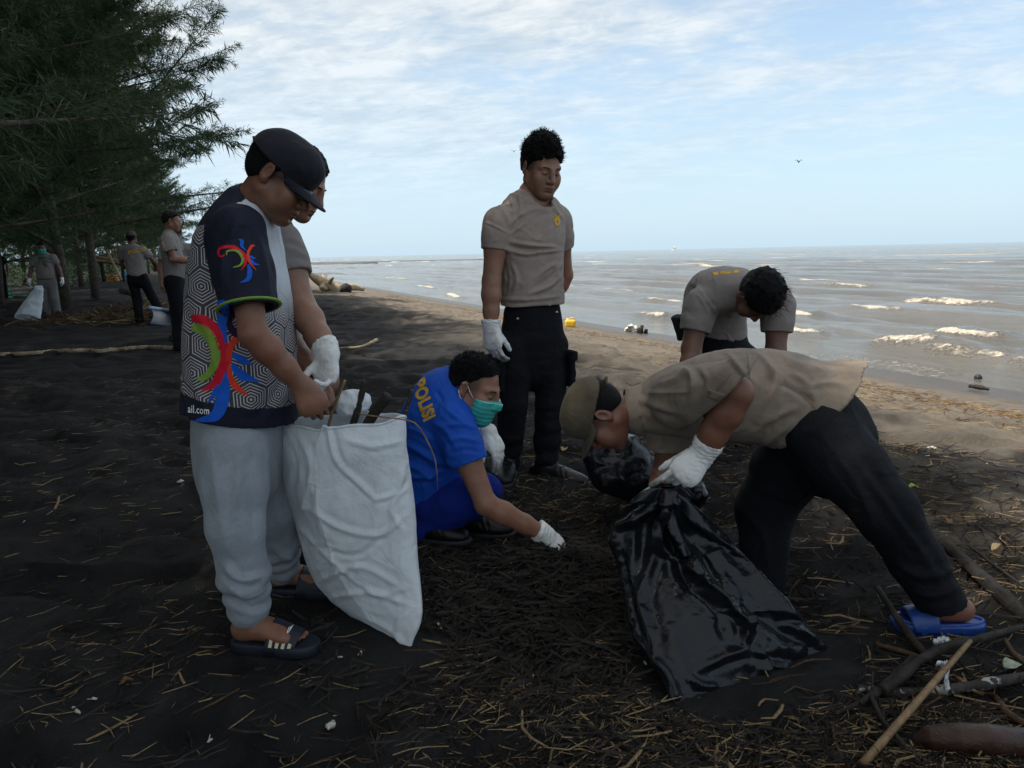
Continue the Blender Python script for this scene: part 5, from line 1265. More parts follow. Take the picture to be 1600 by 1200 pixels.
# debris heap with tarpaulin where the far group works
hp=Gf(205,500); mass('driftwood_heap',2600,None,(0,1),1,21,(.15,.8),(.005,.018),lambda x,y,s:np.ones_like(x),'straw2',.03,1.0,(hp[0]+.1,hp[1]+.1,.78,.6,.22)); mass('straw_heap',900,None,(0,1),1,22,(.15,.7),(.004,.012),lambda x,y,s:np.ones_like(x),'straw',.05,1.0,(hp[0]+.3,hp[1]+.1,.75,.6,.24))
branch('log','short cut log on the debris heap beside the tarpaulin',[(193,476),(205,479),(215,481)],[.09,.09],MT['bark'],(.3,),9,50,.08,cat='log')
MT['tarp']=m_plain('dark_blue_tarpaulin',(.010,.018,.045),.3,.5,0,.4,5,.3); MT['tarpl']=m_plain('pale_blue_edge',(.30,.38,.50),.5,.4)
r_=root('tarpaulin','dark blue tarpaulin bag dragged open beside the far debris heap','tarpaulin',Gf(250,508))
g=[[P(234+40*u+ (4*math.sin(v*4)),482+6*u+(26-2*u)*v,14.4-.6*v+.35*math.sin(u*3.1)*(1-v)) for v in np.linspace(0,1,12)] for u in np.linspace(0,1,16)]
mb=MB(); mb.sheet(g,.02); mb.build('sheet',MT['tarp'],r_); mb=MB(); mb.tube([q[0]+V3(0,-.02,.02) for q in g],.035,6); mb.build('edge',MT['tarpl'],r_)
# bamboo rack, crates and post under the trees
Y=36.5; r_=root('bamboo_rack','leaning bamboo rack of poles and wire under the far trees','rack',Gf(160,440))
def pole(name,a,b,rad,mat='bamboo'): mb=MB(); rad=rad*1.5; C=np.linspace(a,b,6); mb.tube(C,rad,7); mb.build(name,MT[mat],r_)
pole('beam',P(121,396,Y),P(195,409,Y),.05,'paledrift'); pole('beam',P(125,405,Y+.6),P(196,413,Y+.6),.05); pole('leg',P(158,410,Y),P(163,440,Y),.06,'driftdark'); pole('leg',P(191,410,Y+.3),P(193,440,Y+.3),.05,'driftdark'); pole('brace',P(164,386,Y-.2),P(190,438,Y-.4),.04,'paledrift')
for i in range(6): pole('slat',P(163+i*4.6,384-i*.6+abs(i-2)*1.0,Y+.1),P(171+i*4.2,405+i*.3,Y),.022,'paledrift')
pole('rail',P(163,388,Y+.05),P(188,384,Y+.05),.022,'paledrift'); pole('rail',P(168,399,Y+.05),P(190,396,Y+.05),.022,'paledrift')
def crate(label,px,py,Y,w,d,h,mat,slots=3,cat='crate'):
    c=Gf(px,py); r2=root('crate',label,cat,c); A=np.eye(3)
    for sx,sy,nm in((1,0,'side'),(-1,0,'side'),(0,1,'side'),(0,-1,'side')):
        mb=MB()
        for q in range(slots): mb.box(c+V3(sx*w/2,sy*d/2,h*(q+.5)/slots),A,(.012 if sx else w/2-.014,.012 if sy else d/2+.012,h/slots*.40))
        for e in(-1,1): mb.box(c+V3(sx*(w/2+.004) if sx else e*w*.44,sy*(d/2+.004) if sy else e*d*.44,h/2),A,(.012,.012,h/2))
        mb.build('side_panel',MT[mat],r2)
    mb=MB(); mb.box(c+V3(0,0,.02),A,(w/2-.02,d/2-.02,.012)); mb.build('base_panel',MT[mat],r2)
crate('orange yellow crate on the sand under the bamboo rack',176,440,0,.62,.5,.40,'orange'); crate('green crate at the far left edge beneath the trees',5,468,17.6,.42,.35,.36,'greenp')
crate('low green tray on the sand behind the man with the white sack',26,464,19.5,.5,.4,.06,'greenp',1,'tray')
p=Gf(196,437); r_=root('cool_box','light blue upright container left of the man lettered POLISI','container',p); S=Sdf(); S.box(p+V3(0,0,.28),(.13,.14,.28),None,.02); v,f=S.mesh(.015); mk('tub',v,f,MT['bluep'],r_); mb=MB(); mb.box(p+V3(0,0,.585),np.eye(3),(.14,.15,.025)); mb.build('lid',MT['white'],r_)
p=Gf(94,452); r_=root('post','leaning grey post standing in a pale trough behind the man with the white sack','post',p); mb=MB(); Yp=p[1]; mb.tube([P(94,450,Yp),P(88,405,Yp),P(83,362,Yp),P(77,352,Yp)],[.075,.08,.075,.06],9); mb.build('shaft',MT['bark'],r_)
S=Sdf(); S.box(p+V3(.02,0,.10),(.22,.12,.10),None,.04); S.box(p+V3(.02,0,.16),(.18,.085,.09),None,.02,0,'s'); v,f=S.mesh(.014); mk('trough',v,f,MT['paledrift'],r_)
p=Gf(107,433); mb=MB(); mb.tube([p,p+V3(0,0,.10),p+V3(0,0,.2)],[.06,.07,.08],10); mb.build('bucket',MT['white'],loc=p,label='small white bucket on the sand right of the leaning post',cat='bucket')
branch('log','fallen grey trunk lying below the bamboo rack',[(110,428),(125,426),(142,431)],[.07,.09,.06],MT['bark'],(.02,),8,51,.1,cat='log')
branch('plank','grey plank stack left of the profile standing man',[(238,420),(248,425),(258,431)],[.10,.12,.09],MT['bark'],(.1,),8,52,.1,cat='plank')
# birds and a far sail
def bird(label,px,py,Y,sp):
    c=P(px,py,Y); r2=root('bird',label,'bird',c); S=Sdf(); S.ell(c,(.05,.16,.05),None,.02); S.ell(c+V3(.0,-.16,.02),(.03,.05,.03),None,.02); v,f=S.mesh(.02); mk('body',v,f,MT['rubber'],r2)
    for s in(-1,1): g=[[c+V3(s*(.03+sp*u),.05-.12*v+.05*u,.02+.12*math.sin(u*2.4)) for v in np.linspace(0,1,4)] for u in np.linspace(0,1,6)]; mb=MB(); mb.sheet(g,.012); mb.build('wing',MT['rubber'],r2)
bird('black bird in flight over the sea to the right',1248,253,55,.20); bird('tiny bird in the sky left of the standing man\'s curly hair',803,237,75,.22)
c=CAM+ray(1053,391.0)/FPX*900; r_=root('sailing_boat','tiny white sail on the horizon behind the bowing man','boat',V3(c[0],c[1],SEA)); b=V3(c[0],c[1],SEA); S=Sdf(); S.ell(b+V3(0,0,.3),(3.2,.9,.8),None,0); S.cut(b+V3(0,0,.7),V3(0,0,1)); v,f=S.mesh(.2); mk('hull',v,f,MT['white'],r_)
mb=MB(); mb.add([b+V3(-.2,0,1.2),b+V3(2.4,0,1.2),b+V3(-.1,0,6.5),b+V3(-.2,.08,1.2),b+V3(2.4,.08,1.2),b+V3(-.1,.08,6.5)],[[0,1,4,3],[1,2,5,4],[2,0,3,5]],[[0,2,1],[3,4,5]]); mb.build('sail',MT['white'],r_); mb=MB(); mb.tube([b+V3(-.3,0,.5),b+V3(-.2,0,7)],.06,6); mb.build('mast',MT['driftdark'],r_)
print('straws',cnt)
# ------------------------------------------------------------------ people: figures in the foreground
def body_obj(parent,mat,head,arms,core=None,feet=None,h=.0055,hh=.0036):
    """head=(V,F,lip,stub); arms = list of (shoulder,elbow,wrist,radii,hand) ; core = hidden trunk under the clothes"""
    Vs=[head[0]];Fs=[head[1]];lip=[head[2]];st_=[head[3]]; n=len(head[0])
    def put(V,F):
        nonlocal n
        Vs.append(V);Fs.append(F+n);n+=len(V);lip.append(np.zeros(len(V)));st_.append(np.zeros(len(V)))
    for sh,el,wr,r,hand in arms:
        S=Sdf(); arm_ops(S,sh,el,wr,r)
        if hand is not None: hand(S)
        V,F=S.mesh(h if hand is None else hh); put(smooth(V,F,1,.3),F)
    if core is not None: put(*core.mesh(.014))
    if feet is not None: V,F=feet.mesh(.003); put(smooth(V,F,1,.3),F)
    return mk('body',np.concatenate(Vs),np.concatenate(Fs),MT[mat],parent,attrs={'lip':np.concatenate(lip),'stub':np.concatenate(st_)})
def core_ops(sp,sides,hips,knees,ankles,sc=.72):
    S=Sdf(); n=len(sp)
    S.tube(sp,[.12*sc]*n,[.085*sc]*n,sides,.03)
    for h_,k_,a_ in zip(hips,knees,ankles): S.chain([sp[0],h_,k_,a_],[.08,.07,.045,.034],.03)
    return S
def wrinkle(amp=.004,sc=9,seed=1,st_=(1,1,1),calm=()):
    """soft drape plus sharper creases; calm = hems (point, axis) that stay even"""
    def f(p):
        q=p*np.array(st_,np.float32)*sc
        w=q+.8*vnoise(q*.7,seed+5)[:,None]
        d=amp*(.55*ridge(w,2,seed)-.3)-amp*.8*np.exp(-(vnoise(w*1.25+3,seed+21)/.11)**2)*ss(-.1,.5,vnoise(q*.6,seed+31))
        for c_,ax in calm:
            v=p-c_; a=v@ax; near=(np.abs(a)<.05)&(np.linalg.norm(v,axis=1)<.16); d=np.where(near,d*ss(.004,.05,np.abs(a)),d)
        return d
    return (f,amp*2.2+.002)
def cuffs(f1,f2):
    return (lambda p:f1[0](p)+f2[0](p), f1[1]+f2[1])
def fuzz(parent,V,F,c,Mx,n,ln,rad,seed,zmin=0.0,sweep=(0,.3,.2)):
    """loose hairs that break up the outline"""
    r=np.random.default_rng(seed); N_=vnormals(V,F); L=(V-c)@Mx; cand=np.where((L[:,2]>zmin)&((N_*(V-c)).sum(1)>0))[0]; mb=MB()
    for i in r.choice(cand,n,replace=len(cand)<n):
        t=nrm(N_[i]*.7+Mx@np.array(sweep)+r.normal(size=3)*.45); l=ln*r.uniform(.5,1.3)
        mb.tube([V[i]-N_[i]*.002,V[i]+t*l*.6,V[i]+t*l+r.normal(size=3)*l*.2],[rad,rad*.8,rad*.3],3,cap=False)
    return mb.build('hair_strand',MT['hair'],parent,kind='stuff')
def collar_ring(parent,c,ax,side,rw,rd,mat,r=.006,dip=.02,fwd=None,name='collar'):
    ax=nrm(ax); side=nrm(side-ax*(side@ax)); fr=nrm(np.cross(ax,side)); 
    if fwd is not None and fr@fwd<0: fr=-fr
    an=np.linspace(0,2*math.pi,41); pts=[c+side*rw*math.cos(a)+fr*rd*math.sin(a)-ax*dip*max(0,math.sin(a))**1.0 for a in an]
    mb=MB(); mb.tube(pts,r,8,cap=False,flat=.55,up=ax); return mb.build(name,mat,parent)

# ============ A: man in the printed jersey and black cap, holding the white sack
def person_A():
    rt=root('person','man in printed jersey, black cap, grey sweatpants and slides, gripping the white sack','person',G(430,1000))
    fwd=nrm(V3(.97,-.22,0)); sd=np.cross(fwd,V3(0,0,1))     # his right, towards the camera
    sp=[P(378,720,2.60),P(378,640,2.58),P(378,560,2.57),P(375,460,2.56),P(374,375,2.55),P(387,322,2.53)]
    # --- head
    c=P(438,277,2.50); Mx=frame(V3(math.cos(R(38)),-.06,-math.sin(R(38))),V3(math.sin(R(38)),0.0,math.cos(R(38))))
    hd=mesh_head(c,Mx,P(386,330,2.53),sc=1.08,nr=.055)
    shR=P(373,372,2.39); elR=P(396,522,2.30); wrR=P(472,603,2.36)
    shL=P(382,372,2.74); elL=P(430,500,2.84); wrL=P(497,598,2.60)
    d=nrm(P(500,652,2.36)-wrR)
    handR=lambda S: hand_ops(S,wrR,d,nrm(V3(-.45,.85,-.2)),True,[(48,62,38),(54,68,40),(62,72,40),(70,74,40)],.98,0,(.25,.75,.5))
    dl=nrm(P(507,640,2.56)-wrL); handL=lambda S: hand_ops(S,wrL,dl,nrm(V3(-.3,-.9,-.2)),False,GRIP,1.0,0,(.2,.7,.5))
    hips=[P(366,700,2.46),P(388,700,2.70)]; knees=[P(368,822,2.40),P(424,800,2.70)]; ank=[P(391,962,2.42),P(440,893,2.80)]
    feet=Sdf(); zR=gz(*G(430,1000)[:2])+.033; fR=nrm(V3(.98,-.14,0)); aR=ank[0].copy(); aR[2]=zR+.085
    foot_ops(feet,aR,fR,zR,True,1.02); feet.cone(aR,ank[0]+V3(0,0,.06),.038,.044,.03)
    zL=gz(*G(470,930)[:2])+.033; fL=nrm(V3(.95,-.05,0)); aL=ank[1].copy(); aL[2]=zL+.085
    foot_ops(feet,aL,fL,zL,False,1.02); feet.cone(aL,ank[1]+V3(0,0,.06),.038,.044,.03)
    body_obj(rt,'skinA',hd,[(shR,elR,wrR,(.053,.041,.028),handR),(shL,elL,wrL,(.056,.044,.029),handL)],core_ops(sp,[sd]*6,hips,knees,ank),feet)
    face_bits(rt,c,Mx,1.08)
    V,F=hair_mesh(c,Mx,1.08,.004,.005,(.062,.05),-.052,.0030,120,3); fuzz(mk('hair',V,F,MT['hair'],rt),V,F,c,Mx,700,.007,.0008,4,-.06)
    # --- cap
    V,F=cap_mesh(c,Mx,1.10,h=.003); cp=mk('cap',V,F,MT['capblack'],rt)
    brim_obj(cp,c,Mx,MT['capblack'],1.10,.070,.30,.005,.022)
    mb=MB(); mb.tube([c+Mx@(np.array([.0875*math.sin(a),-.014+.1075*math.cos(a),.032-.14*(-.014+.1075*math.cos(a))])*1.10) for a in np.linspace(R(-180),R(180),40)],.0022,5,cap=False); mb.build('cap_seam',MT['capblack'],cp)
    # dark glasses under the brim
    T=lambda x,y,z:c+Mx@(np.array([x,y,z])*1.08); gl=None
    for s in(-1,1):
        g=[[T(s*(.010+.048*u),.1085-.030*u*u-.004*abs(v),.004+.017*v*(1-.35*u*u)) for v in np.linspace(-1,1,7)] for u in np.linspace(0,1,8)]
        mb=MB(); mb.sheet(g,.002); o=mb.build('lens' if gl else 'glasses',MT['lens'],gl or rt); gl=gl or o
        mb=MB(); mb.tube([T(s*.058,.079,.008),T(s*.078,.045,.009),T(s*.083,-.002,.006)],.0022,5); mb.build('temple',MT['rubber'],gl)
    # --- jersey
    S=Sdf()
    S.tube(sp,[.185,.195,.195,.19,.172,.07],[.165,.168,.160,.138,.102,.065],[sd]*6,.03,pw=2.3)
    S.cone(mid(sp[4],sp[5],.55),shR+V3(0,0,.01),.075,.075,.05); S.cone(mid(sp[4],sp[5],.55),shL+V3(0,0,.01),.075,.075,.05)
    seR=mid(shR,elR,.74); seL=mid(shL,elL,.74)
    S.sleeve(shR+V3(0,0,.01),seR,.078,.090); S.sleeve(shL+V3(0,0,.01),seL,.078,.088)
    axR=nrm(elR-shR); axL=nrm(elL-shL)
    hemp=P(372,668,2.4); hn=nrm(V3(-.22,0,-1))
    S.cut(hemp,hn)
    S.cone(sp[5]-V3(0,0,.02)+fwd*.01,c+Mx@V3(0,-.02,-.06),.062,.062,.012,'s')
    V,F=S.mesh(.0042,disp=wrinkle(.006,8,4,(1,1,.7),[(seR,axR),(seL,axL)]))
    V=folds(V,F,[([(372,345),(352,390),(345,450)],6,0.0072),([(400,360),(415,420),(420,470)],5,0.0072),([(300,480),(330,520),(345,600)],7,0.0090),([(320,470),(345,540),(360,620)],6,-0.0072),
        ([(440,500),(420,560),(390,640)],7,0.0090),([(455,540),(440,600),(400,655)],6,-0.0072),([(298,560),(310,610),(330,655)],6,0.0072),([(350,470),(390,478),(418,470)],4,0.0072)])
    # keep the sleeve ends straight
    q=V-seR; a=q@axR; rr=np.linalg.norm(q-a[:,None]*axR,axis=1)
    lat=(V-sp[2])@sd
    # printed regions, measured on the cloth
    px,py=PIX(V)
    up=V3(0,0,1); juv=np.stack([np.arctan2((V-sp[2])@sd,(V-sp[2])@fwd)*-.17,V[:,2]-hemp[2],0*px],1)
    hz=V[:,2]-hemp[2]+.22*(V[:,0]-hemp[0])
    navy=np.maximum(ss(.085,.055,hz),0)
    # sleeves and shoulder yoke are navy
    armd=lambda sh,el: np.linalg.norm((V-sh)-np.clip(((V-sh)@nrm(el-sh)),0,.4)[:,None]*nrm(el-sh),axis=1)
    latR=ss(.115,.150,lat); latL=ss(-.115,-.150,lat); slz=V[:,2]>seR[2]-.03
    fx=(V-sp[3])@fwd
    yoke=ss(.02,.06,V[:,2]-shR[2]+.0)*ss(.14,.07,fx)
    slv=np.maximum(ss(.110,.098,armd(shR,elR))*ss(.08,.13,lat),ss(.110,.098,armd(shL,elL))*ss(-.08,-.13,lat))*slz
    navy=np.maximum(navy,np.maximum(slv,yoke*.9))
    trim=np.zeros(len(V))
    pale=ss(.02,.10,fx)*ss(-.28,-.12,V[:,2]-shR[2])
    sh=mk('jersey',V,F,MT['jersey'],rt,attrs={'juv':juv,'navy':navy,'trim':trim,'pale':pale})
    for se,ax_ in((seR,axR),(seL,axL)): collar_ring(sh,se-ax_*.006,ax_,fwd,.0885,.0885,MT['pgreen'],.0085,0,None,'sleeve_trim')
    collar_ring(sh,sp[5]-V3(0,0,.010)+fwd*.004,nrm(V3(.35,0,1)),sd,.070,.066,MT['pgreen'],.0045,.035,fwd)
    bvh=raycaster(V,F)
    D=lambda n,pl,w,m: decal_strip(n,bvh,pl,w,MT[m],sh)
    # printed swirls on the sleeve
    k=lambda pts:[(330+x*130/975,360+y*160/1200) for x,y in pts]
    D('print_swirl',k([(160,290),(120,310),(95,270),(110,220),(180,195),(270,205),(350,260),(395,320),(400,390),(350,475)]),[.8,1.6,2,2.2,2.4,3,3,2.8,2,.3],'pred')
    D('print_swirl',k([(185,295),(185,255),(220,240),(290,240),(350,290),(370,350),(340,410),(260,435)]),[.6,1.4,1.5,1.8,2.2,2.2,1.6,.5],'pgreen')
    D('print_swirl',k([(320,105),(360,130),(360,190),(410,245)]),[.4,3.2,2.2,.3],'pblue')
    D('print_swirl',k([(455,305),(490,330),(525,330)]),[1.5,1.6,.2],'pblue'); D('print_swirl',k([(460,345),(500,395),(570,405)]),[1.8,2,.2],'pblue')
    D('print_swirl',k([(430,400),(450,480),(430,570),(340,615)]),[1.5,4,3.4,.3],'pblue')
    D('print_swirl',k([(520,465),(460,390),(435,330),(430,270),(470,190),(510,185)]),[.3,1.6,2.6,2,2.2,.8],'por')
    # the large ones on the side
    k=lambda pts:[(280+x*200/1091,460+y*220/1200) for x,y in pts]
    D('print_swirl',k([(110,200),(200,215),(300,290),(365,420),(385,540),(360,660),(300,760),(190,825)]),[5.5,7,8,8.5,8.5,8,6,1],'pred')
    D('print_swirl',k([(112,290),(180,290),(260,360),(305,460),(310,560),(270,660),(200,715),(140,710)]),[5,7.5,8,7,6.5,6,4.5,1],'pgreen')
    D('print_swirl',k([(320,70),(380,90),(372,200),(372,280),(405,420)]),[1,8,8,6,1],'pblue')
    D('print_swirl',k([(400,660),(390,780),(370,900),(310,1030),(135,1080)]),[3,8,11,9,1],'pblue')
    D('print_swirl',k([(335,770),(300,850),(235,930)]),[5,3.5,.4],'pblue')
    D('print_swirl',k([(450,510),(540,560),(620,600)]),[3.5,6,.6],'pblue'); D('print_swirl',k([(448,600),(540,690),(680,745)]),[4,8,1],'pblue')
    D('print_swirl',k([(490,375),(440,440),(425,560),(435,690),(490,790),(590,860)]),[6,5,3.6,4,5,1],'por')
    D('print_swirl',k([(440,150),(430,260),(480,330),(560,370)]),[2,5,6,2],'ppurple')
    decal_text('lettering',bvh,'ail.com',[(294,644.5),(327,648),(327,636),(294,632)],MT['white'],sh,.012)
    # --- sweatpants
    S=Sdf(); S.tube([P(374,745,2.60),P(373,690,2.58),P(373,610,2.57)],[.150,.158,.15],[.132,.142,.135],[sd]*3,.03)
    k1=mid(knees[0],ank[0],.55); k2=mid(knees[1],ank[1],.55)
    for h_,kn,an,kk in((hips[0],knees[0],ank[0],k1),(hips[1],knees[1],ank[1],k2)):
        S.chain([h_,mid(h_,kn,.5),kn,kk,mid(kk,an,.72),an+nrm(an-kn)*.02],[.114,.103,.088,.079,.064,.047],.035)
        ax=nrm(an-kn); 
        S.func((lambda p,ax:(lambda X,Y,Z: np.minimum((X-p[0])*ax[0]+(Y-p[1])*ax[1]+(Z-p[2])*ax[2],.12-np.sqrt((X-p[0])**2+(Y-p[1])**2+(Z-p[2])**2))))(an+ax*.022,ax))
    def gather(p):
        d=0
        for kn,an in((knees[0],ank[0]),(knees[1],ank[1])):
            ax=nrm(an-kn); q=p-an; a=q@ax; near=np.exp(-(np.linalg.norm(q-a[:,None]*ax,axis=1)/.12)**2)
            d=d+.009*np.sin(a*95+2.2*vnoise(p*9,4))*np.exp(-((a+.11)/.07)**2)*near+.0012*np.sin(np.arctan2(q[:,1],q[:,0])*60)*ss(-.045,-.035,a)*near
        return d
    V,F=S.mesh(.005,disp=cuffs((gather,.01),wrinkle(.006,7,14,(1,1,.45))))
    V=folds(V,F,[([(372,690),(370,760),(352,830)],6,0.0075),([(330,700),(342,780),(352,860)],8,0.0075),([(395,690),(392,770),(400,850)],7,-0.0075),([(350,880),(375,905),(412,900)],6,0.0150),([(352,910),(385,930),(416,918)],6,0.0135),
        ([(365,935),(392,950),(418,940)],5,-0.0090),([(418,700),(430,760),(440,830)],6,0.0075),([(425,850),(440,868),(460,872)],6,0.0105)])
    mk('sweatpants',V,F,MT['sweat'],rt)
    # --- slides
    for zt,f,an,right in((zR-.033,fR,aR,True),(zL-.033,fL,aL,False)):
        s=np.cross(f,V3(0,0,1)); o0=V3(an[0],an[1],zt)-f*.06; Q=lambda a,b,c_: o0+f*a+s*b+V3(0,0,c_)
        S=Sdf(); S.tube([Q(.03,0,.016),Q(.10,0,.016),Q(.18,.002,.016),Q(.25,.004,.016)],[.043,.042,.051,.052],[.05]*4,[s]*4,.02)
        S.cut(V3(0,0,zt+.034),V3(0,0,1)); S.cut(V3(0,0,zt-.006),V3(0,0,-1))
        V,F=S.mesh(.0035); sd_=mk('slide',V,F,MT['navyrub'],rt)
        g=[]
        for u in np.linspace(0,1,13):
            row=[]
            for v in np.linspace(0,1,9):
                an_=R(-12)+v*R(204); w=.058-.004*u; hgt=.094-.040*u
                row.append(Q(.125+.098*u+ (0.02*math.sin(an_)) ,-w*math.cos(an_)*(1 if True else 1),.012+hgt*max(math.sin(an_),-.12)))
            g.append(row)
        mb=MB(); mb.sheet(g,.006); strap=mb.build('strap',MT['navyrub'],sd_)
        if right:
            bv=raycaster(*[np.array([v.co for v in strap.data.vertices])+wloc(strap),[list(p.vertices) for p in strap.data.polygons]])
            for i,(x0,y0) in enumerate(((422,1001),(432,1004),(441.5,1007),(451,1010))): decal_strip('stripe',bv,[(x0+2.5,y0-4-i*.0),(x0-.5,y0+11-i*2)],[2.6,2.6],MT['cream'],strap,8,4)
            kk=lambda pts:[(350+x*170/1275,880+y*160/1200) for x,y in pts]
            mb=MB()
            for pl in ([(650,840),(700,830),(640,885),(660,900),(690,870),(700,800)],[(700,870),(720,830),(735,845),(745,800),(765,750),(745,800),(760,810)],[(760,810),(785,740),(770,790),(790,760),(808,730)]):
                decal_strip('script',bv,kk(pl),[.55,.55],MT['white'],strap,24,3,mb=mb)
            if mb.V: mb.build('script_lettering',MT['white'],strap)
    return rt
# ============ B: man behind A in a taupe shirt
def person_B():
    rt=root('person','man half hidden behind the capped man, taupe T-shirt, gloved hand over the white sack','person',G(455,885))
    fwd=nrm(V3(.96,-.28,0)); sd=np.cross(fwd,V3(0,0,1))
    sp=[P(405,640,2.98),P(408,560,2.98),P(410,480,2.97),P(414,400,2.96),P(424,350,2.95)]
    c=P(466,285,2.90); Mx=frame(V3(math.cos(R(32)),-.12,-math.sin(R(32))),V3(math.sin(R(32)),0,math.cos(R(32))))
    hd=mesh_head(c,Mx,P(424,352,2.95),sc=1.04)
    shR=P(438,385,2.80); elR=P(472,480,2.72); wrR=P(513,552,2.58)
    shL=P(430,380,3.12); elL=P(450,490,3.2); wrL=P(515,570,3.0)
    hips=[P(405,650,2.88),P(420,650,3.08)]; knees=[P(410,770,2.86),P(445,770,3.05)]; ank=[P(430,870,2.95),P(455,860,3.1)]
    body_obj(rt,'skinC',hd,[(shR,elR,wrR,(.062,.047,.031),None),(shL,elL,wrL,(.06,.045,.03),lambda S:hand_ops(S,wrL,nrm(elL*0+V3(.2,-.2,-1)),V3(-.9,0,0),False,RELAX))],core_ops(sp,[sd]*5,hips,knees,ank))
    face_bits(rt,c,Mx,1.04)
    V,F=hair_mesh(c,Mx,1.04,.018,.008,(.066,.066),-.05,.004,80,5); mk('hair',V,F,MT['hair'],rt)
    S=Sdf(); S.tube(sp,[.18,.18,.178,.165,.07],[.15,.142,.13,.10,.065],[sd]*5,.03,pw=2.3)
    seR=mid(shR,elR,.50); seL=mid(shL,elL,.5)
    for sh,se in((shR,seR),(shL,seL)): S.cone(mid(sp[3],sp[4],.5),sh+V3(0,0,.01),.072,.072,.05); S.sleeve(sh+V3(0,0,.01),se,.074,.078)
    S.cut(P(430,535,2.9),V3(.06,0,-1)); S.cone(sp[4],c,.06,.06,.01,'s')
    V,F=S.mesh(.0045,disp=wrinkle(.006,9,23,(1,1,1),[(seR,nrm(seR-shR))]))
    V=folds(V,F,[([(435,380),(452,372),(476,385)],3.5,.005),([(436,395),(455,388),(480,400)],3.5,.004),([(440,408),(460,402),(478,408)],3,-.003)])
    mk('t_shirt',V,F,MT['taupe2'],rt)
    S=Sdf(); S.tube([P(405,700,2.98),P(405,610,2.98),P(406,520,2.97)],[.15,.16,.15],[.12,.13,.125],[sd]*3,.03)
    for h_,kn,an in zip(hips,knees,ank): S.chain([h_,kn,an],[.10,.08,.065],.04)
    V,F=S.mesh(.007,disp=wrinkle(.006,7,24)); mk('trousers',V,F,MT['black'],rt)
    for an,kn,right in((ank[0],knees[0],True),(ank[1],knees[1],False)): boot(rt,an,an+V3(.9,-.1,0),gz(an[0],an[1]),right,.14,.006,knee=kn)
    d=nrm(P(508,615,2.55)-wrR)
    glove(rt,wrR,elR,d,nrm(V3(-.55,-.75,-.1)),True,[(14,16,12),(34,26,16),(46,34,20),(52,40,22)],(.35,.55,.3),1.08,cuff=.035)
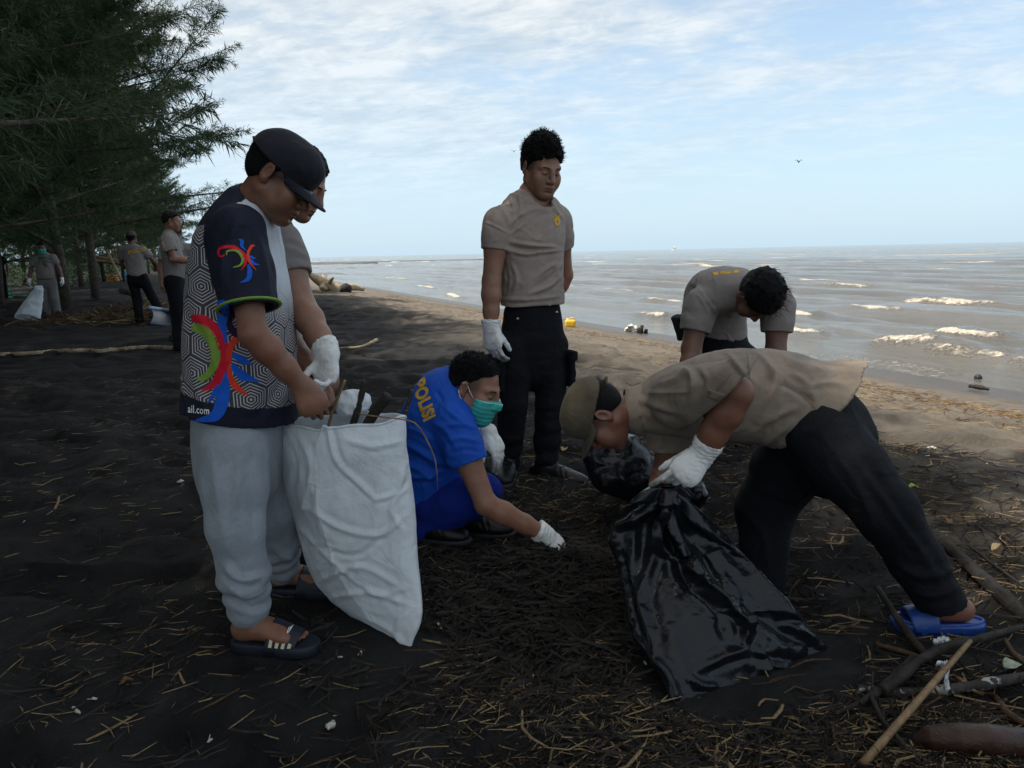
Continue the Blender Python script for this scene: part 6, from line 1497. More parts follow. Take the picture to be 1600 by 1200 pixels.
# ============ C: man standing at the centre
def person_C():
    rt=root('person','young man standing upright at the centre in tight taupe T-shirt, black trousers and boots','person',G(835,757))
    fwd=nrm(V3(.36,-.93,0)); sd=np.cross(fwd,V3(0,0,1))   # his right: to the picture's left
    sp=[P(832,545,3.90),P(832,490,3.89),P(831,432,3.87),P(830,372,3.86),P(832,328,3.87),P(838,300,3.88)]
    c=P(846,263,3.84); Mx=frame(V3(.46,-.80,-.36),V3(.20,-.28,.93))
    hd=mesh_head(c,Mx,P(838,312,3.88),sc=1.10,nr=.058,h=.0028)
    shR=P(779,349,3.77); elR=P(768,440,3.74); wrR=P(767,512,3.72)
    shL=P(871,346,3.97); elL=P(882,430,4.09); wrL=P(858,478,4.12)
    hips=[P(804,540,3.84),P(861,540,3.94)]; knees=[P(801,632,3.80),P(860,632,3.88)]; ank=[P(794,728,3.86),P(852,725,3.86)]
    dl=nrm(V3(-.9,.1,-.3)); 
    body_obj(rt,'skinC',hd,[(shR,elR,wrR,(.058,.044,.030),None),(shL,elL,wrL,(.056,.043,.029),lambda S:hand_ops(S,wrL,dl,V3(0,1,0),False,RELAX))],core_ops(sp,[sd]*6,hips,knees,ank))
    face_bits(rt,c,Mx,1.10)
    V,F=hair_mesh(c,Mx,1.10,.034,.007,(.070,.066),-.030,.004,70,7,h=.003,curly=.013); hr=mk('hair',V,F,MT['hair'],rt)
    mb=MB(); L=(V-c)@Mx/1.10; cand=np.where((L[:,2]>.07))[0]; rr=np.random.default_rng(3)
    for i in rr.choice(cand,120,replace=False):
        n=nrm(V[i]-c-Mx@V3(0,-.015,.03)); t=nrm(np.cross(n,rr.normal(size=3))); b=np.cross(n,t); r0=rr.uniform(.005,.010); a0=rr.uniform(0,6)
        mb.tube([V[i]+n*(.004+.009*j/8*1.0)+ (t*math.cos(a0+j*.75)+b*math.sin(a0+j*.75))*r0*.8 for j in range(9)],np.linspace(.0016,.0008,9),4)
    mb.build('curl',MT['hair'],hr); fuzz(hr,V,F,c,Mx,1300,.016,.0009,8,.05,(0,0,.2)); 
    # T-shirt
    S=Sdf(); S.tube(sp[:5]+[mid(sp[4],sp[5],.25)],[.158,.158,.152,.164,.150,.080],[.116,.122,.116,.114,.086,.058],[sd]*6,.03,pw=2.3)
    seR=mid(shR,elR,.46); seL=mid(shL,elL,.46)
    for sh,se in((shR,seR),(shL,seL)):
        S.cone(mid(sp[4],sp[5],.0),sh+V3(0,0,.004),.058,.068,.05); S.sleeve(sh+V3(0,0,.002),se,.066,.072,.009)
    S.cut(P(830,478,3.8),V3(.0,0.03,-1)); S.cone(sp[5]-V3(0,0,.055)+fwd*.030,c,.066,.066,.01,'s')
    V,F=S.mesh(.004,disp=wrinkle(.0035,9,33,(1,1,1.6),[(seR,nrm(seR-shR)),(seL,nrm(seL-shL))]))
    k=lambda pts:[(720+x*220/825,180+y*320/1200) for x,y in pts]
    fl=[(k([(285,740),(400,760),(575,775)]),2.6,0.0101),(k([(280,790),(380,815),(480,800),(585,790)]),2.6,0.0116),(k([(285,765),(390,785),(560,785)]),1.8,-0.0087),(k([(330,600),(400,560),(480,545)]),3,0.0058),
        (k([(360,690),(440,600),(545,570)]),3,-0.0043),(k([(300,690),(340,660),(380,630)]),2.4,0.0072),(k([(285,640),(330,600),(370,570)]),2.2,0.0058),(k([(560,870),(500,900),(440,960)]),3,0.0087),(k([(580,900),(520,950),(430,1010)]),3,-0.0058),(k([(585,940),(520,1000),(400,1050)]),3,0.0087),
        (k([(300,870),(330,960),(300,1060)]),3,0.0072),(k([(260,880),(270,960),(260,1060)]),2.4,-0.0058),(k([(230,1080),(400,1080),(580,1060)]),2.6,0.0072),(k([(290,470),(310,560),(300,660)]),2.4,0.0072),(k([(320,460),(335,540),(330,620)]),2.,-0.0058),(k([(520,480),(560,560),(600,610)]),2.6,0.0072),
        (k([(190,500),(250,560),(290,650)]),3,0.0058),(k([(140,625),(200,650),(275,690)]),1.6,0.0043),(k([(590,860),(575,900),(560,960)]),2.2,0.0072)]
    V=folds(V,F,fl)
    ts=mk('t_shirt',V,F,MT['taupe'],rt)
    collar_ring(ts,sp[5]+fwd*.018-V3(0,0,.038),nrm(fwd*.50+V3(0,0,1)),sd,.074,.066,MT['taupe'],.006,.014,fwd)
    bvh=raycaster(V,F)
    mb=MB()
    for pl,w in (([(866,343),(870,352),(874,346)],[1.2,1.4,.8]),([(866,335),(871,339),(876,334)],[.8,1.6,.8]),([(868,345),(871,338),(873,346)],[1.5,2,1.5]),([(869,352),(872,352)],[.9,.9])): decal_strip('e',bvh,pl,w,None,None,8,3,mb=mb)
    if mb.V: mb.build('chest_emblem',MT['gold'],ts)
    # trousers
    S=Sdf(); S.tube([P(832,575,3.90),P(832,525,3.89),P(832,474,3.88)],[.165,.164,.136],[.120,.122,.098],[sd]*3,.03)
    for h_,kn,an in zip(hips,knees,ank): S.chain([h_,mid(h_,kn,.5),kn,mid(kn,an,.5),mid(kn,an,.92)],[.092,.086,.076,.070,.060],.014)
    def gather(p):
        d=0
        for kn,an in zip(knees,ank):
            ax=nrm(an-kn); q=p-an; a=q@ax; near=np.exp(-(np.linalg.norm(q-a[:,None]*ax,axis=1)/.1)**2); d=d+.008*np.sin(a*70+3*vnoise(p*8,4))*ss(-.28,-.15,a)*near
        return d
    V,F=S.mesh(.005,disp=cuffs((gather,.009),wrinkle(.006,8,36,(1,1,1.3))))
    tr=mk('trousers',V,F,MT['black'],rt)
    # cargo pockets standing off the thighs
    for cx,cy,Y,s in((887,577,3.90,1),(779,585,3.80,-1)):
        p=P(cx,cy,Y); S=Sdf(); S.box(p,(.016,.07,.088),np.stack([-sd*s,fwd,V3(0,0,1)],1),.012); S.box(p+V3(0,0,.075)+(-sd*s)*.010,(.018,.074,.026),np.stack([-sd*s,fwd,V3(0,0,1)],1),.008,.004)
        v,f=S.mesh(.005,disp=wrinkle(.004,14,37)); mk('cargo_pocket',v,f,MT['black'],tr)
    for x,y in((809,498),(869,488)):
        p=project(raycaster(V,F),x,y,.003)
        if p is not None:
            mb=MB(); mb.tube([p+fwd*.004,p-fwd*.002],[.007,.007],10); mb.build('button',MT['metal'],tr)
    boot(rt,ank[0],ank[0]+V3(-.10,-.9,0),gz(*ank[0][:2])+.0,True,.19,.0038,knee=knees[0]); boot(rt,ank[1],ank[1]+V3(.93,-.42,0),gz(*ank[1][:2])+.0,False,.19,.0038,knee=knees[1])
    d=nrm(P(771,556,3.70)-wrR); glove(rt,wrR,elR,d,nrm(V3(.55,.75,0)),True,RELAX,(.35,.45,.3),1.10,h=.003,cuff=.035)
# ============ D: man squatting in blue
def person_D():
    rt=root('person','squatting man in royal blue T-shirt lettered on the back, green face mask, reaching for litter','person',G(715,845))
    fwd=nrm(V3(.86,.5,0)); sd=np.cross(fwd,V3(0,0,1))
    sp=[P(668,800,3.30),P(666,765,3.28),P(668,715,3.24),P(678,662,3.20),P(694,622,3.18),P(714,602,3.16)]
    hf=nrm(V3(.86,-.38,-.36)); c=P(742,606,3.12); Mx=frame(hf,V3(.32,-.05,.94))
    hd=mesh_head(c,Mx,P(716,618,3.16),sc=1.10,nr=.056,h=.0028)
    shR=P(712,668,3.03); elR=P(759,788,2.96); wrR=P(852,835,2.99)
    shL=P(680,622,3.36); elL=P(722,684,3.42); wrL=P(762,674,3.28)
    hips=[P(678,786,3.18),P(664,780,3.38)]; knees=[P(740,780,3.12),P(757,766,3.44)]; ank=[P(652,832,3.16),P(722,815,3.27)]
    body_obj(rt,'skinB',hd,[(shR,elR,wrR,(.056,.043,.028),None),(shL,elL,wrL,(.056,.045,.030),None)],core_ops(sp,[sd]*6,hips,knees,ank))
    face_bits(rt,c,Mx,1.10)
    V,F=hair_mesh(c,Mx,1.10,.011,.005,(.066,.080),-.045,.0035,95,9,h=.003); fuzz(mk('hair',V,F,MT['hair'],rt),V,F,c,Mx,1500,.011,.0009,3,.035)
    # mask: follows the face from the bridge of the nose to under the chin
    S=Sdf(); T=head_ops(S,c,Mx,1.10,1.0,'d',False,.009)
    S.cut(T(0,.09,-.012),Mx@nrm(V3(0,-.12,1))); S.cut(T(0,.03,-.118),Mx@V3(0,-.3,-1)); S.cut(T(0,.028,0),Mx@nrm(V3(0,-1,.10)))
    for s in(-1,1): S.cut(T(s*.058,.03,0),Mx@nrm(V3(s,-.7,0)))
    S2=lambda p:.0008*np.sign(np.sin(((p-c)@Mx)[:,2]*330))*1.0
    V,F=S.mesh(.0028,disp=(S2,.004)); L=(V-c)@Mx/1.10
    mk_=mk('face_mask',V,F,MT['mask'],rt)
    up_=[(x,y,-.017) for x,y in ()]
    for s in(-1,1):
        mb=MB(); mb.tube([T(s*.060,.040,-.030),T(s*.074,.014,.000),T(s*.0835,-.004,.026),T(s*.088,-.020,.020)],.0016,5); mb.build('ear_loop',MT['white'],mk_); mb=MB(); mb.tube([T(s*.056,.036,-.085),T(s*.073,.008,-.050),T(s*.0835,-.014,-.030),T(s*.0865,-.024,-.010)],.0016,5); mb.build('ear_loop',MT['white'],mk_)
    bm_=raycaster(V,F)
    # pale folded edge along the top
    mb=MB(); pts=[]
    for a in np.linspace(-.92,.92,19):
        o_=T(math.sin(a)*.16,.02+math.cos(a)*.16,-.0165+.0); dd=nrm(T(0,.02,-.0165)-o_); h_=bm_.ray_cast(Vector(o_),Vector(dd),.3)
        if h_[0] is not None: pts.append(np.array(h_[0])-dd*.0006)
    if len(pts)>3: mb.tube(pts,.0038,6,flat=.3,up=Mx[:,2]); mb.build('mask_edge',MT['maskw'],mk_)
    # T-shirt
    S=Sdf(); S.tube(sp,[.170,.172,.172,.178,.165,.066],[.140,.138,.132,.122,.098,.062],[sd]*6,.03,pw=2.3)
    seR=mid(shR,elR,.46); seL=mid(shL,elL,.5)
    for sh,se in((shR,seR),(shL,seL)):
        S.cone(mid(sp[4],sp[5],.2),sh+V3(0,0,.012),.072,.076,.05); S.sleeve(sh+V3(0,0,.006),se,.074,.080)
    S.cut(P(668,775,3.2),V3(-.1,0.1,-1)); S.cone(sp[5]-V3(0,0,.02)+fwd*.012,c,.064,.058,.01,'s')
    V,F=S.mesh(.0042,disp=wrinkle(.006,8,43,(1,1,1.2),[(seR,nrm(seR-shR)),(seL,nrm(seL-shL))]))
    k=lambda pts:[(560+x*380/1232,530+y*370/1200) for x,y in pts]
    fl=[(k([(220,520),(300,560),(400,620),(480,640)]),4,0.0108),(k([(225,570),(320,620),(420,690)]),4,-0.0081),(k([(225,620),(300,660),(400,720)]),4,0.0108),(k([(230,680),(330,700),(440,660)]),4,0.0108),(k([(380,420),(450,470),(500,560)]),4,0.0081),(k([(420,300),(480,380),(540,420)]),3.5,0.0081),
        (k([(390,260),(450,340),(520,390)]),3,-0.0068),(k([(430,440),(520,430),(590,450)]),3.5,0.0068),(k([(440,520),(520,500),(610,520)]),3.5,0.0068),(k([(470,580),(540,560),(615,570)]),3,-0.0054),(k([(250,450),(310,470),(380,520)]),3.5,0.0068),(k([(215,530),(225,640),(230,720)]),4,0.0054)]
    V=folds(V,F,fl); ts=mk('t_shirt',V,F,MT['blue'],rt)
    collar_ring(ts,sp[5]-V3(0,0,.010),nrm(V3(.45,.1,1)),sd,.071,.068,MT['blue'],.0065,.02,fwd)
    bvh=raycaster(V,F)
    decal_text('lettering',bvh,'POLISI',[(644,601),(662,660),(682,650),(664,589)],MT['gold'],ts,.05)
    # trousers
    S=Sdf(); S.tube([P(668,788,3.28),P(667,770,3.28),P(668,735,3.26)],[.160,.17,.160],[.115,.13,.13],[sd]*3,.03)
    for h_,kn,an in zip(hips,knees,ank): S.chain([h_,mid(h_,kn,.5),kn],[.100,.096,.080],.03); S.chain([kn,mid(kn,an,.5),an],[.078,.068,.056],.02)
    V,F=S.mesh(.0055,disp=wrinkle(.008,8,44)); mk('trousers',V,F,MT['blue2'],rt)
    boot(rt,ank[0],ank[0]+V3(.95,-.25,0),gz(*ank[0][:2]),True,.1,.004,low=True); boot(rt,ank[1],ank[1]+V3(.95,-.22,0),gz(*ank[1][:2]),False,.1,.004,low=True)
    d=nrm(P(892,873,3.0)-wrR); glove(rt,wrR,elR,d,nrm(V3(-.25,.35,-.9)),True,[(30,40,25),(34,46,28),(38,50,28),(42,50,28)],(.35,.6,.4),1.06,cuff=.035)
    d=nrm(P(793,732,3.20)-wrL); glove(rt,wrL,elL,d,nrm(V3(-.5,.3,-.75)),False,[(18,18,12),(20,22,14),(24,24,14),(26,26,16)],(.5,.3,.3),1.06,cuff=.03)
# ============ E: man bending over the black bag
def person_E():
    rt=root('person','man in khaki shirt and olive cap bent over the black bin bag, blue sandal','person',G(1330,960))
    sd=nrm(V3(.08,1,0)); 
    sp=[P(1320,690,2.70),P(1278,645,2.71),P(1215,622,2.73),P(1140,618,2.74),P(1066,626,2.75),P(994,643,2.74)]
    up=nrm(V3(-.93,0,.36)); hf=nrm(V3(-.34,-.06,-.93)); c=P(936,648,2.70); Mx=frame(hf,up)
    hd=mesh_head(c,Mx,P(1000,636,2.74),sc=1.06,nr=.051,h=.0028)
    shL=P(1066,628,2.56); elL=P(1150,614,2.38); wrL=P(1096,712,2.43)
    shR=P(1050,640,2.96); elR=P(1040,735,2.98); wrR=P(1024,790,2.86)
    hips=[P(1280,672,2.60),P(1262,672,2.84)]; knees=[P(1384,800,2.42),P(1196,795,2.86)]; ank=[P(1466,932,2.42),P(1192,915,2.76)]
    feet=Sdf(); zs=gz(*G(1475,995)[:2])+.03; f=nrm(V3(-.99,.10,0)); aa=P(1489,955,2.44); aa[2]=max(aa[2],zs+.10)
    s=np.cross(f,V3(0,0,1))*-1
    # heel lifted off the sandal, ball of the foot down
    sx=P(1537,1000,2.42)[0]; SQ=lambda a,b,c_: V3(sx,2.42,gz(*G(1475,995)[:2]))+f*a+s*b+V3(0,0,c_)
    hl=P(1502,960,2.42); hl[2]=max(hl[2],SQ(0,0,.075)[2]); ball=SQ(.185,0,.052)
    feet.ell(hl,(.034,.032,.034),None,.02); feet.chain([hl,mid(hl,ball,.5)+V3(0,0,.010),ball],[.033,.034,.022],.03); feet.cone(hl+V3(-.045,0,.05),ank[0],.040,.042,.03)
    for b,r in((-.028,.0115),(-.010,.0095),(.007,.009),(.022,.0085),(.035,.008)): feet.cone(ball+s*b*.9,SQ(.238,b,.044),r*1.2,r,.008)
    # hand on the bag
    body_obj(rt,'skinE',hd,[(shL,elL,wrL,(.062,.052,.033),None),(shR,elR,wrR,(.06,.047,.031),None)],core_ops(sp,[sd]*6,hips,knees,ank),feet)
    face_bits(rt,c,Mx,1.06)
    V,F=hair_mesh(c,Mx,1.06,.001,.005,(.062,.05),-.055,.0002,130,11,h=.0032); mk('hair',V,F,MT['hair'],rt)
    V,F=cap_mesh(c,Mx,1.08,backward=True); cp=mk('cap',V,F,MT['olive'],rt); brim_obj(cp,c,Mx,MT['olive'],1.08,.068,.22,.004,.022)
    mb=MB(); T=lambda x,y,z:c+Mx@(np.array([x,y,z])*1.08)
    mb.tube([T(math.sin(a)*.088,-.014-math.cos(a)*.108,.018) for a in np.linspace(R(-34),R(34),14)],.009,8,flat=.22,up=Mx[:,2]); mb.build('cap_strap',MT['olive'],cp)
    # shirt
    S=Sdf(); hemn=nrm(np.cross(P(1334,585,2.7)-P(1186,730,2.7),V3(0,1,0)));
    if hemn[0]<0: hemn=-hemn
    S.tube([P(1345,640,2.70)]+sp[1:],[.200,.198,.195,.195,.180,.070],[.185,.170,.165,.160,.125,.068],[sd]*6,.03,pw=2.25)
    seL=P(1131,612,2.38); seR=mid(shR,elR,.62); cutn=nrm(V3(.74,-.22,-.64))
    for sh,se in((shL,seL),(shR,seR)): S.cone(mid(sp[4],sp[5],.2),sh+V3(0,0,.012),.080,.086,.06)
    S.sleeve(shL+V3(-.02,0,.004),seL,.090,.099,.062,cutn,mid(shL,seL,.5)+V3(0,0,.006)); S.sleeve(shR,seR,.088,.088)
    S.cut(P(1246,655,2.7),hemn); S.cone(sp[5]+V3(-.02,0,.0),c,.056,.062,.01,'s')
    V,F=S.mesh(.0045,disp=wrinkle(.007,6.5,53,(1,1,1),[(seL,cutn)]))
    k=lambda pts:[(980+x*360/1600,540+y*220/978) for x,y in pts]
    fl=[(k([(440,330),(460,250),(420,180),(300,170)]),5,.011),(k([(470,360),(520,260),(480,180)]),4,-.009),(k([(140,330),(300,330),(440,320)]),3,.005),(k([(860,20),(960,120),(1030,220),(1000,330),(900,520)]),5,.013),(k([(900,60),(980,170),(980,260)]),4,-.009),
        (k([(700,60),(760,130),(850,230)]),4,.009),(k([(640,40),(560,70),(400,100)]),4,.009),(k([(1150,200),(1240,260),(1320,440)]),5,.010),(k([(1060,260),(1180,320),(1290,400)]),4,-.007),(k([(1000,540),(1080,480),(1180,420)]),5,.009),(k([(880,660),(1000,560),(1100,480)]),5,-.010),(k([(860,760),(1000,640),(1150,540)]),5,.009),
        (k([(900,800),(1040,720),(1180,640)]),4,.006),(k([(60,370),(200,420),(400,480)]),5,.006),(k([(120,400),(180,460),(330,500)]),4,-.005),(k([(580,540),(700,600),(830,560)]),4,.006),(k([(830,60),(850,150),(850,230)]),2.2,.003),(k([(200,280),(330,230),(420,190)]),4,.006),(k([(1040,60),(1200,130),(1400,180)]),5,.006),(k([(1250,280),(1400,260),(1520,280)]),4,.006)]
    V=folds(V,F,fl); sh=mk('khaki_shirt',V,F,MT['khaki'],rt)
    bvh=raycaster(V,F)
    # stitched seams, sleeve tab and button
    mb=MB()
    def seam(pl,r=.0011):
        q=[project(bvh,x,y,.0008) for x,y in catmull(pl,30)]; q=[p for p in q if p is not None]
        if len(q)>3: mb.tube(q,r,4)
    seam(k([(150,330),(300,330),(440,322)])); seam(k([(835,50),(845,140),(850,240)])); seam(k([(1060,262),(1190,330),(1310,440)])); seam(k([(1340,430),(1120,690),(860,815)])); seam(k([(730,190),(660,270),(600,330)])); seam(k([(1010,610),(1050,690)]))
    mb.build('seam',MT['khaki'],sh)
    tb=[k([(550,310),(565,320),(640,365)]),]
    g=[]
    for u in np.linspace(0,1,7):
        row=[]
        for v in np.linspace(0,1,5):
            a=np.array(k([(560,300)])[0]); b=np.array(k([(680,335)])[0]); d_=np.array(k([(555,350)])[0]); e_=np.array(k([(650,390)])[0])
            q=(a*(1-u)+b*u)*(1-v)+(d_*(1-u)+e_*u)*v; p=project(bvh,q[0],q[1],.004); row.append(p if p is not None else P(q[0],q[1],2.33))
        g.append(row)
    m2=MB(); m2.sheet(g,.003); m2.build('sleeve_tab',MT['khaki'],sh)
    p=project(bvh,*k([(585,325)])[0],.008)
    if p is not None: m2=MB(); vd=nrm(CAM-p); m2.tube([p-vd*.002,p+vd*.002],.006,12); m2.build('button',MT['olive'],sh)
    # collar: stand with a folded leaf round the neck
    an=np.linspace(R(-172),R(172),37); axn=nrm(sp[5]-c); axn=nrm(P(985,640,2.74)-P(940,640,2.72)); s_=sd; fr=nrm(np.cross(axn,s_)); fr=fr if fr[2]>0 else -fr
    g=[[P(974,640,2.74)+axn*(.0+.075*v)+(s_*math.sin(a)*(.076+.022*v)+fr*math.cos(a)*(.075+.022*v)) for v in np.linspace(0,1,5)] for a in an]
    m2=MB(); m2.sheet(g,.003); m2.build('collar',MT['khaki'],sh)
    # trousers
    S=Sdf(); S.tube([P(1300,715,2.70),P(1288,668,2.70),P(1240,632,2.72)],[.178,.180,.165],[.150,.150,.140],[sd]*3,.03)
    S.chain([hips[0],mid(hips[0],knees[0],.5),knees[0],mid(knees[0],ank[0],.55),ank[0]+nrm(ank[0]-knees[0])*.03],[.132,.116,.097,.086,.078],.03)
    S.chain([hips[1],mid(hips[1],knees[1],.5),knees[1],mid(knees[1],ank[1],.5),ank[1]+nrm(ank[1]-knees[1])*.03],[.138,.128,.110,.088,.080],.03)
    a0=ank[0]+nrm(ank[0]-knees[0])*.03; ax=nrm(nrm(ank[0]-knees[0])*.6+V3(0,0,-.6)); S.func(lambda X,Y,Z:np.minimum((X-a0[0])*ax[0]+(Y-a0[1])*ax[1]+(Z-a0[2])*ax[2],.16-np.sqrt((X-a0[0])**2+(Y-a0[1])**2+(Z-a0[2])**2)))
    V,F=S.mesh(.0055,disp=wrinkle(.007,6.5,54))
    V=folds(V,F,[([(1300,700),(1340,760),(1370,830)],6,.007),([(1330,690),(1380,760),(1430,840)],6,-.006),([(1350,740),(1410,820),(1470,910)],6,.007),([(1400,880),(1440,900),(1490,890)],6,.010),([(1420,920),(1460,930),(1500,915)],6,.010),([(1150,790),(1190,830),(1200,890)],6,.008),([(1180,760),(1240,780),(1270,760)],5,.007)])
    mk('trousers',V,F,MT['black'],rt)
    boot(rt,ank[1],ank[1]+V3(-.95,-.1,0),gz(*ank[1][:2]),False,.1,.006,low=True)
    # blue sandal
    z0=gz(*G(1475,995)[:2]); o0=V3(P(1537,1000,2.42)[0],2.42,z0); f2=f; s2=np.cross(f2,V3(0,0,1)); Q=lambda a,b,c_: o0+f2*a+s2*b+V3(0,0,c_)
    S=Sdf(); S.tube([Q(.05,0,.016),Q(.12,0,.016),Q(.20,.002,.016),Q(.25,.004,.016)],[.049,.047,.055,.054],[.06]*4,[s2]*4,.02); S.cut(V3(0,0,z0+.034),V3(0,0,1)); S.cut(V3(0,0,z0-.006),V3(0,0,-1))
    S.tube([Q(.05,0,.04),Q(.12,0,.04),Q(.20,.002,.04),Q(.24,.004,.04)],[.040,.038,.046,.044],[.0095]*4,[s2]*4,0) if False else None
    S.ops.append(('s',(lambda T_: T_)(None),None,None,0)) if False else None
    V,F=S.mesh(.0035); sn=mk('sandal',V,F,MT['bluerub'],rt)
    mb=MB(); L=[]
    for a in np.linspace(0,2*math.pi,49):
        x=.148+.140*math.cos(a); w=(.047+.009*ss(.1,.24,x))*math.sin(a)*.96; L.append(Q(x,w,.035))
    mb.tube(L,.006,6,cap=False); mb.build('sandal_rim',MT['bluerub'],sn)
    g=[[Q(.165+.085*u+.012*math.sin(a),-(.058-.002*u)*math.cos(a),.014+(.080-.026*u)*max(math.sin(a),-.12)) for a in np.linspace(R(-10),R(190),15)] for u in np.linspace(0,1,10)]
    mb=MB(); mb.sheet(g,.008); mb.build('strap',MT['bluerub'],sn)
    d=nrm(P(1058,752,2.40)-wrL); glove(rt,wrL,elL,d,nrm(V3(-.45,.60,-.55)),False,[(14,18,12),(62,70,36),(66,74,36),(70,74,36)],(.30,.55,.25),1.10,cuff=.050)
    d=nrm(V3(-.25,-.3,-.9)); glove(rt,wrR,elR,d,nrm(V3(-.8,.2,-.2)),True,GRIP,(.3,.6,.4),1.05,h=.004,cuff=.04)
# ============ F: man bent over behind E
def person_F():
    rt=root('person','black haired man in grey T-shirt bowing low between the khaki shirted man and the sea','person',G(1130,737))
    fwd=nrm(V3(.25,-.97,0)); sd=np.cross(fwd,V3(0,0,1))
    sp=[P(1122,575,4.52),P(1120,530,4.52),P(1117,482,4.45),P(1126,455,4.32),P(1150,452,4.18),P(1178,468,4.05)]
    up=nrm(V3(.32,-.94,.12)); hf=nrm(V3(.06,-.06,-.99)); c=P(1184,462,3.93); Mx=frame(hf,up)
    hd=mesh_head(c,Mx,P(1176,472,4.06),sc=1.12,h=.0032)
    shR=P(1094,478,4.14); elR=P(1080,545,4.10); wrR=P(1086,622,3.98); shL=P(1216,480,4.08); elL=P(1212,548,4.04); wrL=P(1192,625,3.92)
    hips=[P(1092,568,4.50),P(1160,568,4.48)]; knees=[P(1095,650,4.40),P(1168,650,4.38)]; ank=[P(1105,715,4.48),P(1172,715,4.45)]
    body_obj(rt,'skinF',hd,[(shR,elR,wrR,(.064,.052,.034),None),(shL,elL,wrL,(.064,.052,.034),None)],core_ops(sp,[sd]*6,hips,knees,ank))
    face_bits(rt,c,Mx,1.12)
    V,F=hair_mesh(c,Mx,1.12,.030,.014,(.075,.050),-.04,.006,60,13,h=.0036,curly=.005); hr=mk('hair',V,F,MT['hair'],rt)
    mb=MB(); rr=np.random.default_rng(5); L=(V-c)@Mx/1.12; cand=np.where(L[:,2]>.03)[0]
    for i in rr.choice(cand,240,replace=False):
        n=nrm(V[i]-c); t=nrm(Mx@V3(rr.normal()*.6,rr.uniform(.2,1),rr.normal()*.4)); l=rr.uniform(.02,.055)
        mb.tube([V[i]-n*.002,V[i]+t*l*.5+n*l*.22,V[i]+t*l+n*l*(.1+.25*rr.random())],[.0014,.0012,.0005],4)
    mb.build('hair_tuft',MT['hair'],hr)
    S=Sdf(); S.tube(sp,[.165,.175,.18,.185,.175,.07],[.12,.125,.13,.125,.10,.065],[sd]*6,.03,pw=2.3)
    seR=mid(shR,elR,.60); seL=mid(shL,elL,.58)
    for sh,se in((shR,seR),(shL,seL)):
        S.cone(mid(sp[4],sp[5],.3),sh+V3(0,0,.01),.075,.08,.05); S.sleeve(sh,se,.082,.082)
    S.cut(P(1115,516,4.5),nrm(V3(-.2,.35,-1))); S.cone(sp[5],c,.062,.06,.01,'s')
    V,F=S.mesh(.0048,disp=wrinkle(.006,8,63,(1,1,1),[(seR,nrm(seR-shR)),(seL,nrm(seL-shL))]))
    k=lambda pts:[(1040+x*220/1553,400+y*170/1200) for x,y in pts]
    V=folds(V,F,[(k([(360,370),(440,450),(560,640)]),2.6,.008),(k([(420,400),(480,480),(550,560)]),2.4,-.007),(k([(340,400),(420,520),(500,680)]),2.4,.006),(k([(280,280),(330,330),(380,360)]),3,.004),(k([(1150,620),(1220,520),(1270,470)]),2.4,.006)])
    ts=mk('t_shirt',V,F,MT['taupe2'],rt); bvh=raycaster(V,F)
    decal_text('lettering',bvh,'ISI',[(1116.5,430.5),(1153,426.5),(1155,422),(1113,425.5)],MT['gold'],ts,.04)
    S=Sdf(); S.tube([P(1125,600,4.48),P(1124,560,4.50),P(1120,510,4.52)],[.185,.185,.165],[.13,.13,.12],[sd]*3,.03)
    for h_,kn,an in zip(hips,knees,ank): S.chain([h_,kn,an],[.115,.095,.08],.03)
    V,F=S.mesh(.007,disp=wrinkle(.007,7,64)); tr=mk('trousers',V,F,MT['black'],rt)
    p=P(1066,512,4.42); S=Sdf(); S.box(p,(.03,.08,.075),np.stack([nrm(V3(1,.1,.35)),fwd,V3(-.35,0,.94)],1),.012); v,f=S.mesh(.006,disp=wrinkle(.004,14,65)); mk('cargo_pocket',v,f,MT['black'],tr)
    for an,kn,right in((ank[0],knees[0],True),(ank[1],knees[1],False)): boot(rt,an,an+V3(.2 if right else .5,-.9,0),gz(*an[:2]),right,.16,.006,knee=kn)
    for w,e,right in((wrR,elR,True),(wrL,elL,False)): glove(rt,w,e,nrm(w-e),nrm(V3(.9 if right else -.9,.2,0)),right,RELAX,h=.004)
for fn in (person_A,person_B,person_C,person_D,person_E,person_F):
    fn()
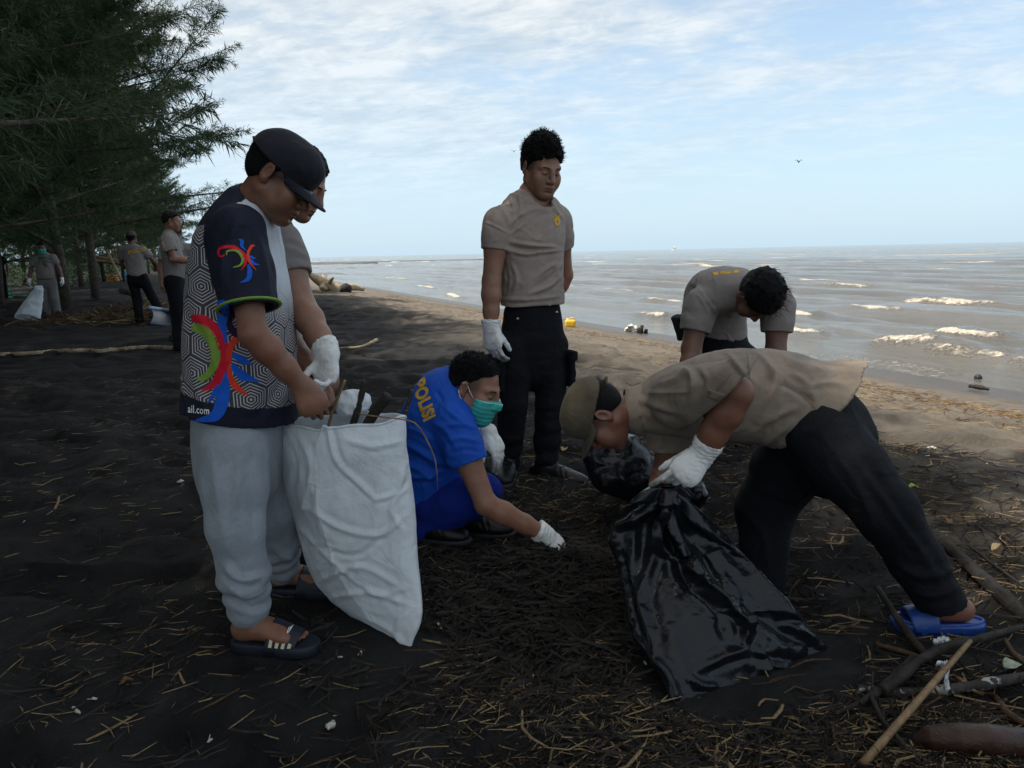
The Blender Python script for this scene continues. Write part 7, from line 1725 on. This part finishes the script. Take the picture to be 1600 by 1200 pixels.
# ------------------------------------------------------------------ people farther down the beach
def far_person(label,px,py,height,face,shirt,trous,skin,lean=(0,0),arms=None,legs=None,hair=True,cap=None,mask=False,text=None,gl=(),shoe='leather',lookdown=0,h=.011,belt=False,strap=False):
    """face: direction looked at (radians, 0 = away from the camera along +y, pi/2 = picture right)"""
    b=Gf(px,py); f=V3(math.sin(face),math.cos(face),0); s=V3(math.cos(face),-math.sin(face),0); k_=height/1.72
    T=lambda r_,fw,u: b+(s*r_+f*(fw+lean[0]*max(u-.9,0))+V3(0,0,u))*k_+s*lean[1]*max(u-.9,0)*k_
    rt=root('person',label,'person',b)
    A=dict(R=((.26,.02,1.14),(.25,.10,.88)),L=((-.26,.02,1.14),(-.25,.10,.88))); A.update(arms or {})
    Lg=dict(R=((.10,.03,.48),(.11,0,.085)),L=((-.10,.03,.48),(-.11,0,.085))); Lg.update(legs or {})
    sp=[T(0,0,.90),T(0,.01,1.05),T(0,.0,1.22),T(0,-.01,1.38),T(0,.0,1.46)]
    sh={'R':T(.185,0,1.38),'L':T(-.185,0,1.38)}
    c=T(0,.035,1.60); hf=nrm(f-V3(0,0,lookdown)); Mx=frame(hf,V3(0,0,1)); 
    hd=mesh_head(c,Mx,sp[4]-V3(0,0,.03),h=.006,sc=1.02*k_)
    arms_=[]
    for q in 'RL':
        el,wr=T(*A[q][0]),T(*A[q][1]); right=q=='R'
        arms_.append((sh[q],el,wr,(.05,.042,.029),(lambda S,w=wr,e=el,rr=right:hand_ops(S,w,nrm(w-e+V3(0,0,-.05)),nrm(-s if rr else s),rr,RELAX)) if q not in gl else None))
    hips=[T(.09,0,.88),T(-.09,0,.88)]; kn=[T(*Lg['R'][0]),T(*Lg['L'][0])]; an=[T(*Lg['R'][1]),T(*Lg['L'][1])]
    body_obj(rt,skin,hd,arms_,None,None,h=.009,hh=.0075)
    if cap:
        V,F=cap_mesh(c,Mx,1.05*k_,h=.006); cp=mk('cap',V,F,MT[cap],rt); brim_obj(cp,c,Mx,MT[cap],1.05*k_,.065,.2,.008,.02)
    V,F=hair_mesh(c,Mx,1.02*k_,.012 if not cap else .003,.006,(.064,.068),-.04,.003,70,3,h=.006); mk('hair',V,F,MT['hair'],rt)
    S=Sdf(); S.tube(sp,[.165,.168,.172,.165,.07],[.115,.118,.115,.095,.06],[s]*5,.03,pw=2.3)
    for q in 'RL':
        el=T(*A[q][0]); S.cone(mid(sp[3],sp[4],.3),sh[q],.065,.068,.04); S.sleeve(sh[q],mid(sh[q],el,.62),.070,.078,.012)
    S.cut(T(0,0,.90),V3(0,0,-1)); S.cone(sp[4]-V3(0,0,.03),c,.062,.06,.01,'s')
    V,F=S.mesh(h,disp=wrinkle(.008,8,int(px)%50)); ts=mk('t_shirt',V,F,MT[shirt],rt)
    if text: decal_text('lettering',raycaster(V,F),text[0],text[1],MT['gold'],ts,.05,.006)
    S=Sdf(); S.tube([T(0,0,.80),T(0,0,.93)],[.16,.155],[.115,.11],[s]*2,.03)
    for h_,k1,a1 in zip(hips,kn,an): S.chain([h_,k1,a1],[.105,.085,.075],.03)
    V,F=S.mesh(h,disp=wrinkle(.008,7,int(px)%40)); tr=mk('trousers',V,F,MT[trous],rt)
    if belt:
        an_=np.linspace(0,2*math.pi,30); mb=MB(); mb.tube([T(.172*math.cos(a),.124*math.sin(a),.915) for a in an_],.02,6,cap=False,flat=.4,up=V3(0,0,1)); mb.build('belt',MT['leather'],tr)
    for a1,k1,right in((an[0],kn[0],True),(an[1],kn[1],False)):
        boot(rt,a1,a1+f*.9+s*(.25 if right else -.25),gz(a1[0],a1[1]),right,.15,.009,mat=shoe,knee=k1,low=True)
    for q in gl:
        el,wr=T(*A[q][0]),T(*A[q][1]); glove(rt,wr,el,nrm(wr-el+V3(0,0,-.05)),nrm(-s if q=='R' else s),q=='R',RELAX,h=.007,cuff=.03)
    if mask:
        S=Sdf(); Th=head_ops(S,c,Mx,1.02*k_,1,'d',False,.010); z0=-.012 if mask is True else -.060
        S.cut(Th(0,.09,z0),Mx@V3(0,-.1,1)); S.cut(Th(0,.03,z0-.105),-Mx[:,2]); S.cut(Th(0,.03,0),Mx@V3(0,-1,.1)); V,F=S.mesh(.006); mk('face_mask',V,F,MT['mask'],rt)
    if strap:
        mb=MB(); bv=raycaster(np.array([v.co for v in ts.data.vertices])+wloc(ts),[list(p.vertices) for p in ts.data.polygons]); C=[]
        for u_ in np.linspace(0,1,12):
            o_=T(.15-.30*u_,.5,1.40-.42*u_); hit=bv.ray_cast(Vector(o_),Vector(-f),1.0)
            if hit[0] is not None: C.append(np.array(hit[0])+f*.01)
        if len(C)>2: mb.tube(C,.022,6,flat=.4); mb.build('sling_strap',MT['leather'],ts)
    return rt,T
rt,T=far_person('masked man standing under the trees in grey trousers, a small white sack in hand',80,500,1.68,math.pi-.28,'taupe2','greytr','skinF',lookdown=.25,mask=True,gl=('R','L'),belt=True,
    arms=dict(R=((.27,.02,1.12),(.30,.12,.90)),L=((-.27,-.02,1.14),(-.33,.06,.90))),legs=dict(L=((-.13,.05,.48),(-.16,.03,.085)),R=((.08,.02,.48),(.07,0,.085))))
w=T(.30,.14,.80)
Lf=[(0,56,447,15.9),(.3,42,470,15.9),(.7,27,492,15.8),(1,24,497,15.75)]; Rr=[(0,66,446,15.9),(.3,66,465,15.9),(.7,62,490,15.8),(1,62,502,15.75)]
V,Q,v,a,idx=loft(Lf,Rr,[(0,.05),(.4,.16),(.8,.18),(1,.03)],60,70); n_=vnormals(V,Q); 
if np.sign((n_*(V-V.mean(0))).sum(1).mean())<0: Q=Q[:,::-1]; n_=-n_
V=V+n_*(.05*(.45-crumple(V,3.2,4,2)))[:,None]; V[:,2]=np.maximum(V[:,2],.12)
o=root('garbage_sack','small white sack hanging from the hand of the masked man under the trees','sack',w); mk('sack_cloth',V,Q,MT['sack'],o)
far_person('man seen from behind, lettered POLISI in yellow, grey cap, striding over the debris heap',222,507,1.74,-.10,'taupe2','black','skinF',cap='olive',text=('POLISI',[(201,398),(227,392),(226.5,386.5),(200.5,391.5)]),lean=(.05,-.08),
    arms=dict(R=((.30,.14,1.16),(.24,.36,1.06)),L=((-.27,.08,1.12),(-.20,.34,1.0))),legs=dict(R=((.20,.10,.50),(.36,.12,.10)),L=((-.06,.05,.48),(-.02,-.05,.085))))
far_person('bareheaded man in profile reading a white paper behind the printed jersey',283,549,1.76,math.pi/2-.25,'taupe2','black','skinB',lookdown=.2,h=.010,
    arms=dict(R=((.24,.06,1.14),(.18,.34,1.10)),L=((-.24,.06,1.14),(-.14,.34,1.10))))
p=P(301,410,9.9); mb=MB(); mb.box(p,[nrm(V3(1,.2,.1)),V3(-.2,1,0),V3(0,0,1)],(.07,.05,.02)); mb.build('paper',MT['white'],loc=p,label='white paper held by the bareheaded man in profile',cat='paper')
far_person('man with black cap, mask under his chin and a sling strap, facing the camera',291,532,1.66,math.pi-.2,'taupe2','black','skinF',cap='capblack',mask='chin',strap=True,h=.010)
far_person('dark clothed man half out of the picture beside the far left tree trunk',4,468,1.66,math.pi-.6,'black','black','skinF',h=.014)
